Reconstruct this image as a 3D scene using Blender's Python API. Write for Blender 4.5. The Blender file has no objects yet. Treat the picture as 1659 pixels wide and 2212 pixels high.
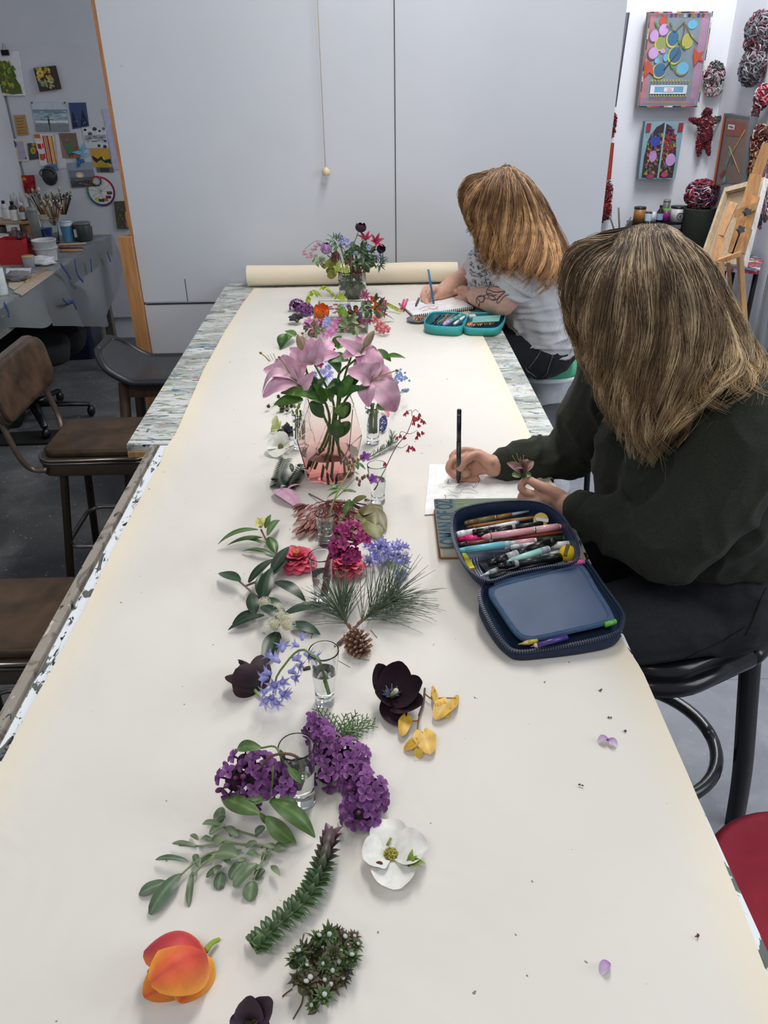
import bpy, math, random
import numpy as np
from mathutils import Vector, Matrix, noise
from mathutils.bvhtree import BVHTree
PI = math.pi
S = bpy.context.scene
COL = S.collection
# ------------------------------------------------------------------ camera
F = 1700.0; CX = 829.5; CY = 1106.0
_y = Vector((786-CX, CY-138, -F)).normalized()
_vx = 52.0; _vy = (-(F*F)-(786-CX)*_vx)/968.0
_d = Vector((_vx, _vy, -F)); _d = (_d-_y*_d.dot(_y)).normalized()
_z = -_d; _x = _y.cross(_z)
ROT = Matrix((_x, _y, _z))
CAM = Vector((0, 0, 1.75))
cd = bpy.data.cameras.new('camera'); cam = bpy.data.objects.new('camera', cd); COL.objects.link(cam)
cam.matrix_world = Matrix.Translation(CAM) @ ROT.to_4x4()
cd.sensor_fit = 'HORIZONTAL'; cd.sensor_width = 36.0; cd.lens = 36.0*F/1659.0
cd.clip_start = 0.05; cd.clip_end = 60
S.camera = cam
# ------------------------------------------------------------------ light and exposure
S.view_settings.view_transform = 'Standard'; S.view_settings.look = 'None'
S.view_settings.gamma = 1.0; S.view_settings.exposure = -0.10
S.view_settings.use_curve_mapping = False
W = bpy.data.worlds.new('world'); S.world = W; W.use_nodes = True
W.node_tree.nodes['Background'].inputs[0].default_value = (0.80, 0.88, 1.0, 1)
W.node_tree.nodes['Background'].inputs[1].default_value = 0.36
def area(name, loc, sx, sy, power, col, target):
  l = bpy.data.lights.new(name, 'AREA'); l.shape = 'RECTANGLE'; l.size = sx; l.size_y = sy
  l.energy = power; l.color = col
  o = bpy.data.objects.new(name, l); COL.objects.link(o); o.location = loc
  o.rotation_euler = (Vector(target)-Vector(loc)).to_track_quat('-Z', 'Y').to_euler()
  return o
area('ceiling_tube_front', (0.35, 2.3, 3.3), 0.35, 1.8, 48, (1, .96, .90), (0.35, 1.9, 0))
area('ceiling_tube_near', (-0.6, -0.6, 3.3), 1.6, 0.5, 22, (1, .95, .88), (-0.2, 0.9, .9))
area('ceiling_tube_right', (1.7, 4.2, 3.3), 0.4, 1.8, 74, (.96, .97, 1), (1.9, 4.6, 0))
area('window_side', (3.0, 0.6, 2.3), 1.6, 1.6, 36, (.86, .92, 1), (0.6, 1.8, .7))

# ------------------------------------------------------------------ measuring helpers (camera geometry)
TZ = 0.900
def ray(px, py): return ROT @ Vector((px-CX, CY-py, -F))
def T(px, py, dz=0.0):
  d = ray(px, py); return CAM + d*((TZ+dz-CAM.z)/d.z)
def DZ(px, py, z):
  d = ray(px, py); return CAM + d*((z-CAM.z)/d.z)
def DY(px, py, Y):
  d = ray(px, py); return CAM + d*(Y/d.y)
def DX(px, py, X):
  d = ray(px, py); return CAM + d*(X/d.x)
def mpp(p):   # metres per pixel at point
  d = ROT.transposed() @ (Vector(p)-CAM); return -d.z/F

def lin(c):
  if isinstance(c, str):
    c = c.lstrip('#'); c = ''.join(q*2 for q in c) if len(c) == 3 else c; c = [int(c[i:i+2], 16)/255 for i in (0, 2, 4)]
  return tuple((x/12.92 if x <= 0.04045 else ((x+0.055)/1.055)**2.4) for x in c)
def mixc(a, b, t): return tuple(a[i]*(1-t)+b[i]*t for i in range(3))
_cc = {}
def C(c):
  if isinstance(c, str):
    if c not in _cc: _cc[c] = lin(c)
    return _cc[c]
  return tuple(c)
def jit(c, s=.12, rnd=random):
  c = C(c); k = 1+rnd.uniform(-s, s)
  return tuple(max(0, x*k*(1+rnd.uniform(-s/3, s/3))) for x in c)

# ------------------------------------------------------------------ mesh builder with colour per vertex
def frame(d, up=(0, 0, 1)):
  d = Vector(d).normalized(); up = Vector(up)
  s = d.cross(up)
  if s.length < 1e-4: s = d.cross(Vector((0, 1, 0.01)))
  s.normalize(); n = s.cross(d).normalized()
  return d, s, n
def basis(o, d, up=(0, 0, 1)):      # matrix: local z along d
  d, s, n = frame(d, up)
  M = Matrix((s, n, d)).transposed().to_4x4()   # x=s, y=n, z=d
  if M.determinant() < 0: M = Matrix((-s, n, d)).transposed().to_4x4()
  M.translation = Vector(o); return M
def rz(a): return Matrix.Rotation(a, 4, 'Z')
def at(o, a=0): return Matrix.Translation(Vector(o)) @ rz(a)
class MB:
  def __init__(s): s.v = []; s.f = []; s.c = []; s.fs = []
  def add(s, vs, fs, col, smooth=True):
    o = len(s.v); s.v += [tuple(v) for v in vs]; s.f += [[i+o for i in f] for f in fs]
    s.fs += [smooth]*len(fs)
    if isinstance(col, list): s.c += [C(c) for c in col]
    else: s.c += [C(col)]*len(vs)
    return s
  def merge(s, o, M=None):
    b = len(s.v)
    s.v += [tuple(M @ Vector(v)) for v in o.v] if M is not None else list(o.v)
    s.f += [[i+b for i in f] for f in o.f]; s.c += o.c; s.fs += o.fs; return s
  def box(s, c, d, col, M=None):
    x, y, z = d[0]/2, d[1]/2, d[2]/2; vs = []
    fs = [(0, 1, 2, 3), (7, 6, 5, 4), (0, 4, 5, 1), (1, 5, 6, 2), (2, 6, 7, 3), (3, 7, 4, 0)]
    q = [Vector((a*x, b*y, e*z))+Vector(c) for e in (1, -1) for a, b in ((-1, -1), (1, -1), (1, 1), (-1, 1))]
    if M is not None: q = [M @ p for p in q]
    for f in fs: s.add([q[i] for i in f], [(0, 1, 2, 3)], col, False)
    return s
  def prism(s, out, z0, z1, col, M=None, ch=0.0, top=None):
    # extruded outline (list of (x,y)), optional chamfer ch on both rims
    n = len(out); cx = sum(p[0] for p in out)/n; cy = sum(p[1] for p in out)/n
    def ring(k, z):
      r = []
      for i in range(n):
        a, b, e = out[i-1], out[i], out[(i+1) % n]
        t = Vector((e[0]-a[0], e[1]-a[1])); t = t.normalized() if t.length > 1e-9 else Vector((1, 0))
        r.append(Vector((b[0]-t.y*k, b[1]+t.x*k, z)))
      return r
    area2 = sum(out[i-1][0]*out[i][1]-out[i][0]*out[i-1][1] for i in range(n))
    sg = 1 if area2 > 0 else -1
    if ch: rings = [ring(sg*ch, z0), ring(sg*ch*.3, z0+ch*.3), ring(0, z0+ch), ring(0, z1-ch), ring(sg*ch*.3, z1-ch*.3), ring(sg*ch, z1)]
    else: rings = [ring(0, z0), ring(0, z1)]
    vs = [p for r in rings for p in r]
    if M is not None: vs = [M @ p for p in vs]
    fs = []
    for k in range(len(rings)-1):
      for i in range(n):
        j = (i+1) % n; fs.append((k*n+i, k*n+j, (k+1)*n+j, (k+1)*n+i))
    s.add(vs, fs, col, bool(ch))
    L = len(rings)-1
    s.add(vs[:n], [tuple(range(n))[::-1]], col, False)
    s.add(vs[L*n:], [tuple(range(n))], top if top is not None else col, False)
    return s
  def tube(s, pts, r, col, n=8, cap=True, flat=1.0, up=(0, 0, 1)):
    pts = [Vector(p) for p in pts]; m = len(pts)
    R = r if isinstance(r, (list, tuple)) else [r]*m
    cols = [C(c) for c in col] if isinstance(col, list) else [C(col)]*m
    vs = []; cs = []; prev = None
    for i, p in enumerate(pts):
      t = (pts[min(i+1, m-1)]-pts[max(i-1, 0)])
      if t.length < 1e-9: t = Vector((0, 0, 1))
      t.normalize()
      if prev is None:
        a = t.cross(Vector(up))
        if a.length < 1e-3: a = t.cross(Vector((1, 0, 0)))
        a.normalize()
      else:
        a = prev-t*prev.dot(t)
        if a.length < 1e-6: a = t.orthogonal()
        a.normalize()
      prev = a; b = t.cross(a)
      for k in range(n):
        an = 2*PI*k/n
        vs.append(p+a*math.cos(an)*R[i]+b*math.sin(an)*R[i]*flat); cs.append(cols[i])
    fs = [(i*n+k, i*n+(k+1) % n, (i+1)*n+(k+1) % n, (i+1)*n+k) for i in range(m-1) for k in range(n)]
    if cap: fs += [tuple(range(n))[::-1], tuple((m-1)*n+k for k in range(n))]
    return s.add(vs, fs, cs)
  def lathe(s, prof, col, M=None, n=24, sx=1, sy=1):
    m = len(prof); cols = col if isinstance(col, list) else [col]*m
    vs = []; cs = []
    for i, (r, z) in enumerate(prof):
      for k in range(n):
        a = 2*PI*k/n; p = Vector((r*math.cos(a)*sx, r*math.sin(a)*sy, z))
        vs.append(M @ p if M is not None else p); cs.append(C(cols[i]))
    fs = [(i*n+k, i*n+(k+1) % n, (i+1)*n+(k+1) % n, (i+1)*n+k) for i in range(m-1) for k in range(n)]
    if prof[0][0] > 1e-6: fs.append(tuple(range(n))[::-1])
    if prof[-1][0] > 1e-6: fs.append(tuple((m-1)*n+k for k in range(n)))
    return s.add(vs, fs, cs)
  def ell(s, c, r, col, M=None, nu=14, nv=8):
    r = r if isinstance(r, (list, tuple)) else (r, r, r)
    prof = [(math.sin(PI*i/nv), -math.cos(PI*i/nv)) for i in range(nv+1)]
    prof[0] = (1e-7, -1); prof[-1] = (1e-7, 1)
    A = Matrix.Translation(Vector(c)) @ Matrix.Diagonal((r[0], r[1], r[2], 1))
    if M is not None: A = Matrix.Translation(Vector(c)) @ M.to_3x3().to_4x4() @ Matrix.Diagonal((r[0], r[1], r[2], 1))
    return s.lathe(prof, col, A, nu)
  def petal(s, base, tip, w, c0, c1=None, up=(0, 0, 1), bend=0.0, cup=0.0, shape='leaf', nu=8, nv=6, curl=0.0, ruf=0.0, vein=None, edge=None, rnd=random):
    # sheet from base to tip: bend lifts the middle along the normal, cup lifts the edges, curl rolls the tip
    base = Vector(base); tip = Vector(tip); ax = tip-base; L = ax.length
    if L < 1e-6: return s
    d, sd, n = frame(ax, up); c0 = C(c0); c1 = C(c1) if c1 is not None else c0
    ph = rnd.uniform(0, 6); vs = []; cs = []
    for i in range(nu+1):
      t = i/nu
      if shape == 'leaf': wd = math.sin(PI*min(1, t*.93+.04)**.85)**.9
      elif shape == 'tulip': wd = math.sin(PI*(t*.94+.05)**.85)**.55
      elif shape == 'round': wd = math.sqrt(max(0, 1-(2*t*.97-.98)**2))*(.35+.65*min(1, t*2.2))
      elif shape == 'heart': wd = math.sqrt(max(0.0, 1-t**1.4))*min(1, .80+t*1.0)
      elif shape == 'lily': wd = math.sin(PI*(t*.95+.035)**.92)**.62*(.55+.45*min(1, t*2))
      elif shape == 'oval': wd = math.sqrt(max(0, 1-(2*t*.985-.985)**2))*(.72+.28*t)
      elif shape == 'strap': wd = min(1, t*5+.3)*min(1, (1-t)*4+.02)
      elif shape == 'fan': wd = .15+.85*t**.8 if t < .93 else .75
      else: wd = 1
      zc = 4*bend*t*(1-t)*L-curl*L*max(0, t-.45)**2*2
      pc = base+d*(t*L)+n*zc
      for j in range(nv+1):
        u = 2*j/nv-1
        k = ruf*w*math.sin(ph+t*14+u*2)*abs(u)
        x = u*wd*w/2
        p = pc+sd*x+n*(cup*w*u*u*wd+k)
        if shape == 'heart' and t < .35: p = p-d*math.sin(PI*min(1, abs(u)*1.1))*L*.26*(1-t/.35)**1.5
        vs.append(p)
        c = mixc(c0, c1, t)
        if edge is not None: c = mixc(c, C(edge), abs(u)**2*.8)
        if vein is not None and j == nv//2: c = mixc(c, C(vein), .5)
        cs.append(c)
    q = nv+1
    fs = [(i*q+j, i*q+j+1, (i+1)*q+j+1, (i+1)*q+j) for i in range(nu) for j in range(nv)]
    return s.add(vs, fs, cs)
  def build(s, name, mat, parent=None, **k):
    V = np.array(s.v, dtype=float)
    mn, mx = V.min(0), V.max(0); o = Vector(((mn[0]+mx[0])/2, (mn[1]+mx[1])/2, mn[2]))
    me = bpy.data.meshes.new(name)
    me.from_pydata((V-np.array(o)).tolist(), [], s.f)
    me.polygons.foreach_set('use_smooth', s.fs)
    at_ = me.color_attributes.new('Col', 'FLOAT_COLOR', 'POINT')
    ca = np.ones((len(s.v), 4), dtype=np.float32); ca[:, :3] = np.array(s.c)
    at_.data.foreach_set('color', ca.ravel())
    me.materials.append(MAT(mat) if isinstance(mat, str) else mat)
    me.update()
    ob = bpy.data.objects.new(name, me); COL.objects.link(ob); ob.location = o
    if parent is not None: adopt(ob, parent)
    tag(ob, **k)
    return ob
def world_loc(o):
  l = Vector(o.location); return l
def adopt(ob, parent):
  ob.parent = parent; ob.matrix_parent_inverse = wm(parent).inverted()
def wm(o):
  M = Matrix.LocRotScale(o.location, o.rotation_euler, o.scale)
  return wm(o.parent) @ o.matrix_parent_inverse @ M if o.parent else M
def tag(o, label=None, cat=None, group=None, kind=None):
  if label: o['label'] = label
  if cat: o['category'] = cat
  if group: o['group'] = group
  if kind: o['kind'] = kind
  return o
def thing(name, loc, label, cat, group=None):
  o = bpy.data.objects.new(name, None); COL.objects.link(o); o.location = Vector(loc); o.empty_display_size = .02
  return tag(o, label, cat, group)
def copy_tree(o, M=None, label=None, parent=None):
  c = o.copy(); COL.objects.link(c)
  if parent is not None:
    c.parent = parent; c.matrix_parent_inverse = o.matrix_parent_inverse.copy()
  for ch in list(o.children): copy_tree(ch, None, None, c)
  if M is not None:
    W_ = M @ wm(o); c.location, q, c.scale = W_.decompose(); c.rotation_mode = 'XYZ'; c.rotation_euler = q.to_euler()
  if label: c['label'] = label
  return c

# ------------------------------------------------------------------ materials
_m = {}
def newmat(name):
  m = bpy.data.materials.new(name); m.use_nodes = True; nt = m.node_tree
  return m, nt, nt.nodes['Principled BSDF']
SPEC = {  # rough, metallic, extra
 'matte': (.85, 0, {}), 'satin': (.5, 0, {}), 'gloss': (.22, 0, {}), 'paint': (.6, 0, {}),
 'metal': (.32, 1, {}), 'dark_metal': (.4, .6, {}), 'wood': (.55, 0, {}), 'cloth': (.95, 0, {'Sheen Weight': .0}),
 'fleece': (1, 0, {'Sheen Weight': .03}), 'leaf': (.42, 0, {}), 'waxy': (.33, 0, {}), 'petal': (.6, 0, {'sss': .0}),
 'knit': (.95, 0, {}), 'velvet': (.7, 0, {}), 'skin': (.5, 0, {'sss': .35}), 'hair': (.6, 0, {'Specular IOR Level': .3}),
 'plastic': (.35, 0, {}), 'paperm': (.9, 0, {}), 'leather': (.38, 0, {}),
}
def MAT(k):
  if k in _m: return _m[k]
  if k in ('glass', 'water', 'pinkglass', 'clearplastic', 'filmplastic'):
    m, nt, b = newmat(k)
    b.inputs['Transmission Weight'].default_value = 1.0
    b.inputs['Roughness'].default_value = {'clearplastic': .15, 'filmplastic': .35}.get(k, 0.0)
    b.inputs['IOR'].default_value = {'water': 1.33, 'glass': 1.46, 'pinkglass': 1.3}.get(k, 1.12)
    N = nt.nodes; tc = N.new('ShaderNodeTexCoord'); tx = N.new('ShaderNodeTexNoise'); tx.inputs['Scale'].default_value = 3
    nt.links.new(tc.outputs['Object'], tx.inputs['Vector'])
    if k == 'pinkglass':
      at_ = N.new('ShaderNodeAttribute'); at_.attribute_name = 'Col'
      nt.links.new(at_.outputs['Color'], b.inputs['Base Color'])
    else:
      c = {'water': (.97, .99, .99), 'glass': (.97, .985, .98), 'clearplastic': (.9, .94, .95), 'filmplastic': (.30, .32, .33)}[k]
      mx = N.new('ShaderNodeMix'); mx.data_type = 'RGBA'
      mx.inputs[6].default_value = (*c, 1); mx.inputs[7].default_value = (*[x*.97 for x in c], 1)
      nt.links.new(tx.outputs['Fac'], mx.inputs[0]); nt.links.new(mx.outputs[2], b.inputs['Base Color'])
    if k == 'filmplastic':
      b.inputs['Transmission Weight'].default_value = .55
    _m[k] = m; return m
  r, me, ex = SPEC[k]
  m, nt, b = newmat(k); N = nt.nodes; Lk = nt.links.new
  a = N.new('ShaderNodeAttribute'); a.attribute_name = 'Col'
  tc = N.new('ShaderNodeTexCoord'); tx = N.new('ShaderNodeTexNoise')
  sc = {'wood': 9, 'petal': 60, 'leaf': 55, 'waxy': 40, 'skin': 60, 'fleece': 260, 'cloth': 120, 'knit': 90, 'velvet': 50, 'leather': 14, 'paint': 14}.get(k, 30)
  amp = {'wood': .34, 'petal': .22, 'leaf': .35, 'skin': .14, 'fleece': .35, 'cloth': .25, 'leather': .7, 'paint': .16, 'hair': .5, 'matte': .16, 'knit': .06}.get(k, .15)
  tx.inputs['Scale'].default_value = sc; tx.inputs['Detail'].default_value = 4
  mp = N.new('ShaderNodeMapping')
  if k == 'wood': mp.inputs['Scale'].default_value = (6, 6, .8)
  Lk(tc.outputs['Object'], mp.inputs[0]); Lk(mp.outputs[0], tx.inputs['Vector'])
  mr = N.new('ShaderNodeMapRange'); mr.inputs[1].default_value = .25; mr.inputs[2].default_value = .75
  mr.inputs[3].default_value = 1-amp; mr.inputs[4].default_value = 1+amp*.6
  Lk(tx.outputs['Fac'], mr.inputs[0])
  mu = N.new('ShaderNodeVectorMath'); mu.operation = 'SCALE'
  Lk(a.outputs['Color'], mu.inputs[0]); Lk(mr.outputs[0], mu.inputs['Scale']); Lk(mu.outputs[0], b.inputs['Base Color'])
  b.inputs['Roughness'].default_value = r; b.inputs['Metallic'].default_value = me
  for q, w in ex.items():
    if q == 'sss':
      b.inputs['Subsurface Weight'].default_value = w; b.inputs['Subsurface Radius'].default_value = (.008, .003, .0015); b.inputs['Subsurface Scale'].default_value = 1
    else: b.inputs[q].default_value = w
  bs = {'leaf': .25, 'petal': .15, 'wood': .12, 'fleece': .25, 'cloth': .2, 'skin': .12, 'leather': .15, 'paint': .08}.get(k, 0)
  if bs:
    bp = N.new('ShaderNodeBump'); bp.inputs['Strength'].default_value = bs; bp.inputs['Distance'].default_value = .002
    Lk(tx.outputs['Fac'], bp.inputs['Height']); Lk(bp.outputs[0], b.inputs['Normal'])
  _m[k] = m; return m
def layered(name, base, layers, rough=.7, bump=0, bscale=20, base2=None, b2scale=3, spec=None):
  # layers: (scale xyz, lo, hi, colour, distortion) laid over the base where a noise passes lo..hi
  m, nt, b = newmat(name); N = nt.nodes; Lk = nt.links.new
  tc = N.new('ShaderNodeTexCoord')
  mx = N.new('ShaderNodeMix'); mx.data_type = 'RGBA'; t0 = N.new('ShaderNodeTexNoise'); t0.inputs['Scale'].default_value = b2scale; t0.inputs['Detail'].default_value = 6
  Lk(tc.outputs['Object'], t0.inputs['Vector'])
  r0 = N.new('ShaderNodeMapRange'); r0.inputs[1].default_value = .3; r0.inputs[2].default_value = .7; Lk(t0.outputs['Fac'], r0.inputs[0]); Lk(r0.outputs[0], mx.inputs[0])
  mx.inputs[6].default_value = (*C(base), 1); mx.inputs[7].default_value = (*C(base2 or base), 1)
  cur = mx.outputs[2]
  for i, (sc, lo, hi, col, dist) in enumerate(layers):
    mp = N.new('ShaderNodeMapping'); mp.inputs['Scale'].default_value = sc; mp.inputs['Location'].default_value = (i*3.7, i*5.1, i*1.3)
    Lk(tc.outputs['Object'], mp.inputs[0])
    t = N.new('ShaderNodeTexNoise'); t.inputs['Scale'].default_value = 1; t.inputs['Detail'].default_value = 5; t.inputs['Roughness'].default_value = .6; t.inputs['Distortion'].default_value = dist
    Lk(mp.outputs[0], t.inputs['Vector'])
    r = N.new('ShaderNodeMapRange'); r.inputs[1].default_value = lo; r.inputs[2].default_value = hi; Lk(t.outputs['Fac'], r.inputs[0])
    x = N.new('ShaderNodeMix'); x.data_type = 'RGBA'; Lk(r.outputs[0], x.inputs[0]); Lk(cur, x.inputs[6]); x.inputs[7].default_value = (*C(col), 1)
    cur = x.outputs[2]
  Lk(cur, b.inputs['Base Color']); b.inputs['Roughness'].default_value = rough
  if spec is not None: b.inputs['Specular IOR Level'].default_value = spec
  if bump:
    t = N.new('ShaderNodeTexNoise'); t.inputs['Scale'].default_value = bscale; t.inputs['Detail'].default_value = 5; Lk(tc.outputs['Object'], t.inputs['Vector'])
    bp = N.new('ShaderNodeBump'); bp.inputs['Strength'].default_value = bump; bp.inputs['Distance'].default_value = .004
    Lk(t.outputs['Fac'], bp.inputs['Height']); Lk(bp.outputs[0], b.inputs['Normal'])
  return m
def rrect(x0, y0, x1, y1, r, n=5):
  out = []
  for cx, cy, a in ((x1-r, y0+r, -PI/2), (x1-r, y1-r, 0), (x0+r, y1-r, PI/2), (x0+r, y0+r, PI)):
    for i in range(n+1):
      t = a+PI/2*i/n; out.append((cx+r*math.cos(t), cy+r*math.sin(t)))
  return out
def circ(r, n=24, cx=0, cy=0, sx=1, sy=1): return [(cx+r*sx*math.cos(2*PI*i/n), cy+r*sy*math.sin(2*PI*i/n)) for i in range(n)]
def bez(ps, n=12):     # Catmull-Rom through points
  P = [Vector(p) for p in ps]; P = [P[0]*2-P[1]]+P+[P[-1]*2-P[-2]]; out = []
  seg = len(P)-3; per = max(1, n//seg)
  for i in range(1, len(P)-2):
    for k in range(per):
      t = k/per; a, b, c, d = P[i-1], P[i], P[i+1], P[i+2]
      out.append(.5*((2*b)+(c-a)*t+(2*a-5*b+4*c-d)*t*t+(3*b-a-3*c+d)*t**3))
  out.append(P[-2]); return out
# ------------------------------------------------------------------ the room
def struct(name, mb, mat, label=None): return mb.build(name, mat, kind='structure', label=label)
PW = 3.62; BW = 5.80; LX = -2.32; RX = 2.34
floor_m = layered('floor_paint', '#55575a', [((5, 5, 5), .5, .75, '#7d7e82', .4), ((2.2, 2.2, 1), .5, .75, '#4b4d50', .3), ((60, 60, 60), .66, .69, '#b9bcbf', 0), ((25, 25, 25), .70, .73, '#2c2e31', .5), ((90, 90, 90), .70, .715, '#f0f0f0', 0), ((9, 9, 9), .76, .78, '#3b6f9c', 1)], rough=.62, bump=.25, bscale=60, base2='#616366', b2scale=1.6)
b = MB(); b.box((0, 2.2, -.05), (9, 10, .1), '#888888'); struct('floor', b, floor_m)
floorr_m = layered('floor_paler', '#7c7f88', [((12, 12, 7), .5, .75, '#92959d', .6), ((3, 3, 1), .5, .8, '#71747d', .3), ((70, 70, 70), .68, .72, '#5c5e64', 0), ((30, 30, 30), .71, .73, '#36383c', .5), ((80, 80, 80), .72, .74, '#f4f4f4', 0), ((9, 9, 9), .77, .79, '#4a86b4', 1)], rough=.5, bump=.5, bscale=45, base2='#8b8e96', b2scale=4)
b = MB(); b.box((2.6, 2.0, .0015), (4.5, 9, .003), '#888888')  # right part of the floor, in a paler grey than the left
for y in (.62, 1.92, 3.2): b.box((2.6, y, .0034), (4.5, .006, .001), '#555555')
struct('floor_right', b, floorr_m)
wall_m = layered('painted_board', '#ccd0d8', [((1.2, 1.2, 1.2), .5, .8, '#c2c7cf', .2), ((28, 28, 28), .755, .77, '#8b8f94', 0), ((9, 9, 9), .79, .81, '#dfe3e8', 0)], rough=.6, bump=.1, bscale=8, base2='#c6cbd4', b2scale=1)
b = MB(); b.box((0, PW+.02, 1.86+.1), (2.06, .04, 2.28), '#cccccc'); b.box((0, PW+.02, .405), (2.06, .04, .80), '#cccccc')
struct('wall_back', b, wall_m)
b = MB(); b.box((.123, PW-.0005, 1.96), (.004, .003, 2.26), '#4a4c50'); b.box((0, PW-.0005, .811), (2.04, .003, .006), '#22242a')
b.box((-.83, PW-.0005, .87), (.003, .002, .1), '#555a60')
struct('trim_1', b, 'matte')
b = MB(); b.box((-1.034, PW+.02, 2.1), (.014, .043, 2.0), '#b0784a'); struct('trim_2', b, 'wood')
b = MB(); b.box((-1.06, PW+.0, .56), (.055, .07, 1.10), '#b98452'); struct('trim_3', b, 'wood')
wl = layered('wall_paint', '#d3d5d9', [((2, 2, 2), .5, .8, '#c6c9ce', .2), ((60, 60, 60), .73, .75, '#94979b', 0)], rough=.75, base2='#cccfd4')
b = MB(); b.box((LX-.05, 2.5, 1.7), (.1, 6.8, 3.4), '#cccccc'); struct('wall_left', b, wl)
b = MB(); b.box((-.7, BW+.05, 1.7), (3.4, .1, 3.4), '#cccccc'); struct('wall_rear_left', b, wl)
wr = layered('wall_white', '#eceef2', [((2, 2, 2), .5, .8, '#e2e4ea', .2), ((60, 60, 60), .745, .76, '#a8abb0', 0)], rough=.7, base2='#e6e8ee')
b = MB(); b.box((1.7, BW+.05, 1.7), (1.4, .1, 3.4), '#cccccc'); struct('wall_rear_right', b, wr)
b = MB(); b.box((RX+.05, 4.6, 1.7), (.1, 2.4, 3.4), '#cccccc'); struct('wall_right', b, wr)
b = MB(); b.box((0, 3.4, 3.45), (4.9, 5.0, .1), '#cccccc'); struct('ceiling', b, wl)
b = MB(); b.box((-1.2, BW-.012, 1.02), (2.2, .024, 1.72), '#d5d8dc'); b.box((-1.2, BW-.0245, 1.62), (1.9, .001, .0025), '#7b7f84')
pin_board = struct('trim_4', b, wl)
# hanging pull cord
r = random.Random(4)
t = thing('pull_cord', DY(703, 376, PW-.03), 'thin cream pull cord with a round wooden knob hanging on white wall', 'cord')
b = MB(); b.tube([(DY(703, 365, PW-.03).x, PW-.03, z) for z in (3.39, 2.4, 1.372)], .0017, '#cfc3ac', 6); b.build('cord', 'matte', t)
k = DY(704, 370, PW-.03); b = MB(); b.lathe([(0.0001, -.018), (.014, -.016), (.018, -.006), (.017, .004), (.009, .012), (.003, .016)], '#d8c7a4', at(k), 16); b.build('knob', 'wood', t)
# ------------------------------------------------------------------ tables
splat = layered('splattered_paint', '#bfc4c0', [((5, 14, 5), .44, .60, '#9da09c', .8), ((9, 40, 5), .56, .60, '#717a74', 1.2), ((14, 70, 5), .62, .66, '#dfe4e2', 1.5), ((12, 60, 6), .61, .64, '#46656f', 1.8), ((10, 44, 6), .63, .65, '#3f76a4', 1.2), ((9, 52, 6), .62, .65, '#75864a', 1.4), ((12, 44, 6), .645, .66, '#c0606e', 1), ((9, 40, 6), .65, .67, '#c4ae40', 1.3), ((20, 90, 6), .62, .64, '#2b2c36', 1.5), ((70, 70, 60), .70, .72, '#333640', .4)], rough=.5, bump=.25, bscale=90, base2='#d3d8d6', b2scale=5)
t = thing('work_table', (-.08, 2.7, 0), 'rear work table with paint-splattered white top against the wall', 'table')
b = MB(); b.box((-.08, 2.7425, TZ-.0095), (1.122, 1.73, .017), '#cccccc'); b.build('tabletop', splat, t)
b = MB(); b.box((-.08, 2.735, TZ-.026), (1.118, 1.73, .015), '#b08a5c'); b.build('top_edging', 'wood', t)
b = MB(); b.box((-.08, 1.91, TZ-.083), (1.04, .03, .09), '#a9825a'); b.box((-.08, 3.55, TZ-.083), (1.04, .03, .09), '#a9825a')
b.box((-.595, 2.735, TZ-.083), (.03, 1.6, .09), '#a9825a'); b.box((.435, 2.735, TZ-.083), (.03, 1.6, .09), '#a9825a'); b.build('apron', 'wood', t)
for x in (-.56, .40):
  for y in (2.1, 3.5): b = MB(); b.box((x, y, .39), (.07, .07, .78), '#8d6a48'); b.build('leg', 'wood', t)
edge_m = layered('smudged_white', '#e9eff4', [((30, 9, 10), .545, .56, '#5d635f', 1.2), ((40, 16, 8), .58, .60, '#23272b', 1.4), ((26, 12, 8), .62, .64, '#2c5a4c', 1.2), ((36, 12, 8), .65, .665, '#6d5550', 1), ((70, 50, 50), .66, .68, '#1e2024', .4)], rough=.45, base2='#e2e8ee')
rail_m = layered('stained_rail', '#8f887f', [((30, 14, 10), .52, .6, '#6c655e', 1.2), ((50, 22, 20), .62, .65, '#2c2b2d', 1), ((40, 16, 8), .68, .70, '#c3bcb2', 1), ((30, 16, 8), .72, .735, '#3c3560', 1), ((28, 10, 8), .735, .75, '#a98f4e', 1)], rough=.6, bump=.2, bscale=60, base2='#9a938a', b2scale=9)
t = thing('work_table', (-.05, 1.0, 0), 'front work table under the cream paper, with smudged white edge', 'table')
b = MB(); b.box((-.0665, .935, TZ-.0125), (.971, 1.872, .021), '#ffffff'); b.build('tabletop', edge_m, t)
b = MB(); b.box((-.555, .94, TZ-.018), (.006, 1.86, .02), '#5d564f'); b.box((-.567, .94, TZ-.010), (.018, 1.86, .026), '#8f887f'); b.build('side_rail', rail_m, t)
b = MB(); b.box((-.06, .1, TZ-.073), (.86, .03, .1), '#d9d4c8'); b.box((-.06, 1.80, TZ-.073), (.86, .03, .1), '#d9d4c8')
b.box((-.50, .95, TZ-.073), (.03, 1.7, .1), '#d9d4c8'); b.box((.385, .95, TZ-.073), (.025, 1.7, .1), '#d9d4c8'); b.build('apron', 'paint', t)
for x in (-.47, .35):
  for y in (.15, 1.72): b = MB(); b.box((x, y, .39), (.06, .06, .78), '#8b8378'); b.build('leg', 'wood', t)
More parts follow.
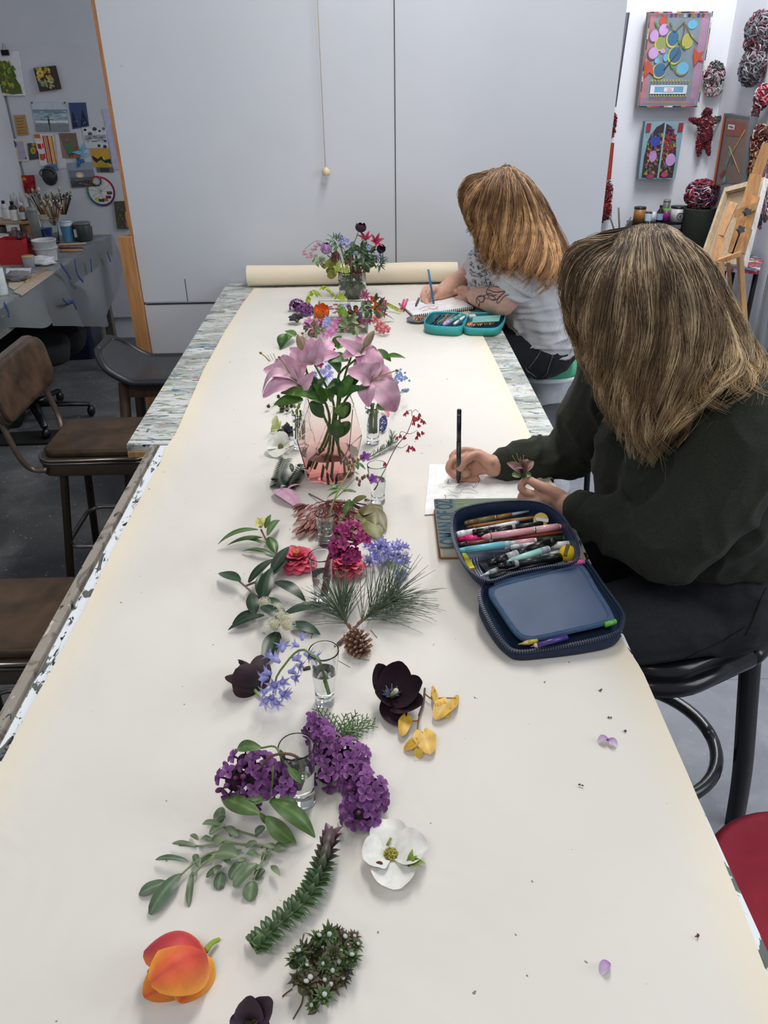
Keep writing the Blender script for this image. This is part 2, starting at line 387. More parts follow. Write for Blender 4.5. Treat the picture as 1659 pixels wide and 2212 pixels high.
# paper sheet running the length of both tables, roll at the far end
paper_m, nt, bs = newmat('cream_paper'); N = nt.nodes; Lk = nt.links.new
tc = N.new('ShaderNodeTexCoord'); a = N.new('ShaderNodeAttribute'); a.attribute_name = 'Col'
n1 = N.new('ShaderNodeTexNoise'); n1.inputs['Scale'].default_value = 2.2; n1.inputs['Detail'].default_value = 5; Lk(tc.outputs['Object'], n1.inputs['Vector'])
mr = N.new('ShaderNodeMapRange'); mr.inputs[1].default_value = .35; mr.inputs[2].default_value = .7; mr.inputs[3].default_value = .96; mr.inputs[4].default_value = 1.02; Lk(n1.outputs['Fac'], mr.inputs[0])
mu = N.new('ShaderNodeVectorMath'); mu.operation = 'SCALE'; Lk(a.outputs['Color'], mu.inputs[0]); Lk(mr.outputs[0], mu.inputs['Scale'])
n2 = N.new('ShaderNodeTexNoise'); n2.inputs['Scale'].default_value = 70; Lk(tc.outputs['Object'], n2.inputs['Vector'])
m2 = N.new('ShaderNodeMapRange'); m2.inputs[1].default_value = .745; m2.inputs[2].default_value = .76; Lk(n2.outputs['Fac'], m2.inputs[0])
x2 = N.new('ShaderNodeMix'); x2.data_type = 'RGBA'; Lk(m2.outputs[0], x2.inputs[0]); Lk(mu.outputs[0], x2.inputs[6]); x2.inputs[7].default_value = (.25, .2, .15, 1)
Lk(x2.outputs[2], bs.inputs['Base Color']); bs.inputs['Roughness'].default_value = .55; bs.inputs['Specular IOR Level'].default_value = .35
n3 = N.new('ShaderNodeTexNoise'); n3.inputs['Scale'].default_value = 5; n3.inputs['Detail'].default_value = 3; n3.inputs['Distortion'].default_value = .7; Lk(tc.outputs['Object'], n3.inputs['Vector'])
bp = N.new('ShaderNodeBump'); bp.inputs['Strength'].default_value = .38; bp.inputs['Distance'].default_value = .02; Lk(n3.outputs['Fac'], bp.inputs['Height']); Lk(bp.outputs[0], bs.inputs['Normal'])
def interp(tab, y):
  for (y0, x0), (y1, x1) in zip(tab, tab[1:]):
    if y <= y1: return x0+(x1-x0)*max(0, (y-y0))/(y1-y0)
  return tab[-1][1]
def edge_tab(pxs): return sorted((T(x, y).y, T(x, y).x) for x, y in pxs)
LT = edge_tab([(0, 1655), (56, 1548), (120, 1433), (181, 1322), (231, 1216), (294, 1095), (350, 994), (357, 970), (380, 938), (405, 880), (440, 800), (487, 715), (525, 655), (546, 628)])
RT = edge_tab([(1659, 2115), (1592, 1935), (1490, 1685), (1387, 1450), (1335, 1370), (1240, 1150), (1150, 950), (1125, 895), (1075, 790), (1040, 720), (1000, 645), (984, 612)])
LT = [(.0, LT[0][1])]+LT; RT = [(.0, RT[0][1]+.01)]+RT
t = thing('paper_roll', (-.06, 3.5, TZ), 'long cream paper sheet unrolled over both tables with its roll at far end', 'paper')
NY, NX = 150, 40; YE = 3.50; vs = []; cs = []; fs = []
for i in range(NY+1):
  y = .02+(YE-.02)*i/NY; xl = interp(LT, y); xr = interp(RT, y)
  for j in range(NX+1):
    u = j/NX; x = xl+(xr-xl)*u; e = min(x-xl, xr-x)
    z = TZ+.0012+.0022*noise.noise(Vector((x*5, y*4, 1)))*min(1, e*14)
    if e < .03: z += .0008
    vs.append((x, y, max(z, TZ+.0006)))
    k = max(0, 1-e/.06); k *= .75+.4*noise.noise(Vector((x*3, y*2.5, 3)))
    cs.append(mixc(C('#ddd9d2'), C('#e8dcc2'), min(1, max(0, k))))
for i in range(NY):
  for j in range(NX): q = NX+1; fs.append((i*q+j, i*q+j+1, (i+1)*q+j+1, (i+1)*q+j))
b = MB(); b.add(vs, fs, cs); b.build('paper_sheet', paper_m, t)
b = MB(); RC = Vector((0, 3.545, TZ+.044))
for q in range(3):
  R_ = .043-.0016*q; n = 40; pts = []
  prof_x = [-.535+.004*q, -.3, -.05, .2, .39-.004*q]
  vs = [(x, RC.y+R_*math.cos(2*PI*k/n), TZ+.044+R_*math.sin(2*PI*k/n)+.003*math.sin(x*9)*(math.sin(2*PI*k/n) > .2)) for x in prof_x for k in range(n)]
  fs = [(i*n+k, i*n+(k+1) % n, (i+1)*n+(k+1) % n, (i+1)*n+k) for i in range(4) for k in range(n)]
  b.add(vs, fs, '#e9ddc6')
b.build('roll', paper_m, t)
# ------------------------------------------------------------------ stools and chairs
def brown_stool(cx, cy, label):
  t = thing('bar_stool', (cx, cy, 0), label, 'stool', 'brown padded bar stools left of the table')
  o = Vector((cx, cy, 0)); zs = .60; hw = .175
  out = [(o.x+x, o.y+y) for x, y in rrect(-hw-.015, -hw+.01, hw+.03, hw-.01, .055, 6)]
  b = MB(); b.prism([(o.x+x, o.y+y) for x, y in rrect(-hw, -hw+.025, hw+.015, hw-.025, .05, 6)], zs-.022, zs+.006, '#43321f', ch=.009, top='#4a3826'); sp = b.build('seat_pad', 'leather', t)
  b = MB()
  ring = [Vector((x, y, zs-.024)) for x, y in out]; ring.append(ring[0])
  b.tube(ring, .0055, '#8c8580', 8); b.tube([p-Vector((0, 0, .012)) for p in ring], .0055, '#7c7570', 8)
  b.build('seat_trim', 'metal', t)
  b = MB(); b.prism(out, zs-.085, zs-.020, '#5a5046', ch=.006); b.build('seat_pan', 'dark_metal', t)
  # back: two bent tubes and a padded panel
  for y, yb in ((-.17, -.185), (.155, .20)):
    b = MB(); pts = bez([o+Vector((-hw+.02, y, zs-.055)), o+Vector((-hw-.03, y, zs-.05)), o+Vector((-hw-.055, yb, zs+.0)), o+Vector((-hw-.085, yb, zs+.12)), o+Vector((-hw-.12, yb, zs+.25))], 24)
    b.tube(pts, .012, '#6e6057', 10, flat=.8); b.build('back_post', 'dark_metal', t)
  A = Matrix.Translation(o+Vector((-hw-.100, .02, zs+.105))) @ Matrix.Rotation(.14, 4, 'Y').inverted()
  def panel(w, h, d0, d1, r, col, top=None, bow=.03):
    q = MB(); o2 = rrect(-w/2, 0, w/2, h, r, 7); k = len(o2); rows = [(.97, 0), (1, .004), (1, d1-d0-.004), (.975, d1-d0), (.8, d1-d0+.002), (.55, d1-d0+.004), (.25, d1-d0+.004), (.01, d1-d0+.004)]
    q.add([(x*g, h/2+(y-h/2)*g, z) for g, z in rows for x, y in o2], [(a*k+i, a*k+(i+1) % k, a*k+k+(i+1) % k, a*k+k+i) for a in range(7) for i in range(k)]+[tuple(range(k))[::-1]], [col]*(3*k)+[top or col]*(5*k)); res = []
    for v in q.v:
      y, z, x = v; x = d0+x; x -= bow*(1-(2*y/w)**2)-bow
      res.append(A @ Vector((x, y, z)))
    q.v = [tuple(v) for v in res]; return q
  b = panel(.475, .205, -.006, .012, .07, '#75665c'); b.build('back_shell', 'dark_metal', t)
  b = panel(.455, .19, .010, .030, .062, '#4e3b2c', '#523f30'); b.v = [tuple(Vector(v)+Vector((0, 0, .008))) for v in b.v]; b.build('back_pad', 'leather', t)
  b = panel(.470, .20, .004, .016, .068, '#9b8f88'); b.build('back_trim', 'metal', t)
  for sx, sy in ((-1, -1), (-1, 1), (1, -1), (1, 1)):
    b = MB(); b.tube([o+Vector((sx*.115, sy*.105, zs-.06)), o+Vector((sx*.125, sy*.115, .5)), o+Vector((sx*.185, sy*.165, .0))], .0145, '#4b4035', 12); b.build('leg', 'dark_metal', t)
  rr = [(o.x+x, o.y+y, .22) for x, y in rrect(-.165, -.15, .165, .15, .05, 4)]; rr.append(rr[0])
  b = MB(); b.tube(rr, .009, '#9a9490', 8); b.build('foot_ring', 'metal', t)
  return t
def specks(b, pts, c='#e8e6e0', r=.0035):
  rnd = random.Random(len(pts))
  for p in pts: b.ell(p, (r*rnd.uniform(.5, 1.6), r*rnd.uniform(.5, 1.3), .0006), c, nu=8, nv=4)
s1 = brown_stool(-.975, 2.635, 'brown padded bar stool with metal back, facing the paint-splattered table corner')
s2 = brown_stool(-.930, 1.565, 'brown padded bar stool nearest the camera, cut by the left picture edge')
# dark saddle stool with brown wooden legs
t = thing('saddle_stool', (-.93, 3.25, 0), 'dark grey saddle stool with upturned end and brown wooden legs', 'stool')
b = MB(); nu, nv = 26, 10; vs = []; top = []
def sad(u, v, dz):   # u along x -1..1
  x = -.90+.235*u; e = abs(u)
  w = .165*(1-max(0, e-.72)**2*6.2)
  z = .640+.125*max(0, e-.30)**1.55*1.6-.012*(1-v*v)*(1-e)
  x += -.03*math.copysign(max(0, e-.8), u)*6*.2
  return Vector((x, 3.262+w*v, z+dz))
for side, dz in ((0, 0), (1, -.028)):
  g = [[sad(2*i/nu-1, 2*j/nv-1, dz-(.012*abs(2*j/nv-1)**6 if not side else 0)) for j in range(nv+1)] for i in range(nu+1)]
  b.add([p for r_ in g for p in r_], [(i*(nv+1)+j, i*(nv+1)+j+1, (i+1)*(nv+1)+j+1, (i+1)*(nv+1)+j) for i in range(nu) for j in range(nv)], '#3b3e45')
rim = [sad(2*i/nu-1, -1, -.016) for i in range(nu+1)]+[sad(1, -1+2*j/nv, -.016) for j in range(nv+1)]+[sad(1-2*i/nu, 1, -.016) for i in range(nu+1)]+[sad(-1, 1-2*j/nv, -.016) for j in range(nv+1)]
b.tube(rim, .016, '#2e3137', 8); b.build('seat', 'plastic', t)
b = MB(); b.box((-.90, 3.15, .575), (.30, .022, .06), '#4e3a2e'); b.box((-.90, 3.37, .575), (.30, .022, .06), '#4e3a2e'); b.box((-1.04, 3.26, .575), (.022, .22, .06), '#4e3a2e'); b.build('seat_frame', 'wood', t)
for sx in (-1, 1):
  for sy in (-1, 1):
    b = MB(); b.tube([(-.90+sx*.135, 3.26+sy*.11, .61), (-.90+sx*.195, 3.26+sy*.15, 0)], .026, '#4e382b', 4, up=(1, 1, 0)); b.build('leg', 'wood', t)
b = MB(); b.tube([(-1.08, 3.13, .2), (-.72, 3.13, .2)], .012, '#4e382b', 8); b.build('foot_rail', 'wood', t); b = MB(); b.tube([(-1.08, 3.39, .2), (-.72, 3.39, .2)], .012, '#4e382b', 8); b.build('foot_rail', 'wood', t)
# green wobble stool
t = thing('wobble_stool', (.765, 3.28, 0), 'round green cushioned stool with white column under the seated far person', 'stool')
b = MB(); b.lathe([(.172, .574), (.178, .583), (.172, .594)], '#e4e9ea', at((.765, 3.28, 0)), 40); b.build('rim', 'plastic', t)
b = MB(); b.lathe([(.170, .590), (.168, .602), (.150, .622), (.11, .640), (.05, .650), (.0001, .652)], '#3f9d78', at((.765, 3.28, 0)), 40); b.build('cushion', 'velvet', t)
b = MB(); b.lathe([(.16, .0), (.158, .02), (.115, .10), (.082, .3), (.076, .5), (.10, .560), (.168, .576)], '#c6cbce', at((.765, 3.28, 0)), 32); b.build('column', 'plastic', t)
# grey round stool
def round_stool(c, z, r, col, label, legc='#2a2b2d', n=4):
  t = thing('round_stool', (c[0], c[1], 0), label, 'stool')
  b = MB(); b.lathe([(r*.9, z-.03), (r*.98, z-.024), (r, z-.012), (r*.985, z-.002), (r*.9, z), (.0001, z)], col, at((c[0], c[1], 0)), 40)
  se = b.build('seat', 'plastic', t)
  for k in range(n):
    a = PI/4+2*PI*k/n; b = MB(); b.tube([(c[0]+r*.6*math.cos(a), c[1]+r*.6*math.sin(a), z-.03), (c[0]+r*.98*math.cos(a), c[1]+r*.98*math.sin(a), 0)], .012, legc, 8); b.build('leg', 'dark_metal', t)
  b = MB(); b.tube([(c[0]+r*.87*math.cos(2*PI*k/32), c[1]+r*.87*math.sin(2*PI*k/32), .2) for k in range(33)], .008, legc, 8); b.build('foot_ring', 'dark_metal', t)
  return t, se
t, se = round_stool((.745, 2.66), .60, .185, '#3a3d42', 'dark grey round stool between the two seated people')
t, se = round_stool((.535, 2.10), .56, .085, '#e6e9ea', 'small white speckled round stool glimpsed behind the near forearm', '#d8d8d8')
# black metal bar stool under the near person
c = Vector((.640, 1.455, 0)); ang = math.radians(27)
t = thing('bar_stool', c, 'black metal bar stool with curved back leg, under the near person', 'stool')
M_ = at(c, ang)
sq = rrect(-.20, -.195, .215, .195, .13, 10)
b = MB(); b.prism(sq, .600, .655, '#1b1c1f', M_, ch=.02); b.build('seat', 'gloss', t)
b = MB(); ring = [M_ @ Vector((x*1.03, y*1.03, .612)) for x, y in sq]; ring.append(ring[0]); b.tube(ring, .021, '#191a1d', 10); b.build('seat_frame', 'gloss', t)
for sx in (-1, 1):
  b = MB(); b.tube([M_ @ Vector((-.17, sx*.16, .60)), M_ @ Vector((-.21, sx*.2, 0))], .014, '#17181a', 8); b.build('leg', 'gloss', t)
for P in (((.935, 1.475, 1.08), (.905, 1.46, .86), (.862, 1.425, .72), (.850, 1.395, .62), (.868, 1.378, .45), (.905, 1.372, .2), (.925, 1.371, 0)), ((.80, 1.70, 1.08), (.775, 1.69, .86), (.735, 1.66, .72), (.72, 1.64, .6), (.74, 1.67, .45), (.77, 1.72, .2), (.79, 1.75, 0))):
  b = MB(); b.tube(bez(P, 30), .027, '#131416', 8, flat=.55, up=(0, 1, 0)); b.build('back_leg', 'gloss', t)
b = MB(); b.tube(bez([(.935, 1.475, 1.06), (.94, 1.58, 1.09), (.80, 1.70, 1.06)], 12), .018, '#131416', 8); b.build('back_rail', 'gloss', t)
b = MB(); cc = Vector((.661, 1.476, .21)); b.tube([cc+Vector((math.cos(2*PI*k/48)*.203, math.sin(2*PI*k/48)*.203, 0)) for k in range(49)], .0165, '#2a2b2e', 8); b.build('foot_ring', 'gloss', t)
# red stool at the right edge
t = thing('round_stool', (.735, .80, 0), 'dark red padded round stool at the lower right picture edge', 'stool')
A = at((.745, .825, 0))
b = MB(); b.lathe([(.17, .45), (.188, .462), (.190, .478), (.183, .487)], '#5d5a5a', A, 44); b.build('rim', 'dark_metal', t)
b = MB(); b.lathe([(.186, .480), (.187, .492), (.178, .503), (.170, .506), (.167, .504), (.12, .512), (.0001, .516)], '#a01d33', A, 44); b.build('seat_pad', 'velvet', t)
for k in range(4):
  a = PI/4+PI/2*k; b = MB(); b.tube([(.745+.12*math.cos(a), .825+.12*math.sin(a), .46), (.745+.18*math.cos(a), .825+.18*math.sin(a), 0)], .012, '#2a2a2a', 8); b.build('leg', 'dark_metal', t)
# ------------------------------------------------------------------ people
DG = bpy.context.evaluated_depsgraph_get
def chain(b, pts, rad, n=14, flat=1.0, res=4, up=(0, 0, 1)):
  P = bez(pts, res*(len(pts)-1)) if len(pts) > 2 else [Vector(p) for p in pts]
  m = len(P); R = []
  for i in range(m):
    t = i/(m-1)*(len(rad)-1); k = min(int(t), len(rad)-2); R.append(rad[k]+(rad[k+1]-rad[k])*(t-k))
  b.tube(P, R, '#888888', n, True, flat, up)
  for p, r in ((P[0], R[0]), (P[-1], R[-1])): b.ell(p, r*.985, '#888888', nu=n, nv=8)
def blob(name, b, vox, mat, colf, parent, smooth=6, disp=None, **k):
  # fuses overlapping volumes of b into one continuous skin
  me = bpy.data.meshes.new('tmp'); me.from_pydata(b.v, [], b.f); tmp = bpy.data.objects.new('tmp', me); COL.objects.link(tmp)
  m = tmp.modifiers.new('r', 'REMESH'); m.mode = 'VOXEL'; m.voxel_size = vox
  m = tmp.modifiers.new('s', 'SMOOTH'); m.iterations = smooth; m.factor = .5
  dg = DG(); dg.update(); me2 = bpy.data.meshes.new_from_object(tmp.evaluated_get(dg))
  bpy.data.objects.remove(tmp); bpy.data.meshes.remove(me)
  nv = len(me2.vertices); co = np.empty(nv*3); me2.vertices.foreach_get('co', co); co = co.reshape(-1, 3)
  if disp:
    no = np.empty(nv*3); me2.vertices.foreach_get('normal', no); no = no.reshape(-1, 3)
    for i in range(nv): co[i] += no[i]*disp(co[i], no[i])
    me2.vertices.foreach_set('co', co.ravel())
  o = Vector((float(co[:, 0].mean()), float(co[:, 1].mean()), float(co[:, 2].min())))
  me2.transform(Matrix.Translation(-o)); me2.materials.clear(); me2.materials.append(MAT(mat))
  at_ = me2.color_attributes.new('Col', 'FLOAT_COLOR', 'POINT'); ca = np.ones((nv, 4), dtype=np.float32)
  if callable(colf):
    for i in range(nv): ca[i, :3] = colf(co[i])
  else: ca[:, :3] = C(colf)
  at_.data.foreach_set('color', ca.ravel()); me2.polygons.foreach_set('use_smooth', [True]*len(me2.polygons)); me2.update(); me2.name = name
  ob = bpy.data.objects.new(name, me2); COL.objects.link(ob); ob.location = o
  if parent is not None: adopt(ob, parent)
  tag(ob, **k); return ob
def bvh(ob):
  M = wm(ob); me = ob.data
  return BVHTree.FromPolygons([M @ v.co for v in me.vertices], [tuple(p.vertices) for p in me.polygons])
def onto(tree, px, py, off=.0005):
  d = ray(px, py).normalized(); h = tree.ray_cast(CAM, d)
  return (h[0]+h[1]*off) if h[0] is not None else None
def head(b, c, f, u, k=1.0):
  f = Vector(f).normalized(); s = f.cross(Vector(u)).normalized(); u = s.cross(f).normalized()
  def P(a, h, l=0): return c+f*(a*k)+u*(h*k)+s*(l*k)
  M = Matrix((s, f, u)).transposed()
  b.ell(P(-.012, .02), (.073*k, .094*k, .092*k), '#888', M, 20, 12); b.ell(P(.022, -.035), (.058*k, .066*k, .076*k), '#888', M, 20, 12)
  chain(b, [P(.03, -.085, -.035), P(.072, -.098), P(.03, -.085, .035)], [.018*k, .02*k, .018*k])
  chain(b, [P(.078, .01), P(.098, -.024)], [.008*k, .0125*k]); chain(b, [P(.095, -.028, -.011), P(.095, -.028, .011)], [.007*k, .007*k])
  for q in (-1, 1):
    chain(b, [P(.077, .022, q*.012), P(.076, .026, q*.032), P(.062, .02, q*.05)], [.008*k, .008*k, .007*k])
    chain(b, [P(.055, -.02, q*.045), P(.035, -.03, q*.055)], [.016*k, .012*k])
    b.ell(P(-.01, -.012, q*.074), (.007*k, .015*k, .028*k), '#888', M, 10, 8)
    b.ell(P(.069, .004, q*.031), (.012*k, .010*k, .008*k), '#888', M, 10, 8)
  chain(b, [P(.083, -.056, -.018), P(.089, -.056), P(.083, -.056, .018)], [.005*k, .0065*k, .005*k]); chain(b, [P(.080, -.066, -.015), P(.086, -.067), P(.080, -.066, .015)], [.005*k, .007*k, .005*k])
  return P, M
def hand(b, wrist, knuckles, fingers, thumb, r=.0088):
  for kn in knuckles: chain(b, [wrist, (Vector(wrist)+Vector(kn))/2, kn], [.021, .016, .0115])
  for fg in fingers: chain(b, fg, [r*1.12, r, r*.92, r*.84], 10, res=4)
  chain(b, thumb, [r*1.5, r*1.3, r*1.12, r*.98], 10, res=4)
def skinc(base, lips=None):
  B = C(base)
  def f(p):
    n = noise.noise(Vector(p)*22)*.10; return tuple(x*(1+n*(1 if i else .4)) for i, x in enumerate(B))
  return f
def hair_strands(guides, n, cols, r, seed, wave=.006, spread=.02, depth=.02, pts=21, mirrorY=None, curl=0.0, fly=.05, base=None, ns=3):
  rnd = random.Random(seed); b = MB(); G = [bez(g, 15) for g in guides]
  def gp(s, t):
    k = min(int(s), len(G)-2); a = s-k; out = []
    for g in (G[k], G[k+1]):
      q = t*(len(g)-1); i = min(int(q), len(g)-2); out.append(g[i].lerp(g[i+1], q-i))
    return out[0].lerp(out[1], a)
  ncl = max(20, n//22)
  cl = [(min(len(G)-1.001, max(0, rnd.uniform(-.35, len(G)-.65))), rnd.uniform(-1, 1), rnd.uniform(0, 6.3), rnd.uniform(4, 8), rnd.uniform(.86, 1.04), rnd.random()) for _ in range(ncl)]
  for i in range(n):
    s0, dz, ph, fr, ln, tone = cl[rnd.randrange(ncl)]
    s = min(len(G)-1.001, max(0, s0+rnd.gauss(0, .11))); stray = rnd.random() < fly
    off = Vector((rnd.gauss(0, 1), rnd.gauss(0, 1), rnd.gauss(0, 1)))*.004
    lift = rnd.random(); L = ln*rnd.uniform(.82, 1.02); ph2 = ph+rnd.gauss(0, .13); P = []
    sc = s0-s
    for j in range(pts):
      t = j/(pts-1)*min(1, L); p = gp(max(0, min(len(G)-1.001, s+sc*t*.7)), t)
      dn = Vector((0, 1, 0))*(dz*depth*(.3+.7*t)); w = wave*t**1.2*(1+curl*t)
      p = p+dn+off*(1-.5*t)+Vector((math.sin(ph2+t*fr*1.6), math.cos(ph2*1.3+t*fr*1.2), .4*math.sin(ph2+t*fr)))*w
      if stray: p = p+Vector((math.sin(ph2*3+t*5), -abs(math.cos(ph2)), math.cos(ph2*2+t*4)))*(.018*t)
      if mirrorY is not None: p = Vector((p.x, 2*mirrorY-p.y, p.z))
      if base is not None:
        loc, nr, _, ds = base.find_nearest(p)
        if loc is not None and (ds < .05 and (p-loc).dot(nr) < .0015): p = loc+nr*(.0015+.006*lift*(.3+t))
      P.append(p)
    c0, c1, ch = cols; a = .62+.62*tone; k = rnd.random()
    hi = k > .93 or tone > .70
    cc = [mixc(mixc(C(c0), C(c1), min(1, (j/(pts-1))**1.3*1.1)), C(ch), (.55 if hi else 0)) for j in range(pts)]
    v = a*rnd.uniform(.85, 1.12); cc = [tuple(x*v for x in q) for q in cc]
    R = [r*(1-.55*(j/(pts-1))**3)*(.6 if stray else 1) for j in range(pts)]
    b.tube(P, R, cc, 3, False)
  return b
def folds(amp, sc, seed=0, dirv=(1, 1, 1)):
  dv = Vector(dirv)
  def f(p, nrm):
    q = Vector((p[0]*dv.x, p[1]*dv.y, p[2]*dv.z))*sc+Vector((seed, seed*2, 0))
    a = abs(noise.noise(q)); c = noise.noise(q*2.3+Vector((5, 5, 5)))
    return amp*((max(0, 1-a*3.4)**2)*.9-.25+c*.25)
  return f
# ---- near person: dark green sweatshirt, black jeans
t = thing('person', (.66, 1.42, 0), 'person with long dark blond hair in dark green sweatshirt drawing with a black pen', 'person')
H = DY(1374, 641, 1.405)
b = MB(); Pn, Mh = head(b, H, (-.88, .10, -.46), (-.46, 0, .88))
chain(b, [Pn(-.03, -.06), Vector((.585, 1.415, 1.255))], [.055, .062])
Ls = Vector((.635, 1.235, 1.205)); Rs = Vector((.535, 1.60, 1.215))
Le = DY(1452, 1165, 1.20); Re = DY(1232, 985, 1.70)
Lw = T(1226, 1092, .052); Rw = T(1066, 1006, .040)
chain(b, [Vector((.72, 1.42, .77)), Vector((.69, 1.42, .92)), Vector((.63, 1.42, 1.08)), Vector((.59, 1.415, 1.20))], [.105, .105, .12, .07])
chain(b, [Ls, Vector((.585, 1.415, 1.23)), Rs], [.05, .055, .05])
chain(b, [Ls, Le], [.05, .04]); chain(b, [Le, Lw], [.04, .026]); chain(b, [Rs, Re], [.05, .04]); chain(b, [Re, Rw], [.04, .026])
for y, dy in ((1.335, 1.29), (1.52, 1.56)):
  chain(b, [(.69, y, .735), (.45, dy, .728), (.27, dy, .715)], [.09, .07, .052]); chain(b, [(.27, dy, .715), (.30, dy, .40), (.36, dy, .09)], [.052, .048, .036]); chain(b, [(.37, dy, .05), (.22, dy, .035)], [.036, .028])
# right hand round the pen
hand(b, Rw, [T(1034, 980, .054), T(1032, 992, .048), T(1036, 1004, .038), T(1044, 1015, .030)],
   [[T(1032, 979, .054), T(1001, 973, .064), T(977, 986, .055), T(984, 1008, .037)],
    [T(1032, 990, .048), T(982, 993, .052), T(969, 1013, .036), T(982, 1029, .020)],
    [T(1038, 1004, .036), T(1000, 1011, .036), T(991, 1031, .018), T(1009, 1034, .012)],
    [T(1044, 1016, .028), T(1020, 1021, .024), T(1013, 1035, .013), T(1031, 1036, .011)]],
   [T(1056, 1002, .052), T(1032, 984, .068), T(1009, 991, .068), T(993, 1011, .050)], .0092)
b.ell(T(1008, 988, .050), (.020, .014, .014), '#888'); b.ell(T(994, 1004, .040), (.012, .012, .012), '#888'); b.ell(T(1004, 1021, .034), (.014, .012, .012), '#888'); b.ell(T(1026, 1003, .040), (.026, .020, .019), '#888'); b.ell(T(1008, 1006, .042), (.016, .016, .014), '#888'); b.ell(T(1186, 1074, .060), (.022, .018, .016), '#888'); b.ell(T(1164, 1080, .052), (.018, .016, .013), '#888')
# left hand pinching the hellebore stalk
hand(b, Lw, [T(1196, 1066, .066), T(1192, 1080, .052), T(1196, 1088, .042), T(1202, 1094, .034)],
   [[T(1192, 1076, .056), T(1146, 1067, .064), T(1126, 1055, .070), T(1131, 1040, .077)],
    [T(1194, 1086, .046), T(1152, 1086, .049), T(1126, 1077, .046), T(1131, 1063, .052)],
    [T(1198, 1092, .037), T(1162, 1095, .036), T(1138, 1090, .032), T(1145, 1077, .036)],
    [T(1204, 1098, .030), T(1172, 1101, .026), T(1154, 1098, .022), T(1161, 1088, .024)]],
   [T(1212, 1072, .068), T(1181, 1056, .080), T(1159, 1046, .084), T(1142, 1036, .084)], .0092)
body = blob('body', b, .0026, 'skin', skinc('#c49580'), t, 2)
for p, d in ((T(993, 1009, .050), (-.2, -.8, .5)), (T(1143, 1035, .085), (-.3, -.5, .8))):
  d = Vector(d).normalized(); M_n = basis(p+d*.0072, d); b = MB(); b.ell((0, 0, 0), (1, 1, 1), '#dab4a4', nu=12, nv=8); b.v = [tuple(M_n @ Vector((v[0]*.0052, v[1]*.0068, v[2]*.0012))) for v in b.v]; b.build('fingernail', 'gloss', t)
for q in (-1, 1): b = MB(); b.ell(Pn(.080, .004, q*.031), (.010, .004, .0035), '#2a201c', Mh, 10, 6); b.build('eyelash', 'matte', t)
# sweatshirt
b = MB()
chain(b, [Vector((.715, 1.42, .955)), Vector((.69, 1.42, .98)), Vector((.64, 1.42, 1.06)), Vector((.60, 1.415, 1.20))], [.165, .160, .155, .09], 20)
for y in (1.34, 1.50): chain(b, [Vector((.715, y, .95)), Vector((.67, y, .98)), Vector((.61, y, 1.06)), Vector((.60, y*.85+.15*1.42, 1.19))], [.14, .155, .14, .075], 20)
chain(b, [Vector((.56, 1.46, .97)), Vector((.56, 1.46, 1.06))], [.10, .10], 16)
chain(b, [Ls+Vector((-.0, .02, -.01)), Vector((.595, 1.415, 1.215)), Rs+Vector((0, -.02, -.01))], [.082, .08, .08])
chain(b, [Ls+Vector((.0, .0, 0)), Ls.lerp(Le, .5)+Vector((.02, -.01, 0)), Le], [.085, .088, .078]); chain(b, [Le+Vector((0, 0, -.004)), Le.lerp(Lw, .35)+Vector((0, 0, -.014)), Le.lerp(Lw, .85)], [.078, .062, .040])
chain(b, [Rs, Rs.lerp(Re, .5), Re], [.080, .072, .064]); chain(b, [Re, Re.lerp(Rw, .4), Re.lerp(Rw, .86)], [.064, .05, .040])
chain(b, [Lw.lerp(Le, .14), Lw.lerp(Le, .34)], [.035, .037]); chain(b, [Rw.lerp(Re, .10), Rw.lerp(Re, .30)], [.034, .038]); chain(b, [Rw.lerp(Re, .36)+Vector((0, 0, .008)), Rw.lerp(Re, .52)+Vector((0, 0, .004))], [.050, .054]); chain(b, [Lw.lerp(Le, .36), Lw.lerp(Le, .5)], [.048, .058])
fo = folds(.010, 9, 3, (1.4, .7, 1)); fs_ = folds(.012, 14, 7)
def sweat_disp(p, nrm):
  v = Vector(p); dl = (v-Le.lerp(Lw, .3)).length; dr = (v-Re.lerp(Rw, .3)).length
  k = max(0, 1-min(dl, dr)/.17)
  dw = min((v-Lw.lerp(Le, .2)).length, (v-Rw.lerp(Re, .2)).length); k2 = min(1, max(0, (dw-.03)/.05))
  return (fo(p, nrm)+fs_(p, nrm)*k)*k2
sweat = blob('sweatshirt', b, .0055, 'fleece', '#282c23', t, 5, sweat_disp)
for (w_, e_) in ((Lw, Le), (Rw, Re)):
  d = (e_-w_).normalized(); p0 = w_.lerp(e_, .09); b = MB(); b.tube([p0, p0+d*.003, p0+d*.03, p0+d*.058], [.0355, .0400, .0412, .040], '#242820', 24); b.build('cuff', 'fleece', t)
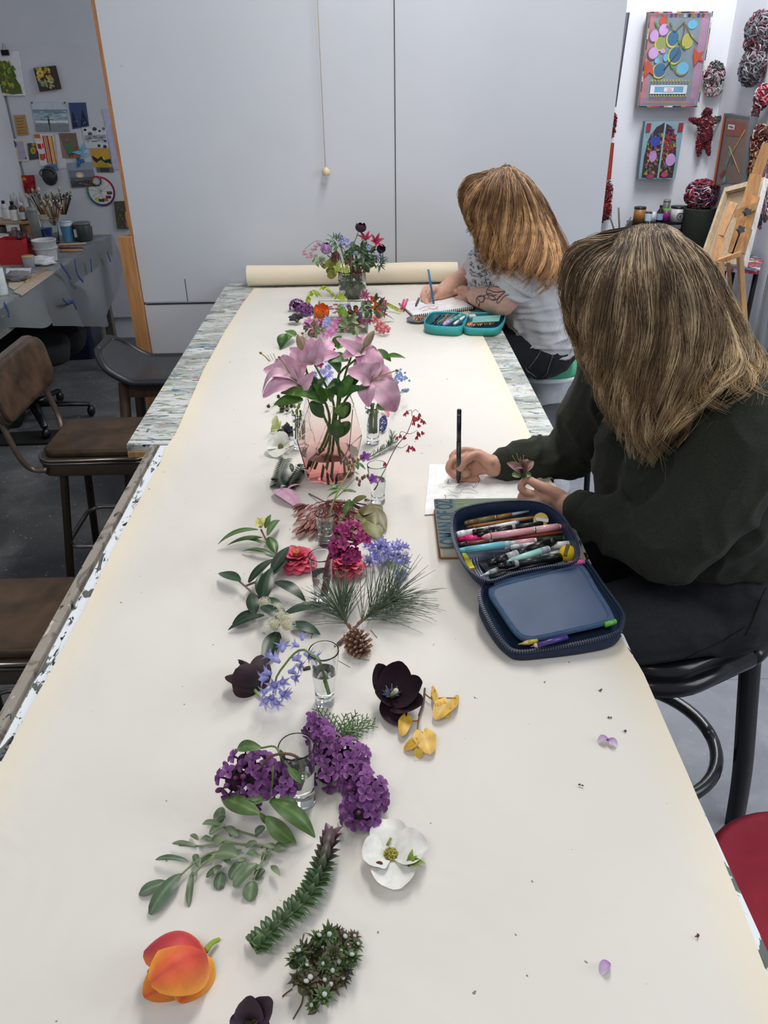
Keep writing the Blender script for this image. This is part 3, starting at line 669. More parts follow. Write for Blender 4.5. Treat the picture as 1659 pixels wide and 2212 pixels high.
# jeans
b = MB()
chain(b, [Vector((.73, 1.34, .755)), Vector((.73, 1.50, .755))], [.125, .125]); chain(b, [Vector((.715, 1.35, .83)), Vector((.715, 1.49, .83))], [.135, .135]); chain(b, [Vector((.69, 1.36, .80)), Vector((.69, 1.48, .80))], [.13, .13])
for y, dy in ((1.335, 1.285), (1.52, 1.56)):
  chain(b, [(.72, y, .750), (.47, dy, .732), (.27, dy, .722)], [.108, .088, .066]); chain(b, [(.27, dy, .72), (.30, dy, .40), (.35, dy, .12)], [.066, .062, .055])
jf = folds(.005, 13, 11, (.6, 1, 1.2))
jeans = blob('jeans', b, .0065, 'cloth', '#26272c', t, 5, jf)
jt = bvh(jeans); b = MB()
for L in ([(1655, 1268), (1640, 1300), (1622, 1350), (1610, 1372)], [(1648, 1262), (1600, 1250), (1560, 1246)], [(1612, 1352), (1560, 1385), (1500, 1412), (1440, 1440)]):
  P = [onto(jt, *q, off=.0008) for q in [((a[0]*(1-k/6)+c_[0]*k/6), (a[1]*(1-k/6)+c_[1]*k/6)) for a, c_ in zip(L, L[1:]) for k in range(7)]]
  P = [p for p in P if p is not None]
  if len(P) > 3: b.tube(P, .0012, '#15161a', 5)
if b.v: b.build('seams', 'cloth', t)
for dy in (1.285, 1.56): b = MB(); chain(b, [(.37, dy, .045), (.30, dy, .045), (.20, dy, .035)], [.042, .042, .034], 14); b.build('shoe', 'leather', t)
# hair
gl = [[(1352, 540, 1.36), (1292, 575, 1.335), (1270, 640, 1.325), (1277, 700, 1.32), (1290, 750, 1.32), (1300, 800, 1.325)],
 [(1355, 525, 1.37), (1312, 590, 1.305), (1298, 680, 1.29), (1306, 780, 1.285), (1325, 860, 1.285), (1352, 915, 1.29)],
 [(1370, 510, 1.38), (1345, 590, 1.29), (1340, 700, 1.27), (1345, 800, 1.265), (1362, 900, 1.265), (1395, 990, 1.28)],
 [(1388, 502, 1.38), (1388, 590, 1.28), (1392, 700, 1.26), (1396, 800, 1.25), (1405, 900, 1.25), (1418, 1000, 1.27)],
 [(1406, 500, 1.38), (1428, 590, 1.28), (1442, 700, 1.26), (1452, 800, 1.245), (1455, 890, 1.24), (1445, 975, 1.26)],
 [(1420, 500, 1.39), (1468, 580, 1.30), (1492, 680, 1.275), (1508, 780, 1.25), (1505, 860, 1.225), (1485, 920, 1.22)],
 [(1432, 502, 1.40), (1498, 560, 1.34), (1538, 660, 1.30), (1568, 750, 1.265), (1590, 810, 1.215), (1580, 860, 1.165)],
 [(1440, 505, 1.42), (1518, 560, 1.40), (1562, 650, 1.37), (1602, 730, 1.33), (1632, 800, 1.27), (1642, 850, 1.22)]]
gw = [[DY(*q) if i else DY(q[0], q[1], 1.408)+Vector((0, 0, .002)) for i, q in enumerate(g)] for g in gl]
hb = MB()
for s_ in (0, 1):
  for g in gw:
    G = [p+Vector(((H.x+.03-p.x)*.14, .026, -.008)) for p in g]
    if s_: G = [Vector((p.x, 2*1.41-p.y, p.z)) for p in G]
    chain(hb, G[:-1], [.008, .018, .021, .020, .010], 10)
hb.ell(Pn(-.022, .018), (.080, .094, .096), '#888', Mh, 20, 12)
hc0, hc1 = C('#4a3c30'), C('#7a6146')
hair_base = blob('hair', hb, .006, 'hair', lambda p: mixc(hc0, hc1, min(1, max(0, (1.42-p[2])/.32))), t, 5, folds(.005, 22, 1, (1, 1, .25)))
htree = bvh(hair_base)
hs = hair_strands(gw, 8200, ('#5d4c40', '#a98a63', '#dcc6a0'), .0005, 3, wave=.017, depth=.014, curl=1.5, fly=.05, base=htree)
hs2 = hair_strands(gw, 2300, ('#54453a', '#9c7f5a', '#c9b08a'), .0007, 5, wave=.008, depth=.016, mirrorY=1.41, curl=1.2, base=htree)
def curtain(g, yc, n, cols, r, sd, w):
  mir = [Vector((p.x, 2*yc-p.y, p.z)) for p in g]; G = [[a.lerp(c_, k/4)+Vector((-.016*math.sin(PI*k/4), 0, .012*math.sin(PI*k/4)*(i == 0))) for i, (a, c_) in enumerate(zip(g, mir))] for k in range(5)]
  return hair_strands(G, n, cols, r, sd, wave=w, depth=0, curl=1.0, fly=.04, base=htree)
hs.merge(curtain(gw[0], 1.41, 1100, ('#54453a', '#9c7f5a', '#c9b08a'), .0007, 8, .010)); hs.merge(hs2); hs.build('hair_strands', 'hair', t)
# ---- far person: white T-shirt, tattooed arm, black jeans
t = thing('person', (.70, 3.15, 0), 'person with long wavy auburn hair in white T-shirt drawing at the far end', 'person')
H = DY(1082, 436, 3.10)
b = MB(); Pn, Mh = head(b, H, (-.86, .12, -.50), (-.50, 0, .86))
Ls = DY(1140, 572, 2.93); Rs = DY(1052, 556, 3.30); NB = DY(1112, 528, 3.12)
Le = DY(1084, 652, 2.93); Lw = DY(1028, 640, 3.09); Lh = DY(1020, 636, 3.17)
Re = DY(1006, 604, 3.36); Rw = T(948, 634, .035)
chain(b, [Pn(-.03, -.06), NB], [.056, .065])
chain(b, [DY(1170, 735, 3.15), DY(1160, 670, 3.14), DY(1128, 590, 3.12), NB], [.15, .13, .13, .07]); chain(b, [Ls, NB, Rs], [.052, .055, .052])
chain(b, [Ls, Ls.lerp(Le, .5), Le], [.066, .062, .056]); chain(b, [Le, Lw], [.056, .036]); chain(b, [Rs, Rs.lerp(Re, .5), Re], [.062, .055, .050]); chain(b, [Re, Re.lerp(Rw, .5), Rw], [.050, .044, .028])
for y in (3.06, 3.26):
  chain(b, [(.70, y, .75), (.48, y, .735), (.28, y, .72)], [.09, .08, .055]); chain(b, [(.28, y, .72), (.30, y, .4), (.36, y, .09)], [.055, .05, .036]); chain(b, [(.36, y, .05), (.22, y, .035)], [.036, .028])
hand(b, Rw, [T(936, 622, .045), T(932, 628, .040), T(930, 636, .032), T(934, 645, .022)],
   [[T(936, 622, .045), T(922, 620, .052), T(914, 631, .040), T(922, 644, .028)],
    [T(932, 628, .040), T(917, 629, .042), T(911, 640, .028), T(920, 652, .016)],
    [T(930, 636, .032), T(916, 640, .030), T(914, 650, .018), T(925, 656, .010)],
    [T(934, 645, .022), T(922, 650, .020), T(922, 657, .012), T(932, 659, .009)]],
   [T(946, 630, .044), T(940, 626, .054), T(932, 630, .052), T(928, 640, .038)], .0092)
hand(b, Lw, [Lh+Vector((-.03, .03, .0)), Lh+Vector((-.03, .05, -.01))], [[Lh+Vector((-.03, .03, 0)), Lh+Vector((-.05, .05, .0)), Lh+Vector((-.06, .07, -.01)), Lh+Vector((-.05, .08, -.02))], [Lh+Vector((-.03, .05, -.01)), Lh+Vector((-.05, .07, -.01)), Lh+Vector((-.055, .09, -.02)), Lh+Vector((-.04, .09, -.03))], [Lh+Vector((-.02, .02, -.02)), Lh+Vector((-.045, .03, -.02)), Lh+Vector((-.06, .045, -.025)), Lh+Vector((-.055, .055, -.035))], [Lh+Vector((-.01, .01, -.03)), Lh+Vector((-.035, .015, -.03)), Lh+Vector((-.05, .025, -.035)), Lh+Vector((-.045, .035, -.04))]], [Lh, Lh+Vector((-.02, .01, .02)), Lh+Vector((-.04, .03, .02)), Lh+Vector((-.05, .04, .015))])
body = blob('body', b, .0045, 'skin', skinc('#d9ab98'), t, 4)
bt = bvh(body)
b = MB(); Z = lambda x, y: (840+x/3.606, 340+y/3.606)
tat = [[(840, 890), (810, 960), (870, 980), (930, 940), (920, 900)], [(830, 900), (900, 950), (960, 960), (1000, 1000), (960, 1060)], [(850, 920), (830, 950), (900, 930), (940, 980)], [(790, 1000), (860, 1010), (940, 1000), (990, 960), (1020, 960)], [(1020, 960), (1010, 1010), (970, 1060), (900, 1080), (860, 1130), (840, 1130), (860, 1080)],
 [(770, 1030), (830, 1050), (900, 1040), (950, 1010)], [(760, 1060), (800, 1110), (850, 1100), (900, 1050), (950, 1030)], [(740, 1080), (790, 1060), (830, 1100), (800, 1110)], [(690, 1100), (720, 1130), (750, 1100), (740, 1080), (700, 1080), (680, 1110), (690, 1140)], [(700, 1140), (700, 1165), (710, 1130)], [(800, 950), (780, 1010), (760, 1050), (800, 1080), (840, 1070)], [(940, 1000), (1000, 990), (1010, 960)], [(980, 1010), (960, 1060), (990, 1050), (1005, 1000)], [(940, 930), (960, 945), (985, 940)], [(700, 1085), (740, 1085), (735, 1130)]]
for L in tat:
  P = [onto(bt, *Z(q.x, q.y), off=.0004) for q in bez([(a, c_, 0) for a, c_ in L], 16)]
  P = [p for p in P if p is not None]
  if len(P) > 2: b.tube(P, .0019, '#5d5358', 4)
P = [onto(bt, *Z(*q), off=.0006) for q in ((760, 1060), (775, 1030), (800, 1080), (780, 1105), (750, 1100))]
if all(p is not None for p in P): b.add(P, [(0, 1, 2, 3, 4)], '#5a5257')
b.build('tattoo', 'matte', t, label='dark line tattoo on the upper arm')
b = MB(); SL = Ls.lerp(Le, .50)
chain(b, [DY(1168, 700, 3.15), DY(1160, 650, 3.14), DY(1126, 585, 3.13), NB+Vector((0, 0, -.03))], [.170, .158, .150, .09], 20)
for y, e in ((2.99, 1), (3.30, -1)): chain(b, [DY(1170, 700, 3.15)*1.0+Vector((0, (y-3.15)*.5, 0)), DY(1158, 650, 3.14)+Vector((0, (y-3.14)*.5, .0)), DY(1122, 588, 3.13)+Vector((0, (y-3.13)*.55, 0))], [.155, .15, .13], 16)
chain(b, [DY(1062, 640, 3.20), DY(1056, 590, 3.22)], [.09, .095], 16)
chain(b, [Ls+Vector((0, .03, 0)), NB+Vector((0, 0, -.02)), Rs], [.07, .07, .07]); chain(b, [Ls, Ls.lerp(Le, .44)], [.082, .082]); chain(b, [Rs, Rs.lerp(Re, .30)], [.07, .068])
tsf = folds(.013, 10, 5, (.5, 1, 2.6))
tee = blob('t_shirt', b, .007, 'knit', '#dadade', t, 5, tsf, label='white T-shirt with rolled sleeve and blue grey print')
b = MB(); d = (Le-Ls).normalized(); p0 = Ls.lerp(Le, .50); b.tube([p0-d*.03, p0-d*.024, p0, p0+d*.006, p0+d*.004], [.080, .087, .088, .084, .070], '#dedee0', 28, False); b.build('sleeve_hem', 'cloth', t)
tt = bvh(tee); b = MB(); rnd = random.Random(9)
for k in range(150):
  u, v = rnd.random(), rnd.random(); x = 1012+u*46-v*4+(v*v*10); y = 536+v*98
  if x > 1040+10*(1-v) and y < 560: continue
  L = rnd.uniform(3, 9); a = rnd.uniform(-1.2, .4)+.9
  P = [onto(tt, x+math.cos(a)*L*q, y+math.sin(a)*L*q, .001) for q in (0, .5, 1)]
  if all(p is not None for p in P) and (P[0]-P[2]).length < .05: b.tube(P, rnd.uniform(.0015, .0038), rnd.choice(['#5f7f93', '#8fa9b5', '#54565c', '#2e3036', '#b9c4c8', '#b8a97c', '#7fb0c4', '#6b6d74']), 5, flat=.4)
if b.v: b.build('shirt_print', 'cloth', t)
b = MB()
chain(b, [DY(1172, 738, 3.08), DY(1172, 738, 3.24)], [.150, .150], 16); chain(b, [DY(1168, 708, 3.08), DY(1168, 708, 3.24)], [.145, .145], 16)
for y in (3.05, 3.26):
  chain(b, [(.70, y, .755), (.48, y-.03, .735), (.28, y-.03, .72)], [.118, .092, .07]); chain(b, [(.28, y-.03, .72), (.30, y, .4), (.35, y, .12)], [.07, .065, .055])
jeans = blob('jeans', b, .007, 'cloth', '#24252b', t, 5, folds(.006, 10, 2, (1, 1, .8)))
jt = bvh(jeans); Z2 = lambda x, y: (1040+x/6.38, 680+y/6.38)
b = MB()
for L in ([(980, 195), (965, 400), (985, 540), (950, 650), (915, 750), (880, 830), (720, 895), (610, 735)], [(985, 200), (1280, 235), (1270, 260)], [(1000, 225), (1275, 262)], [(850, 210), (835, 460)], [(835, 460), (760, 590), (650, 730)], [(740, 200), (830, 215)], [(620, 760), (760, 860)]):
  P = [onto(jt, *Z2(q.x, q.y), off=.001) for q in bez([(a, c_, 0) for a, c_ in L], 24)]
  P = [p for p in P if p is not None]
  if len(P) > 3: b.tube(P, .0014, '#8b8c92', 4)
if b.v: b.build('stitching', 'cloth', t)
for y in (3.05, 3.26): b = MB(); chain(b, [(.36, y, .045), (.30, y, .045), (.20, y, .035)], [.042, .042, .034], 14); b.build('shoe', 'leather', t)
gl = [[(1072, 385, 3.05), (1036, 396, 3.02), (1016, 425, 3.00), (1018, 455, 3.0), (1030, 490, 3.0), (1036, 510, 3.0)],
 [(1078, 375, 3.06), (1050, 400, 2.99), (1038, 450, 2.97), (1042, 500, 2.96), (1056, 560, 2.95), (1066, 590, 2.95)],
 [(1085, 368, 3.07), (1075, 400, 2.97), (1068, 460, 2.95), (1070, 520, 2.93), (1078, 570, 2.91), (1086, 602, 2.91)],
 [(1092, 364, 3.08), (1100, 400, 2.97), (1105, 460, 2.94), (1110, 520, 2.88), (1116, 570, 2.81), (1120, 610, 2.80)],
 [(1098, 364, 3.09), (1124, 400, 2.99), (1140, 460, 2.95), (1150, 520, 2.88), (1158, 580, 2.80), (1160, 618, 2.79)],
 [(1102, 366, 3.10), (1140, 400, 3.03), (1165, 460, 3.0), (1182, 520, 2.93), (1196, 580, 2.86), (1196, 628, 2.85)],
 [(1104, 370, 3.12), (1150, 400, 3.10), (1184, 460, 3.08), (1208, 520, 3.07), (1226, 580, 3.05), (1232, 622, 3.03)]]
gw = [[DY(*q) if i else DY(q[0], q[1], 3.115)+Vector((0, 0, .002)) for i, q in enumerate(g)] for g in gl]
hb = MB()
for s_ in (0, 1):
  for g in gw:
    G = [p+Vector(((H.x+.04-p.x)*.14, .03, -.008)) for p in g]
    if s_: G = [Vector((p.x, 2*3.12-p.y, p.z)) for p in G]
    chain(hb, G[:-1], [.010, .024, .030, .030, .014], 10)
hb.ell(Pn(-.022, .018), (.080, .093, .096), '#888', Mh, 20, 12)
hc0, hc1 = C('#4d3a2d'), C('#8c6847')
hair_base = blob('hair', hb, .008, 'hair', lambda p: mixc(hc0, hc1, min(1, max(0, (1.35-p[2])/.33))), t, 4, folds(.008, 16, 1, (1, 1, .3)))
htree = bvh(hair_base)
hs = hair_strands(gw, 3600, ('#5e4636', '#b08256', '#cfa576'), .0009, 13, wave=.020, depth=.02, curl=1.6, fly=.05, base=htree)
hs.merge(curtain(gw[0], 3.12, 700, ('#6b5039', '#a87c50', '#c49a6a'), .0012, 18, .012)); hs.merge(hair_strands(gw, 1500, ('#6b5039', '#a87c50', '#c49a6a'), .0012, 15, wave=.012, depth=.02, mirrorY=3.12, curl=1.2, base=htree)); hs.build('hair_strands', 'hair', t)
# ------------------------------------------------------------------ drawing things on the table
def rod(b, p, q, r, cols, n=10, tip=None, hexa=False):
  # cols: list of (fraction, colour, radius factor) along the rod from p to q
  p = Vector(p); q = Vector(q); d = q-p; L = []
  n = 6 if hexa else n
  for i, (a, c, k) in enumerate(cols):
    e = cols[i+1][0] if i+1 < len(cols) else 1.0
    k2 = k if not isinstance(k, tuple) else k[1]; k1 = k if not isinstance(k, tuple) else k[0]
    b.tube([p+d*a, p+d*e], [r*k1, r*k2], c, n)
PEN = {'black_fineliner': [(0, '#1b1b1e', .9), (.30, '#26262a', 1), (.36, '#b9b9bd', 1.02), (.37, '#232327', 1), (.93, '#3b3b40', 1), (.95, '#101012', .8)],
 'tip_pen': [(0, '#999', (.15, .5)), (.03, '#c8c8c8', (.5, .6)), (.06, '#202024', (.7, 1)), (.12, '#202024', 1)]}
def pen(name, p, q, r, cols, label, group=None, hexa=False, mat='plastic', cat='pen'):
  # one writing tool: barrel plus its tip or cap as parts
  p = Vector(p); q = Vector(q); d = q-p
  t = thing(name, (p+q)/2-Vector((0, 0, r)), label, cat, group); part = {}
  for i, (a, c, k, nm) in enumerate(cols):
    e = cols[i+1][0] if i+1 < len(cols) else 1.0
    b = part.setdefault(nm, MB()); k1, k2 = k if isinstance(k, tuple) else (k, k)
    b.tube([p+d*a, p+d*e], [r*k1, r*k2], c, 6 if hexa else 12)
  for nm, b in part.items(): b.build(nm, 'metal' if nm in ('ring', 'clip', 'ferrule') else mat, t)
  return t
# pen held by the near person
pen('fineliner', T(990, 1054, .001), T(992, 884, .0) .lerp(DY(992, 884, T(990, 1054).y+.012), 1), .0052,
  [(0, '#b8b8b8', (.12, .2), 'nib'), (.03, '#dddddd', (.35, .45), 'nib'), (.07, '#161618', (.6, 1), 'barrel'), (.13, '#1a1a1d', 1, 'barrel'), (.16, '#38383c', 1.04, 'barrel'), (.60, '#1c1c20', 1.0, 'barrel'), (.93, '#8a8a8e', 1.02, 'ring'), (.945, '#1a1a1d', 1.0, 'barrel'), (.99, '#111', (1, .7), 'barrel')], 'black fineliner pen held upright in the near hand')
pen('coloured_pencil', T(938, 663, .001), DY(925, 582, T(938, 663).y+.02), .0042,
  [(0, '#2f6f9c', (.1, .4), 'lead'), (.03, '#d7b98c', (.4, 1), 'wood_tip'), (.08, '#2d7fae', 1, 'barrel')], 'blue coloured pencil held in the far hand', hexa=True)
# hellebore held between the fingers
def T3(l): return [T(*q) for q in l]
t = thing('hellebore', T(1128, 1040, .075), 'single dusky purple hellebore flower held in the near left hand', 'flower')
c0 = T(1128, 1022, .098)
b = MB(); b.tube([T(1132, 1046, .07), T(1130, 1036, .082), c0], .0016, '#7d8a4e', 6); b.build('stem', 'leaf', t)
for (x, y, dz) in ((1095, 1000, .112), (1110, 1012, .135), (1122, 990, .135), (1139, 992, .115), (1152, 996, .115)):
  b = MB(); b.petal(c0, T(x, y, dz), .020, '#6d4250', '#7c5a57', up=(0, -.6, .8), bend=.15, cup=.25, shape='leaf', edge='#a58a80'); b.build('petal', 'petal', t)
for (x, y) in ((1106, 1026), (1147, 1024)):
  b = MB(); b.petal(T(1128, 1027, .094), T(x, y, .098), .017, '#56703a', '#6d8548', up=(0, -.6, .8), bend=.15, cup=.1, shape='round'); b.build('leaf', 'leaf', t)
b = MB()
for x, y in ((1107, 985), (1116, 980), (1131, 984), (1124, 988)): b.tube([c0+Vector((0, .003, .004)), T(x, y, .14)], .0004, '#b9a765', 4); b.ell(T(x, y, .14), .0011, '#c9b66a', nu=6, nv=4)
b.build('stamens', 'matte', t)
# sheets under the near hands
def sheet(name, corners, label, dz=.0016, th=.0008, col='#eef0f0', ink=None, cat='paper'):
  P = [T(x, y, dz) for x, y in corners]
  t = thing(name, sum(P, Vector())/len(P), label, cat)
  b = MB(); out = [(p.x, p.y) for p in P]
  if sum(out[i-1][0]*out[i][1]-out[i][0]*out[i-1][1] for i in range(len(out))) < 0: out = out[::-1]
  z = TZ+dz; b.prism(out, z, z+th, col); b.build('sheet', 'paperm', t)
  if ink:
    b = MB()
    for L in ink: b.tube(bez([T(x, y, dz+th+.0001) for x, y in L], 20), .00045, '#2c2c2e', 4, flat=.3)
    b.build('ink_drawing', 'matte', t)
  return t
sheet('drawing_paper', [(928, 1003), (1168, 1006), (1176, 1080), (1130, 1100), (917, 1112)], 'lower white paper sheet sticking out under the sketch', .0036, .0008, '#f0f2f2')
Zc = lambda l: [(900+x/3.606, 860+y/3.606) for x, y in l]
ink = [Zc([(245, 630), (250, 665), (290, 675), (330, 680)]), Zc([(250, 632), (300, 645), (360, 655), (420, 650), (490, 648)]), Zc([(490, 648), (450, 700), (425, 675), (360, 685)]), Zc([(200, 700), (230, 688), (280, 690), (320, 688)]), Zc([(245, 710), (280, 735), (340, 738), (350, 715), (400, 705), (440, 715), (480, 740), (410, 738), (350, 735)]), Zc([(300, 650), (330, 670), (370, 655)]), Zc([(310, 695), (350, 700), (380, 690), (430, 685)]), Zc([(215, 750), (235, 762), (280, 755), (320, 775)]), Zc([(218, 750), (226, 775), (220, 790)]), Zc([(380, 775), (450, 774)]), Zc([(420, 650), (460, 665), (440, 700)]), Zc([(250, 640), (240, 668), (270, 672)])]
sheet('sketch_paper', [(943, 1012), (1075, 1010), (1172, 1012), (1160, 1085), (938, 1100)], 'white sketch sheet with a black line drawing of a flower under the hands', .0056, .0007, '#f3f4f3', ink)
# thick illustrated book under the navy case
BC = [T(939, 1128, .0), T(958, 1228, .0)]
t = thing('book', T(1080, 1150, 0), 'thick battered green illustrated book lying under the navy pencil case', 'book')
H_ = .030
p0 = DZ(937, 1078, TZ+H_); p1 = DZ(1172, 1075, TZ+H_); p3 = DZ(957, 1207, TZ+H_)
ux = (p1-p0); ux.z = 0; W_ = .245; ux.normalize(); uy = Vector((ux.y, -ux.x, 0)); D_ = .195
if uy.y > 0: uy = -uy
p0 = Vector((p0.x, p0.y, TZ))
def BK(a, b_, z): return p0+ux*a+uy*b_+Vector((0, 0, z))
Mb = Matrix((ux, -uy, (0, 0, 1))).transposed().to_4x4(); Mb.translation = p0
out = rrect(0, -D_, W_, 0, .006, 3)
b = MB(); b.prism(rrect(.004, -D_+.003, W_-.003, -.003, .004, 2), .004, H_-.0035, '#cfc9bb', Mb); b.build('pages', 'paperm', t)
b = MB(); b.prism(out, .002, .0045, '#9c6a48', Mb); b.build('back_cover', 'matte', t)
b = MB(); b.prism(out, H_-.0035, H_, '#5e6f52', Mb); b.prism(rrect(.0, -D_, .044, 0, .004, 2), H_-.0002, H_+.0003, '#525c58', Mb)
b.prism([(W_-.06, 0), (W_-.06, -.012), (W_, -.03), (W_, -.004)][::-1], H_, H_+.0004, '#c9a13a', Mb)
for k in range(9): b.box((.055+k*.018, -.02-.011*(k % 3), H_+.0004), (.02, .004, .0004), ['#7d8a52', '#8f9150', '#6b7f5a'][k % 3], Mb)
b.build('front_cover', 'paint', t)
def letters(txt, size, M, col, mat, parent, name, ext=.0002):
  cu = bpy.data.curves.new('txt', 'FONT'); cu.body = txt; cu.size = size; cu.extrude = ext; cu.offset = size*.012
  ob = bpy.data.objects.new('txt', cu); COL.objects.link(ob); dg = DG(); dg.update()
  me = bpy.data.meshes.new_from_object(ob.evaluated_get(dg)); bpy.data.objects.remove(ob)
  b = MB(); b.add([M @ v.co for v in me.vertices], [tuple(p.vertices) for p in me.polygons], col, False)
  return b.build(name, mat, parent)
letters('OMAN OF OZ', .034, Mb @ at((.038, -.186, H_+.0006), PI/2) @ Matrix.Diagonal((.84, 1.5, 1, 1)), '#23495f', 'matte', t, 'title_lettering')
# ---- navy pencil case, open, tilted off the book
navy = '#1d2a42'; navy2 = '#34495f'
t = thing('pencil_case', T(1150, 1290, 0), 'large open navy zip pencil case full of pens beside the near person', 'pencil case')
def closed(ps, n=60):
  P = [Vector(p) for p in ps]; m = len(P); out = []
  per = max(2, n//m)
  for i in range(m):
    a, b_, c, d = P[i-1], P[i], P[(i+1) % m], P[(i+2) % m]
    for k in range(per):
      q = k/per; out.append(.5*((2*b_)+(c-a)*q+(2*a-5*b_+4*c-d)*q*q+(3*b_-a-3*c+d)*q**3))
  return out
rim = closed([DZ(x, y, TZ+h) for x, y, h in ((985, 1108, .088), (1030, 1092, .090), (1100, 1084, .090), (1160, 1086, .090), (1202, 1106, .090), (1232, 1145, .088), (1248, 1185, .084), (1240, 1215, .078), (1180, 1226, .074), (1110, 1240, .070), (1060, 1256, .068), (1030, 1246, .066), (1002, 1218, .068), (984, 1180, .074), (976, 1142, .082))], 90)
bot = closed([DZ(x, y, TZ+h) for x, y, h in ((990, 1142, .034), (1035, 1128, .034), (1100, 1120, .034), (1158, 1122, .034), (1195, 1140, .034), (1222, 1175, .033), (1236, 1210, .031), (1228, 1240, .028), (1180, 1255, .022), (1115, 1268, .014), (1070, 1280, .010), (1038, 1268, .010), (1012, 1240, .016), (994, 1205, .034), (984, 1172, .034))], 90)
m = min(len(rim), len(bot)); rim = rim[:m]; bot = bot[:m]
rc = sum(rim, Vector())/m; bc = sum(bot, Vector())/m
b = MB(); rows = []
for f, g in ((0, 1.0), (.06, 1.012), (.45, 1.02), (.8, 1.0), (.95, .97), (1.0, .92)):
  rows.append([(rim[i].lerp(bot[i], f)-rc.lerp(bc, f))*g+rc.lerp(bc, f) for i in range(m)])
rows.append([bc+(bot[i]-bc)*.02 for i in range(m)])
vs = [p for r_ in rows for p in r_]
b.add(vs, [(k*m+i, k*m+(i+1) % m, (k+1)*m+(i+1) % m, (k+1)*m+i) for k in range(len(rows)-1) for i in range(m)], navy); b.build('tray_shell', 'cloth', t)
b = MB(); rows = []
for f, g in ((0, .985), (.1, .965), (.5, .95), (.78, .93), (.80, .86)):
  rows.append([(rim[i].lerp(bot[i], f)-rc.lerp(bc, f))*(g+.008*math.sin(i*1.9+f*5)*(f > .05))+rc.lerp(bc, f) for i in range(m)])
fl = rc.lerp(bc, .80); rows.append([fl+(rim[i].lerp(bot[i], .8)-fl)*.02 for i in range(m)])
vs = [p for r_ in rows for p in r_]
b.add(vs, [(k*m+i, k*m+(i+1) % m, (k+1)*m+(i+1) % m, (k+1)*m+i) for k in range(len(rows)-1) for i in range(m)], '#2c3d5c'); b.build('lining', 'satin', t)
def zipper(loop, name='zip'):
  b = MB(); b.tube(loop+[loop[0]], .0022, '#141c2e', 6)
  L = 0; cum = [0]
  for a, c in zip(loop, loop[1:]+[loop[0]]): cum.append(cum[-1]+(c-a).length)
  n = int(cum[-1]/.0042); j = 0
  for k in range(n):
    s_ = cum[-1]*k/n
    while cum[j+1] < s_: j += 1
    a, c = loop[j], loop[(j+1) % len(loop)]; p = a.lerp(c, (s_-cum[j])/max(1e-6, cum[j+1]-cum[j])); d = (c-a).normalized()
    Mx = basis(p, d); b.box((0, 0, 0), (.0052, .0052, .0022), '#2c3850', Mx)
  b.build(name, 'plastic', t)
zipper([p+(p-rc)*.004+Vector((0, 0, .001)) for p in rim])
# lid lying open toward the camera
lid = closed([DZ(x, y, TZ+h) for x, y, h in ((1036, 1290, .052), (1052, 1262, .056), (1120, 1246, .060), (1190, 1232, .062), (1250, 1212, .062), (1272, 1222, .060), (1300, 1262, .054), (1340, 1318, .044), (1346, 1344, .040), (1330, 1368, .036), (1260, 1388, .030), (1180, 1402, .026), (1120, 1408, .024), (1092, 1394, .026), (1060, 1348, .038))], 90)
lb = [Vector((p.x, p.y, TZ+.0045+max(0, (p.z-TZ-.03))*.35)) for p in lid]
lc = sum(lid, Vector())/len(lid); lbc = Vector((lc.x, lc.y, TZ+.010)); m = len(lid)
b = MB(); rows = [[(p-lc)*g+lc for p in lid] for g in (.955, .99, 1.0)]+[[(lb[i]-lbc)*g+lbc+Vector((0, 0, dz)) for i in range(m)] for g, dz in ((1.0, .008), (.97, 0), (.90, -.001))]+[[lbc+(p-lbc)*.02 for p in lb]]
vs = [p for r_ in rows for p in r_]
b.add(vs, [(k*m+i, k*m+(i+1) % m, (k+1)*m+(i+1) % m, (k+1)*m+i) for k in range(len(rows)-1) for i in range(m)], navy); b.build('lid_shell', 'cloth', t)
b = MB(); rows = [[(p-lc)*.95+lc for p in lid], [(p-lc)*.92+lc-Vector((0, 0, .016)) for p in lid], [lc+(p-lc)*.02-Vector((0, 0, .012)) for p in lid]]
vs = [p for r_ in rows for p in r_]
b.add(vs, [(k*m+i, k*m+(i+1) % m, (k+1)*m+(i+1) % m, (k+1)*m+i) for k in range(2) for i in range(m)], '#2a3c58'); b.build('lid_lining', 'satin', t)
fp = closed([DZ(x, y, TZ+h) for x, y, h in ((1056, 1278, .060), (1070, 1262, .062), (1150, 1242, .066), (1240, 1222, .068), (1262, 1228, .066), (1290, 1270, .060), (1322, 1320, .052), (1318, 1340, .048), (1240, 1362, .042), (1160, 1380, .038), (1130, 1382, .036), (1108, 1366, .038), (1078, 1318, .050))], 70)
fc = sum(fp, Vector())/len(fp); m = len(fp)
_A = np.array([[p.x-fc.x, p.y-fc.y, 1] for p in fp]); _s = np.linalg.lstsq(_A, np.array([p.z for p in fp]), rcond=None)[0]
fp = [Vector((p.x, p.y, float(_s[0]*(p.x-fc.x)+_s[1]*(p.y-fc.y)+_s[2]))) for p in fp]; fc = sum(fp, Vector())/m
b = MB(); rows = [[p-Vector((0, 0, .005)) for p in fp], [p+Vector((0, 0, .0005)) for p in fp], [(p-fc)*.92+fc+Vector((0, 0, .0015)) for p in fp], [(p-fc)*.90+fc+Vector((0, 0, .0002)) for p in fp]]
vs = [p for r_ in rows for p in r_]; b.add(vs, [(k*m+i, k*m+(i+1) % m, (k+1)*m+(i+1) % m, (k+1)*m+i) for k in range(3) for i in range(m)], '#3d5573')
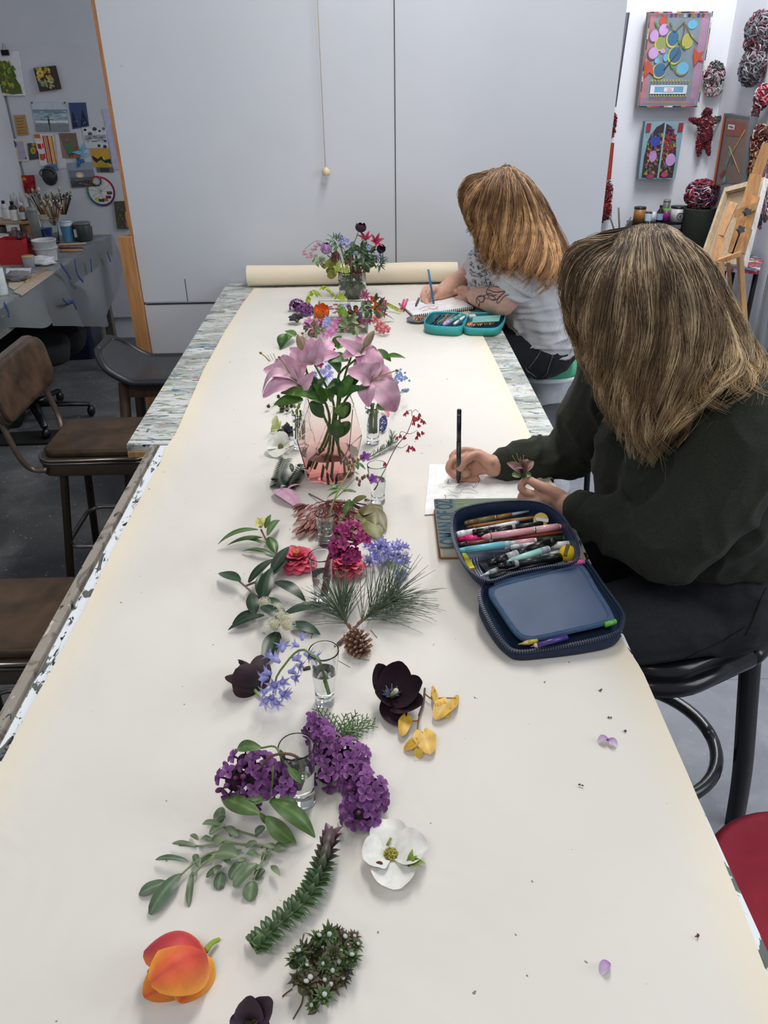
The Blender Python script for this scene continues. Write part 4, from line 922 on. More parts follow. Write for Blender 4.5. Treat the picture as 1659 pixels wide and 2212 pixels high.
b.tube([(p-fc)*.935+fc+Vector((0, 0, .0018)) for p in fp]+[(fp[0]-fc)*.935+fc+Vector((0, 0, .0018))], .0005, '#5c7492', 4); b.build('flap_binding', 'cloth', t)
b = MB(); rows = [[(p-fc)*g+fc+Vector((0, 0, dz)) for i, p in enumerate(fp)] for g, dz in ((.905, .0), (.6, -.001), (.3, -.002), (.02, -.002))]
vs = [p for r_ in rows for p in r_]; b.add(vs, [(k*m+i, k*m+(i+1) % m, (k+1)*m+(i+1) % m, (k+1)*m+i) for k in range(3) for i in range(m)]+[tuple(3*m+i for i in range(m))], '#33496a'); b.build('mesh_flap', 'satin', t)
zipper([p+(p-lc)*.004+Vector((0, 0, .001)) for p in lid])
b = MB(); q = [DZ(1068, 1256, TZ+.064), DZ(1240, 1214, TZ+.072), DZ(1246, 1228, TZ+.066), DZ(1066, 1270, TZ+.060)]; b.add(q, [(0, 1, 2, 3)], '#33486a'); b.build('hinge_fabric', 'cloth', t)
# the pens in it: coordinates measured in a blow-up of the tray
def Q(x, y, h): return DZ(950+x/5.184, 1080+y/5.184, TZ+h)
grp = 'pens and brushes in the navy case'
R0 = .0046
def P(name, a, c, r, cols, label, **k): return pen(name, Q(*a), Q(*c), r, cols, label, grp, **k)
P('brush_pen', (275, 262, .062), (995, 125, .066), .0052, [(0, '#8a6f4c', (.5, .95), 'cap'), (.04, '#7e6645', 1, 'cap'), (.2, '#7d7352', 1.05, 'cap'), (.46, '#c9b48a', 1.1, 'ring'), (.49, '#a5793f', .8, 'barrel'), (.73, '#b9c0c4', (.65, .4), 'nib')], 'olive and brown brush pen, farthest in the navy case')
P('paint_brush', (300, 305, .056), (1110, 190, .060), .0044, [(0, '#7a4d2b', (.5, .8), 'handle'), (.08, '#a87443', (.8, 1), 'handle'), (.6, '#b8834c', (1, .75), 'handle'), (.93, '#222', (.8, .5), 'bristles')], 'light brown wooden paint brush in the navy case', mat='wood', cat='brush')
P('marker_pen', (190, 390, .060), (880, 255, .062), .0062, [(0, '#e8e8ea', (.9, 1.05), 'cap'), (.04, '#f4f4f6', 1.1, 'cap'), (.12, '#dfe0e2', 1.0, 'cap'), (.3, '#e9eaec', .85, 'barrel'), (.5, '#b9bcc4', .86, 'barrel'), (.62, '#eceef0', .86, 'barrel'), (.96, '#4a88b5', .8, 'barrel')], 'white capped pen with blue end in the navy case')
P('fineliner', (370, 362, .064), (1150, 268, .064), .0056, [(0, '#151517', (.9, 1), 'cap'), (.06, '#1d1d20', 1.05, 'cap'), (.3, '#28282c', 1, 'barrel'), (.55, '#9a9aa0', .98, 'barrel'), (.6, '#1e1e22', 1, 'barrel')], 'black pen directly above the pink pen in the navy case')
P('fineliner', (420, 395, .060), (800, 330, .062), .0056, [(0, '#111113', .9, 'cap'), (.3, '#222226', 1, 'barrel'), (.5, '#77777c', 1, 'barrel'), (.55, '#1a1a1d', 1, 'barrel')], 'short black pen half hidden by the pink pen')
P('fountain_pen', (470, 418, .072), (1385, 292, .072), .0066, [(0, '#e0969c', (.25, .75), 'barrel'), (.05, '#eba9ae', (.75, .95), 'barrel'), (.1, '#2b2b2e', .97, 'ring'), (.106, '#f0b3b8', (.96, 1), 'barrel'), (.62, '#d9d3cc', 1.1, 'ring'), (.645, '#f1b5ba', 1.05, 'cap'), (.93, '#2b2b2e', 1.0, 'ring'), (.936, '#e8a3a9', (.95, .3), 'cap')], 'glossy pink pen with silver band lying on top in the navy case', mat='gloss')
P('highlighter', (190, 438, .052), (560, 418, .054), .0066, [(0, '#c9215f', (.8, 1), 'cap'), (.25, '#ef3b8b', 1.05, 'cap'), (.7, '#c92a64', 1, 'barrel')], 'short magenta highlighter in the navy case')
P('coloured_pencil', (330, 485, .056), (1415, 352, .062), .0042, [(0, '#8a4c3c', .9, 'barrel'), (.2, '#d8cfc8', 1.1, 'ferrule'), (.24, '#8d3c33', 1, 'barrel'), (.5, '#a8473a', 1, 'barrel')], 'long dull red pencil under the pink pen', hexa=True, cat='pencil')
P('marker_pen', (1060, 440, .052), (1410, 428, .054), .0060, [(0, '#2d4a2c', 1, 'barrel'), (.9, '#405f3c', 1.0, 'barrel'), (.97, '#c9ccc4', .9, 'cap')], 'dark green pen at the right of the navy case')
P('paint_brush', (165, 500, .050), (330, 500, .052), .0066, [(0, '#1c1815', (.4, 1), 'bristles'), (.85, '#2a2622', 1, 'bristles')], 'black brush tuft at the left wall of the navy case', cat='brush')
P('water_brush', (195, 572, .058), (1080, 455, .062), .0072, [(0, '#5fb5c4', (.6, .8), 'cap'), (.1, '#74c2d0', (.85, 1.05), 'cap'), (.58, '#9dc6cf', .95, 'barrel'), (.66, '#bfc3c8', .8, 'barrel'), (.74, '#dba7b1', .85, 'barrel'), (.97, '#e9c9cf', .75, 'barrel')], 'turquoise and pink water brush across the navy case')
P('marker_pen', (720, 532, .056), (1060, 500, .060), .0052, [(0, '#c8cbd0', (.8, 1), 'barrel'), (.1, '#8e949c', 1, 'barrel'), (.2, '#e1e3e6', 1, 'barrel'), (.5, '#9ca3ac', 1, 'barrel'), (.6, '#d7dade', .9, 'barrel')], 'clear pen with barcode label beside the turquoise brush')
P('marker_pen', (1230, 515, .058), (1485, 492, .060), .0068, [(0, '#d6d8da', .9, 'barrel'), (.15, '#f0f1f2', 1, 'cap'), (.8, '#e4e5e7', (1, .8), 'cap')], 'white pen end beside the yellow sharpener')
P('mechanical_pencil', (545, 715, .058), (1295, 455, .068), .0078, [(0, '#0d0d0f', (.8, .9), 'barrel'), (.12, '#1b1b1e', 1, 'barrel'), (.26, '#a9abb0', 1.01, 'barrel'), (.40, '#b9bbc0', 1.01, 'barrel'), (.42, '#161619', .95, 'barrel'), (.6, '#0f0f11', 1.1, 'grip'), (.9, '#151518', (1.05, .8), 'grip')], 'thick black pen with rubber grip lying diagonally')
P('mechanical_pencil', (740, 700, .056), (1225, 545, .064), .0066, [(0, '#9fd8cf', (.4, .9), 'barrel'), (.12, '#a9e0d6', 1, 'barrel'), (.8, '#a3a9b4', 1.0, 'cap'), (.97, '#dfe3e6', .8, 'cap')], 'mint green pen with grey end in the navy case')
P('marker_pen', (1130, 640, .054), (1330, 590, .058), .0048, [(0, '#8b8d92', 1, 'barrel'), (.5, '#b9bbc0', 1, 'barrel')], 'small grey pen end beside the mint green pen')
P('fineliner', (650, 745, .058), (1400, 625, .062), .0062, [(0, '#0f0f12', (.85, 1), 'cap'), (.1, '#17171a', 1.05, 'cap'), (.2, '#26262a', 1, 'barrel'), (.24, '#9fa0a6', 1.01, 'barrel'), (.30, '#2b2b2f', 1, 'barrel'), (.66, '#121215', 1.08, 'grip')], 'black pen with silver stripe in front of the mint pen')
P('mechanical_pencil', (440, 858, .046), (760, 740, .054), .0056, [(0, '#d9dcde', (.1, .2), 'nib'), (.15, '#cfd3d6', (.3, .7), 'nib'), (.35, '#9fa3a7', .9, 'barrel'), (.6, '#6f7377', 1, 'barrel')], 'clear mechanical pencil tip pointing at the zip corner')
P('mechanical_pencil', (560, 870, .044), (1360, 655, .054), .0060, [(0, '#0b0b0d', .9, 'barrel'), (.4, '#151517', 1, 'barrel')], 'plain black pen lowest in the navy case')
t2 = thing('sharpener', Q(1130, 240, .06), 'round brass pencil sharpener in the navy case', 'sharpener')
Ms = basis(Q(1132, 228, .068), (-.2, -.55, .8)); b = MB(); b.prism(circ(.0150, 28), -.004, .004, '#b59c5a', Ms, ch=.0008); b.build('body', 'metal', t2)
b = MB(); b.box((.003, -.001, .0052), (.024, .007, .0018), '#bfc3c6', Ms); b.build('blade', 'metal', t2)
t2 = thing('sharpener', Q(1425, 620, .05), 'yellow ball shaped pencil sharpener in the navy case', 'sharpener')
b = MB(); c_ = Q(1425, 600, .064); b.ell(c_+Vector((.0012, 0, 0)), (.0165, .0165, .0155), '#e3c51f', nu=22, nv=14); b.build('body', 'plastic', t2)
b = MB(); Mx = basis(c_+Vector((-.004, -.008, .0125)), (-.3, -.6, .75)); b.box((0, 0, 0), (.006, .022, .006), '#6f5b12', Mx); b.build('slot', 'matte', t2)
t2 = thing('eraser', Q(300, 700, .04), 'bright yellow eraser strip at the left of the navy case', 'eraser')
a_, c_ = Q(245, 610, .040), Q(350, 780, .036); d = (c_-a_); Mx = basis((a_+c_)/2, d); b = MB(); b.box((0, 0, 0), (.014, .007, d.length), '#d9d31c', Mx)
for k in range(5): b.box((-.005+.0025*k, .0036, 0), (.0007, .0006, d.length*.8), '#6b6a1a', Mx)
b.build('body', 'matte', t2)
t2 = thing('tin', Q(600, 680, .03), 'small black tin with bent silver wires at the bottom of the navy case', 'tin')
pc = [Q(345, 610, .034), Q(800, 560, .036), Q(800, 700, .034), Q(520, 800, .034)]; z_ = TZ+.034
b = MB(); out = [(p.x, p.y) for p in pc]; out = out if sum(out[i-1][0]*out[i][1]-out[i][0]*out[i-1][1] for i in range(4)) > 0 else out[::-1]; b.prism(out, z_-.012, z_, '#17181b'); b.build('box', 'gloss', t2)
b = MB()
for k in range(3): b.tube(bez([Q(350+k*32, 610, .037), Q(352+k*34, 690, .037), Q(400+k*30, 800, .037), Q(440+k*24, 850, .037)], 12), .0007, '#c6c8cc', 6)
b.tube(bez([Q(590, 600, .038), Q(620, 660, .039), Q(640, 650, .039), Q(650, 600, .038)], 10), .0007, '#c6c8cc', 6); b.build('wire', 'metal', t2)
grp2 = 'pencils tucked in the lid of the navy case'
pen('coloured_pencil', DZ(1228, 1218, TZ+.074), DZ(1262, 1212, TZ+.076), .0046, [(0, '#c9508c', 1, 'barrel'), (.35, '#e9e1e4', 1.02, 'ferrule'), (.4, '#cf5a94', 1, 'barrel')], 'pink pencil end sticking out at the lid hinge', grp2, cat='pencil')
pen('coloured_pencil', DZ(1306, 1350, TZ+.042), DZ(1329, 1342, TZ+.042), .0048, [(0, '#5fae3a', 1, 'barrel'), (.9, '#79c24c', (1, .9), 'barrel')], 'bright green pencil end in the lid corner', grp2, cat='pencil')
pen('coloured_pencil', DZ(1119, 1392, TZ+.034), DZ(1160, 1384, TZ+.034), .0042, [(0, '#8f8a2e', (.15, .4), 'lead'), (.2, '#c9a36e', (.4, 1), 'wood_tip'), (.5, '#b3ad35', 1, 'barrel')], 'yellow green pencil tip in the lid front', grp2, cat='pencil')
pen('coloured_pencil', DZ(1146, 1397, TZ+.036), DZ(1225, 1376, TZ+.038), .0042, [(0, '#4b2f86', (.15, .4), 'lead'), (.08, '#c9a37c', (.4, 1), 'wood_tip'), (.16, '#45307f', 1, 'barrel')], 'purple pencil tip in the lid front', grp2, cat='pencil')
# ---- far end: spiral sketchbook, pens, dish, teal case
t = thing('sketchbook', T(940, 660, 0), 'open white spiral sketchbook under the far hand', 'sketchbook')
sb = [(862, 656), (985, 640), (1025, 664), (893, 684)]
def quadz(pts, z0, z1, col, name, mat, par):
  P_ = [DZ(x, y, TZ+z1) for x, y in pts]; out = [(p.x, p.y) for p in P_]
  if sum(out[i-1][0]*out[i][1]-out[i][0]*out[i-1][1] for i in range(len(out))) < 0: out = out[::-1]
  b = MB(); b.prism(out, TZ+z0, TZ+z1, col); return b.build(name, mat, par)
quadz([(861, 655), (987, 639), (1027, 665), (892, 686)], .002, .005, '#3a3b3f', 'cover', 'matte', t); quadz([(864, 654), (985, 640), (1023, 663), (894, 681)], .005, .013, '#f1f2f3', 'pages', 'paperm', t)
b = MB(); n = 30
for k in range(n):
  p = T(895, 685, .008).lerp(T(1024, 666, .008), (k+.5)/n); b.tube([p+Vector((0, .0085*math.cos(a_), .0085*math.sin(a_))) for a_ in [2*PI*q/9 for q in range(10)]], .0012, '#2c2d30', 5)
b.build('spiral_binding', 'metal', t)
b = MB()
for L in ([(905, 668), (920, 662), (940, 660)], [(912, 672), (930, 667), (948, 668)], [(925, 664), (938, 668), (946, 662)]): b.tube(bez([T(x, y, .0135) for x, y in L], 8), .0016, '#d49aa8', 4, flat=.2)
b.build('pencil_marks', 'matte', t)
pen('marker_pen', T(866, 667, .015), T(873, 648, .015), .0045, [(0, '#d0306f', .9, 'cap'), (.3, '#e2437f', 1, 'barrel')], 'left one of two hot pink pens on the sketchbook corner', 'pink pens on the sketchbook')
pen('marker_pen', T(872, 667, .015), T(880, 647, .015), .0045, [(0, '#c92a66', .9, 'cap'), (.3, '#e24f8a', 1, 'barrel')], 'right one of two hot pink pens on the sketchbook corner', 'pink pens on the sketchbook')
pen('graphite_stick', T(898, 661, .016), T(905, 645, .016), .005, [(0, '#3c4a50', (.6, 1), 'barrel'), (.3, '#55646a', 1, 'barrel')], 'short grey pencil stub on the sketchbook', cat='pencil')
t = thing('dish', T(900, 696, 0), 'small grey saucer of pencil shavings beside the teal case', 'dish')
b = MB(); b.lathe([(.018, .002), (.03, .003), (.041, .010), (.042, .012), (.039, .0105), (.028, .006), (.0001, .005)], '#9da0a2', at(T(902, 695, 0)), 32); b.build('saucer', 'metal', t)
b = MB(); rnd = random.Random(2)
for k in range(26):
  p = T(905, 694, .008)+Vector((rnd.uniform(-.018, .018), rnd.uniform(-.015, .015), rnd.uniform(0, .012))); b.petal(p, p+Vector((rnd.uniform(-.012, .012), rnd.uniform(-.012, .012), rnd.uniform(0, .008))), .009, rnd.choice(['#c89a76', '#b5714f', '#d8b48e', '#a9553c']), bend=.4, cup=.5, shape='fan', nu=4, nv=4)
b.build('pencil_shavings', 'matte', t, kind='stuff')
teal = '#2f9c8c'
t = thing('pencil_case', T(1000, 700, 0), 'open teal hard pencil case full of coloured pencils at the far end', 'pencil case')
def tray(pts, h, name):
  top = closed([DZ(x, y, TZ+h) for x, y in pts], 48); m = len(top); c_ = sum(top, Vector())/m
  b = MB(); rows = [[(p-c_)*.955+c_-Vector((0, 0, .002)) for p in top], [(p-c_)*.985+c_+Vector((0, 0, .0015)) for p in top], top, [(p-c_)*1.0+c_-Vector((0, 0, h*.5)) for p in top], [(p-c_)*.95+c_-Vector((0, 0, h*.93)) for p in top], [(p-c_)*.02+c_-Vector((0, 0, h*.95)) for p in top]]
  vs = [p for r_ in rows for p in r_]; cs = ['#3fb0b8']*m+['#37aebf']*m*2+['#2f9c8c']*m*3
  b.add(vs, [(k*m+i, k*m+(i+1) % m, (k+1)*m+(i+1) % m, (k+1)*m+i) for k in range(5) for i in range(m)], cs); b.build(name, 'satin', t)
  b = MB(); rows = [[(p-c_)*.955+c_-Vector((0, 0, .002)) for p in top], [(p-c_)*.93+c_-Vector((0, 0, h*.75)) for p in top], [(p-c_)*.02+c_-Vector((0, 0, h*.75)) for p in top]]
  vs = [p for r_ in rows for p in r_]; b.add(vs, [(k*m+i, k*m+(i+1) % m, (k+1)*m+(i+1) % m, (k+1)*m+i) for k in range(2) for i in range(m)], '#24707c'); b.build(name+'_lining', 'satin', t)
tray([(916, 696), (925, 680), (940, 673), (985, 674), (1008, 680), (1005, 696), (992, 706), (960, 706), (930, 703)], .036, 'tray'); tray([(1000, 700), (1010, 682), (1020, 676), (1080, 675), (1092, 680), (1086, 697), (1070, 709), (1040, 710), (1010, 708)], .030, 'lid')
b = MB(); b.add([DZ(1022, 684, TZ+.036), DZ(1082, 680, TZ+.034), DZ(1078, 694, TZ+.03), DZ(1020, 697, TZ+.032)], [(0, 1, 2, 3)], '#7fb8b4'); b.build('mesh_pocket', 'satin', t)
rnd = random.Random(5)
tl = [('#1c2a33', 'black'), ('#1f3d4d', 'dark blue'), ('#2f8f86', 'teal'), ('#b06a44', 'copper'), ('#b8836a', 'rosy brown'), ('#244a3c', 'dark green'), ('#8f4a34', 'red brown'), ('#c89a7c', 'light tan')]
for k, (c_, nm) in enumerate(tl):
  x = 930+k*7; pen('coloured_pencil', DZ(x, 701-k*.6, TZ+.026+.002*(k % 3)), DZ(x+18+rnd.uniform(-2, 6), 680+rnd.uniform(-3, 3), TZ+.036+.003*(k % 2)), .0046, [(0, c_, (.4, 1), 'tip'), (.15, c_, 1, 'barrel')], nm+' pencil in the left half of the teal case', 'pencils in the teal case', cat='pencil')
for k, c_ in enumerate(('#b7a8dc', '#8e86c4', '#a79bd0')):
  x = 957+k*9; pen('marker_pen', DZ(x, 702-k*4, TZ+.036), DZ(x+22, 690-k*5, TZ+.042), .0075, [(0, c_, (.6, 1.1), 'cap'), (.3, c_, 1, 'barrel'), (.6, '#5aa8a4', 1.02, 'barrel')], ['lower', 'middle', 'upper'][k]+' lilac capped marker in the teal case', 'lilac markers in the teal case')
pen('marker_pen', DZ(981, 700, TZ+.034), DZ(1003, 684, TZ+.036), .005, [(0, '#e9ecee', 1, 'barrel'), (.4, '#2f7f9a', 1.02, 'barrel'), (.5, '#eef0f1', 1, 'barrel')], 'white pen with blue band at the teal case hinge')
cs_ = ['#c0452c', '#d98a3a', '#c8553a', '#e2b08a', '#7d2a22', '#d08a4a', '#e6c39c', '#3d2f28', '#c86a4a', '#a83226', '#e8c8a0', '#cc4a44']
nms = ['scarlet', 'orange', 'brick red', 'peach', 'maroon', 'amber', 'cream', 'dark brown', 'salmon', 'crimson', 'sand', 'coral']
for k, c_ in enumerate(cs_):
  x = 1007+k*5; pen('coloured_pencil', DZ(x, 706-k*.45, TZ+.020), DZ(x+7, 697-k*.5, TZ+.027), .0042, [(0, c_, (.2, .8), 'tip'), (.35, '#d8b58c', 1, 'wood_tip'), (.6, c_, 1, 'barrel')], nms[k]+' pencil point in the right half of the teal case', 'pencil points in the teal case lid', cat='pencil')
t2 = thing('eraser', DZ(1018, 684, TZ+.03), 'white eraser in the right half of the teal case', 'eraser'); b = MB(); b.prism(rrect(-.013, -.009, .013, .009, .004), 0, .012, '#d8d6d4', at(DZ(1020, 687, TZ+.026), .3), ch=.002); b.build('block', 'matte', t2)
# ------------------------------------------------------------------ flowers: shared helpers
def z4(x, y, h=0): return T(260+x/2.37, 1680+y/2.37, h)
def z3(x, y, h=0): return T(440+x/2.86, 1340+y/2.86, h)
def z2(x, y, h=0): return T(440+x/3.19, 1050+y/3.19, h)
def z1(x, y, h=0): return T(540+x/4.366, 680+y/4.366, h)
def zf(x, y, h=0): return T(540+x/4.608, 440+y/4.608, h)
UP = Vector((0, 0, 1))
def inst(name, mb, mat, parent, mats, **k):
  first = None; out = []
  V_ = np.array(mb.v);
  for M in mats:
    if first is None:
      me = bpy.data.meshes.new(name); me.from_pydata(mb.v, [], mb.f); me.polygons.foreach_set('use_smooth', mb.fs)
      a = me.color_attributes.new('Col', 'FLOAT_COLOR', 'POINT'); ca = np.ones((len(mb.v), 4), dtype=np.float32); ca[:, :3] = np.array(mb.c); a.data.foreach_set('color', ca.ravel())
      me.materials.append(MAT(mat)); me.update(); first = me
    o = bpy.data.objects.new(name, first); COL.objects.link(o)
    l, q, sc = M.decompose(); o.location = l; o.rotation_euler = q.to_euler(); o.scale = sc
    if parent is not None: adopt(o, parent)
    tag(o, **k); out.append(o)
  return out
def bloom(t, base, axis, L, rt, w, n, c0, c1, bulge=.2, cup=-.25, ph=0, shape='tulip', name='petal', mat='petal', edge=None, curl=0, part=True, jit_=0.06, b=None, nu=8, nv=6, ruf=0, seed=1, vein=None, arc=None):
  rnd = random.Random(seed*7+n); M = basis(base, axis); R3 = M.to_3x3(); ax = Vector(axis).normalized()
  for k in range(n):
    a = ph+(2*PI if arc is None else arc)*k/n+rnd.uniform(-jit_, jit_)*2; rad = R3 @ Vector((math.cos(a), math.sin(a), 0))
    l = L*(1+rnd.uniform(-jit_, jit_)); tip = Vector(base)+ax*l+rad*rt
    bb = MB() if part else b
    bb.petal(Vector(base)+rad*.0015, tip, w*(1+rnd.uniform(-jit_, jit_)), jit(c0, .08, rnd), jit(c1, .08, rnd), up=rad*1.0+ax*(-.15 if rt < L else .9)*0+(ax*(rt/max(L, 1e-4)) if rt > L*.6 else Vector()), bend=bulge, cup=cup, shape=shape, nu=nu, nv=nv, curl=curl, ruf=ruf, edge=edge, vein=vein, rnd=rnd)
    if part: bb.build(name, mat, t)
def sprig_stem(t, pts, r, col, name='stem', mat='leaf', n=7, res=16):
  P = bez(pts, res) if len(pts) > 2 else [Vector(p) for p in pts]
  b = MB(); m = len(P); b.tube(P, [r*(1-.35*i/m) for i in range(m)], col, n); return b.build(name, mat, t)
def px(p): return mpp(p)
def leaf(b, p, q, wpx, c0, c1=None, **k):
  b.petal(p, q, wpx*mpp(p), c0, c1, **k)
# ---- glasses
def shot_glass(rim, rw, base, label, neckk=.74, water=.6, stems=None, h0=.014):
  B = T(*base); top = DY(rim[0], rim[1], B.y); h = top.z-TZ-.003; R = rw/2*mpp(top); r0 = R*neckk
  t = thing('shot_glass', B, label, 'glass', 'tall shot glasses along the table')
  A = at((B.x, B.y, TZ+.003)); A[0][3] = B.x; n = 36
  sh = Matrix.Identity(4); sh[0][2] = (top.x-B.x)/h; A = Matrix.Translation((B.x, B.y, TZ+.003)) @ sh if abs(top.x-B.x) < .004 else A
  w = .0016
  b = MB(); b.lathe([(.0001, 0), (r0*.85, 0), (r0*.94, 0), (r0, .0015), (r0, .004), (r0*1.0, h*.25), (r0+(R-r0)*.55, h*.6), (R-(R-r0)*.06, h*.94), (R, h-.0035), (R, h-.0012), (R-w*.25, h-.0003), (R-w*.75, h-.0003), (R-w, h-.0012), (R-w, h-.0035), (R-w-(R-r0)*.06, h*.94), (r0+(R-r0)*.55-w, h*.6), (r0-w, h*.27), (r0-w-.0003, h0+.006), (r0-w-.002, h0+.002), (r0*.6, h0), (.0001, h0)], '#ffffff', A, n)
  b.build('glass_wall', 'glass', t)
  hw = h*water
  def ri(z): return (r0-w+(R-r0)*.55*(z/h-.27)/.33) if z/h < .6 else (r0+(R-r0)*(.55+.45*(z/h-.6)/.4)-w)
  b = MB(); b.lathe([(.0001, h0-.0003), (r0*.6, h0-.0003), (r0-w-.0016, h0+.0017), (r0-w+.0002, h0+.006), (r0-w+.0004, h*.27), (ri(hw)+.0004, hw-.0015), (ri(hw)+.0004, hw-.0002), (ri(hw), hw), (.0001, hw)], '#ffffff', A, n); b.build('water', 'water', t)
  return t, B, h, R
# ------------------------------------------------------------------ near group of flowers
rnd = random.Random(77)
# orange tulip
t = thing('tulip', z4(280, 950), 'orange and red striped tulip head lying nearest the camera on the left', 'flower')
Bp = z4(440, 905, .026)
specs = [ # tip, width, up, bend, cup, colours
 ((140, 985, .018), .060, (0.1, .6, .5), .22, -.30, '#dd5a2a', '#b82c2c', '#f2a23a'),
 ((118, 1120, .012), .052, (-.1, -.7, .4), .20, -.30, '#e88a1e', '#d9601c', '#f0a02a'),
 ((300, 1150, .008), .050, (.2, -.8, .3), .24, -.25, '#f09a28', '#dd5a1e', '#f2b040'),
 ((120, 890, .040), .066, (0, .35, .9), .30, -.32, '#cf3a30', '#a82640', '#e8803a'),
 ((155, 1045, .050), .060, (0, -.35, .95), .26, -.28, '#cf3f30', '#dc5a2c', '#f4ac3c')]
for tip, w, up, bd, cp, c0, c1, e in specs:
  b = MB(); b.petal(Bp, z4(*tip), w, c0, c1, up=up, bend=bd, cup=cp, shape='tulip', nu=14, nv=10, edge=e, vein='#b8323a'); b.build('petal', 'petal', t)
sprig_stem(t, [z4(438, 885, .022), z4(470, 845, .012), z4(505, 828, .006)], .0035, '#8fa832')
# dark hellebore-like flower at the bottom edge
t = thing('hellebore', T(545, 2205), 'dark plum flower cut by the bottom picture edge', 'flower')
c = z4(670, 1250, .012)
for (x, y, dz, w) in ((665, 1115, .045, .030), (775, 1130, .040, .028), (560, 1240, .030, .028), (620, 1330, .008, .03), (750, 1330, .01, .03)):
  b = MB(); b.petal(c, z4(x, y, dz), w, '#3a2736', '#33222f', up=(0, -.5, .8), bend=.12, cup=.22, shape='round', edge='#4a3644'); b.build('petal', 'petal', t)
for (x, y) in ((640, 1205), (705, 1230), (690, 1275)):
  b = MB(); b.petal(c+Vector((0, 0, .002)), z4(x, y, .022), .014, '#5d6c3c', '#5f5a46', bend=.1, cup=.2, shape='round'); b.build('bract', 'leaf', t)
# sempervivum cluster
def rosette(c0, c1, n=26, web=True):
  b = MB(); r = random.Random(n)
  for k in range(n):
    a = k*2.4; f = (k/n); el = .15+1.25*(1-f)
    d = Vector((math.cos(a)*math.cos(el), math.sin(a)*math.cos(el), math.sin(el)*.9))
    b.petal(Vector((0, 0, .15)), Vector((0, 0, .15))+d*(.62+.38*f), .30, c0, c1, up=UP, bend=.12, cup=.12, shape='leaf', nu=3, nv=2, rnd=r)
  b.ell((0, 0, .10), (.45, .45, .35), c0, nu=10, nv=6)
  if web: b.ell((0, 0, .62), (.2, .2, .12), '#b9c4bc', nu=8, nv=5)
  return b
def cluster(name, pts, rr, label, root_pts, cat='succulent'):
  t = thing(name, pts[0], label, cat)
  pr = [rosette('#3c5230', '#586b3c'), rosette('#45512f', '#5c4638', 24), rosette('#4a3a35', '#4f5a38', 22, False)]
  G = [[], [], []]
  for i, p in enumerate(pts):
    k = rnd.random(); R = rr*rnd.uniform(.95, 1.45)
    G[0 if k < .5 else 1 if k < .82 else 2].append(Matrix.Translation(p) @ Matrix.Rotation(rnd.uniform(-.6, .6), 4, 'X') @ Matrix.Rotation(rnd.uniform(-.6, .6), 4, 'Y') @ Matrix.Rotation(rnd.uniform(0, 6), 4, 'Z') @ Matrix.Scale(R, 4))
  for g, m_ in zip(pr, G):
    if m_: inst('rosette', g, 'leaf', t, m_)
  b = MB()
  for L in root_pts: b.tube(bez(L, 10), .0008, '#5e4438', 5)
  if root_pts: b.build('roots', 'matte', t)
  return t
P = []
for (x, y) in ((1060, 800), (1120, 800), (1190, 830), (1000, 850), (1075, 850), (1130, 840), (1200, 870), (960, 890), (1020, 895), (1090, 910), (1155, 900), (920, 930), (985, 945), (1050, 950), (1115, 955), (1180, 950), (890, 960), (940, 990), (1010, 1000), (1075, 1000), (1140, 1010), (900, 1030), (960, 1050), (1030, 1060), (1090, 1070), (1130, 1050), (990, 1110), (1040, 1130), (1000, 1160), (940, 1090)):
  P.append(z4(x, y, rnd.uniform(.004, .022)))
cluster('houseleek', P, .0115, 'clump of cobwebbed green houseleek rosettes with thin roots near the bottom', [[z4(910, 920, .01), z4(925, 860, .016), z4(940, 800, .012)], [z4(935, 1080, .005), z4(930, 1150, .004), z4(885, 1235, .002)], [z4(1150, 870, .02), z4(1190, 850, .02), z4(1225, 828, .01)], [z4(1010, 1150, .004), z4(1000, 1200, .002), z4(960, 1210, .002)], [z4(1180, 980, .01), z4(1190, 1010, .006)], [z4(880, 1080, .006), z4(840, 1110, .002), z4(830, 1120, .002)]])
# stacked-leaf sprig
t = thing('hebe_sprig', z4(880, 660), 'long dark green sprig with stacked paired leaves and purple tip', 'sprig')
ax = bez([z4(690, 880, .010), z4(760, 800, .012), z4(850, 720, .014), z4(930, 650, .016), z4(985, 580, .018), z4(1020, 500, .022), z4(1045, 430, .026), z4(1068, 350, .030)], 56)
sprig_stem(t, ax[::4], .0022, '#5f6f45')
b = MB(); n = 24
for k in range(n):
  f = k/(n-1); i = min(len(ax)-2, int(f*(len(ax)-1))); p = ax[i]; d = (ax[i+1]-ax[i]).normalized(); s_ = d.cross(UP).normalized()
  purple = max(0, (f-.72)/.28); c0 = mixc(C('#3b5234'), C('#5b4450'), purple); c1 = mixc(C('#4c6440'), C('#6d4f58'), purple)
  L = .019 if f < .75 else .019+.006*purple; w = .0085 if f < .7 else .0085+.007*purple
  for q in (-1, 1):
    b.petal(p, p+s_*q*L*(.95-.5*purple)+d*L*(.35+.8*purple)+UP*.002, w, c0, c1, up=UP-s_*q*.6, bend=.14, cup=.18, nu=6, nv=4, rnd=rnd)
  if k % 2 == 0: b.petal(p, p+UP*L*.5+d*L*(.6+.5*purple), w, c0, c1, up=UP-d, bend=.1, cup=.15, nu=5, nv=4, rnd=rnd)
for (x, y) in ((640, 815), (690, 860), (700, 905), (735, 880), (750, 830), (670, 840), (715, 790)):
  b.petal(z4(720, 850, .012), z4(x, y, rnd.uniform(.004, .02)), .012, '#4a6a3a', '#5f7c48', bend=.15, cup=.15, nu=5, nv=4, rnd=rnd)
b.build('foliage', 'waxy', t)
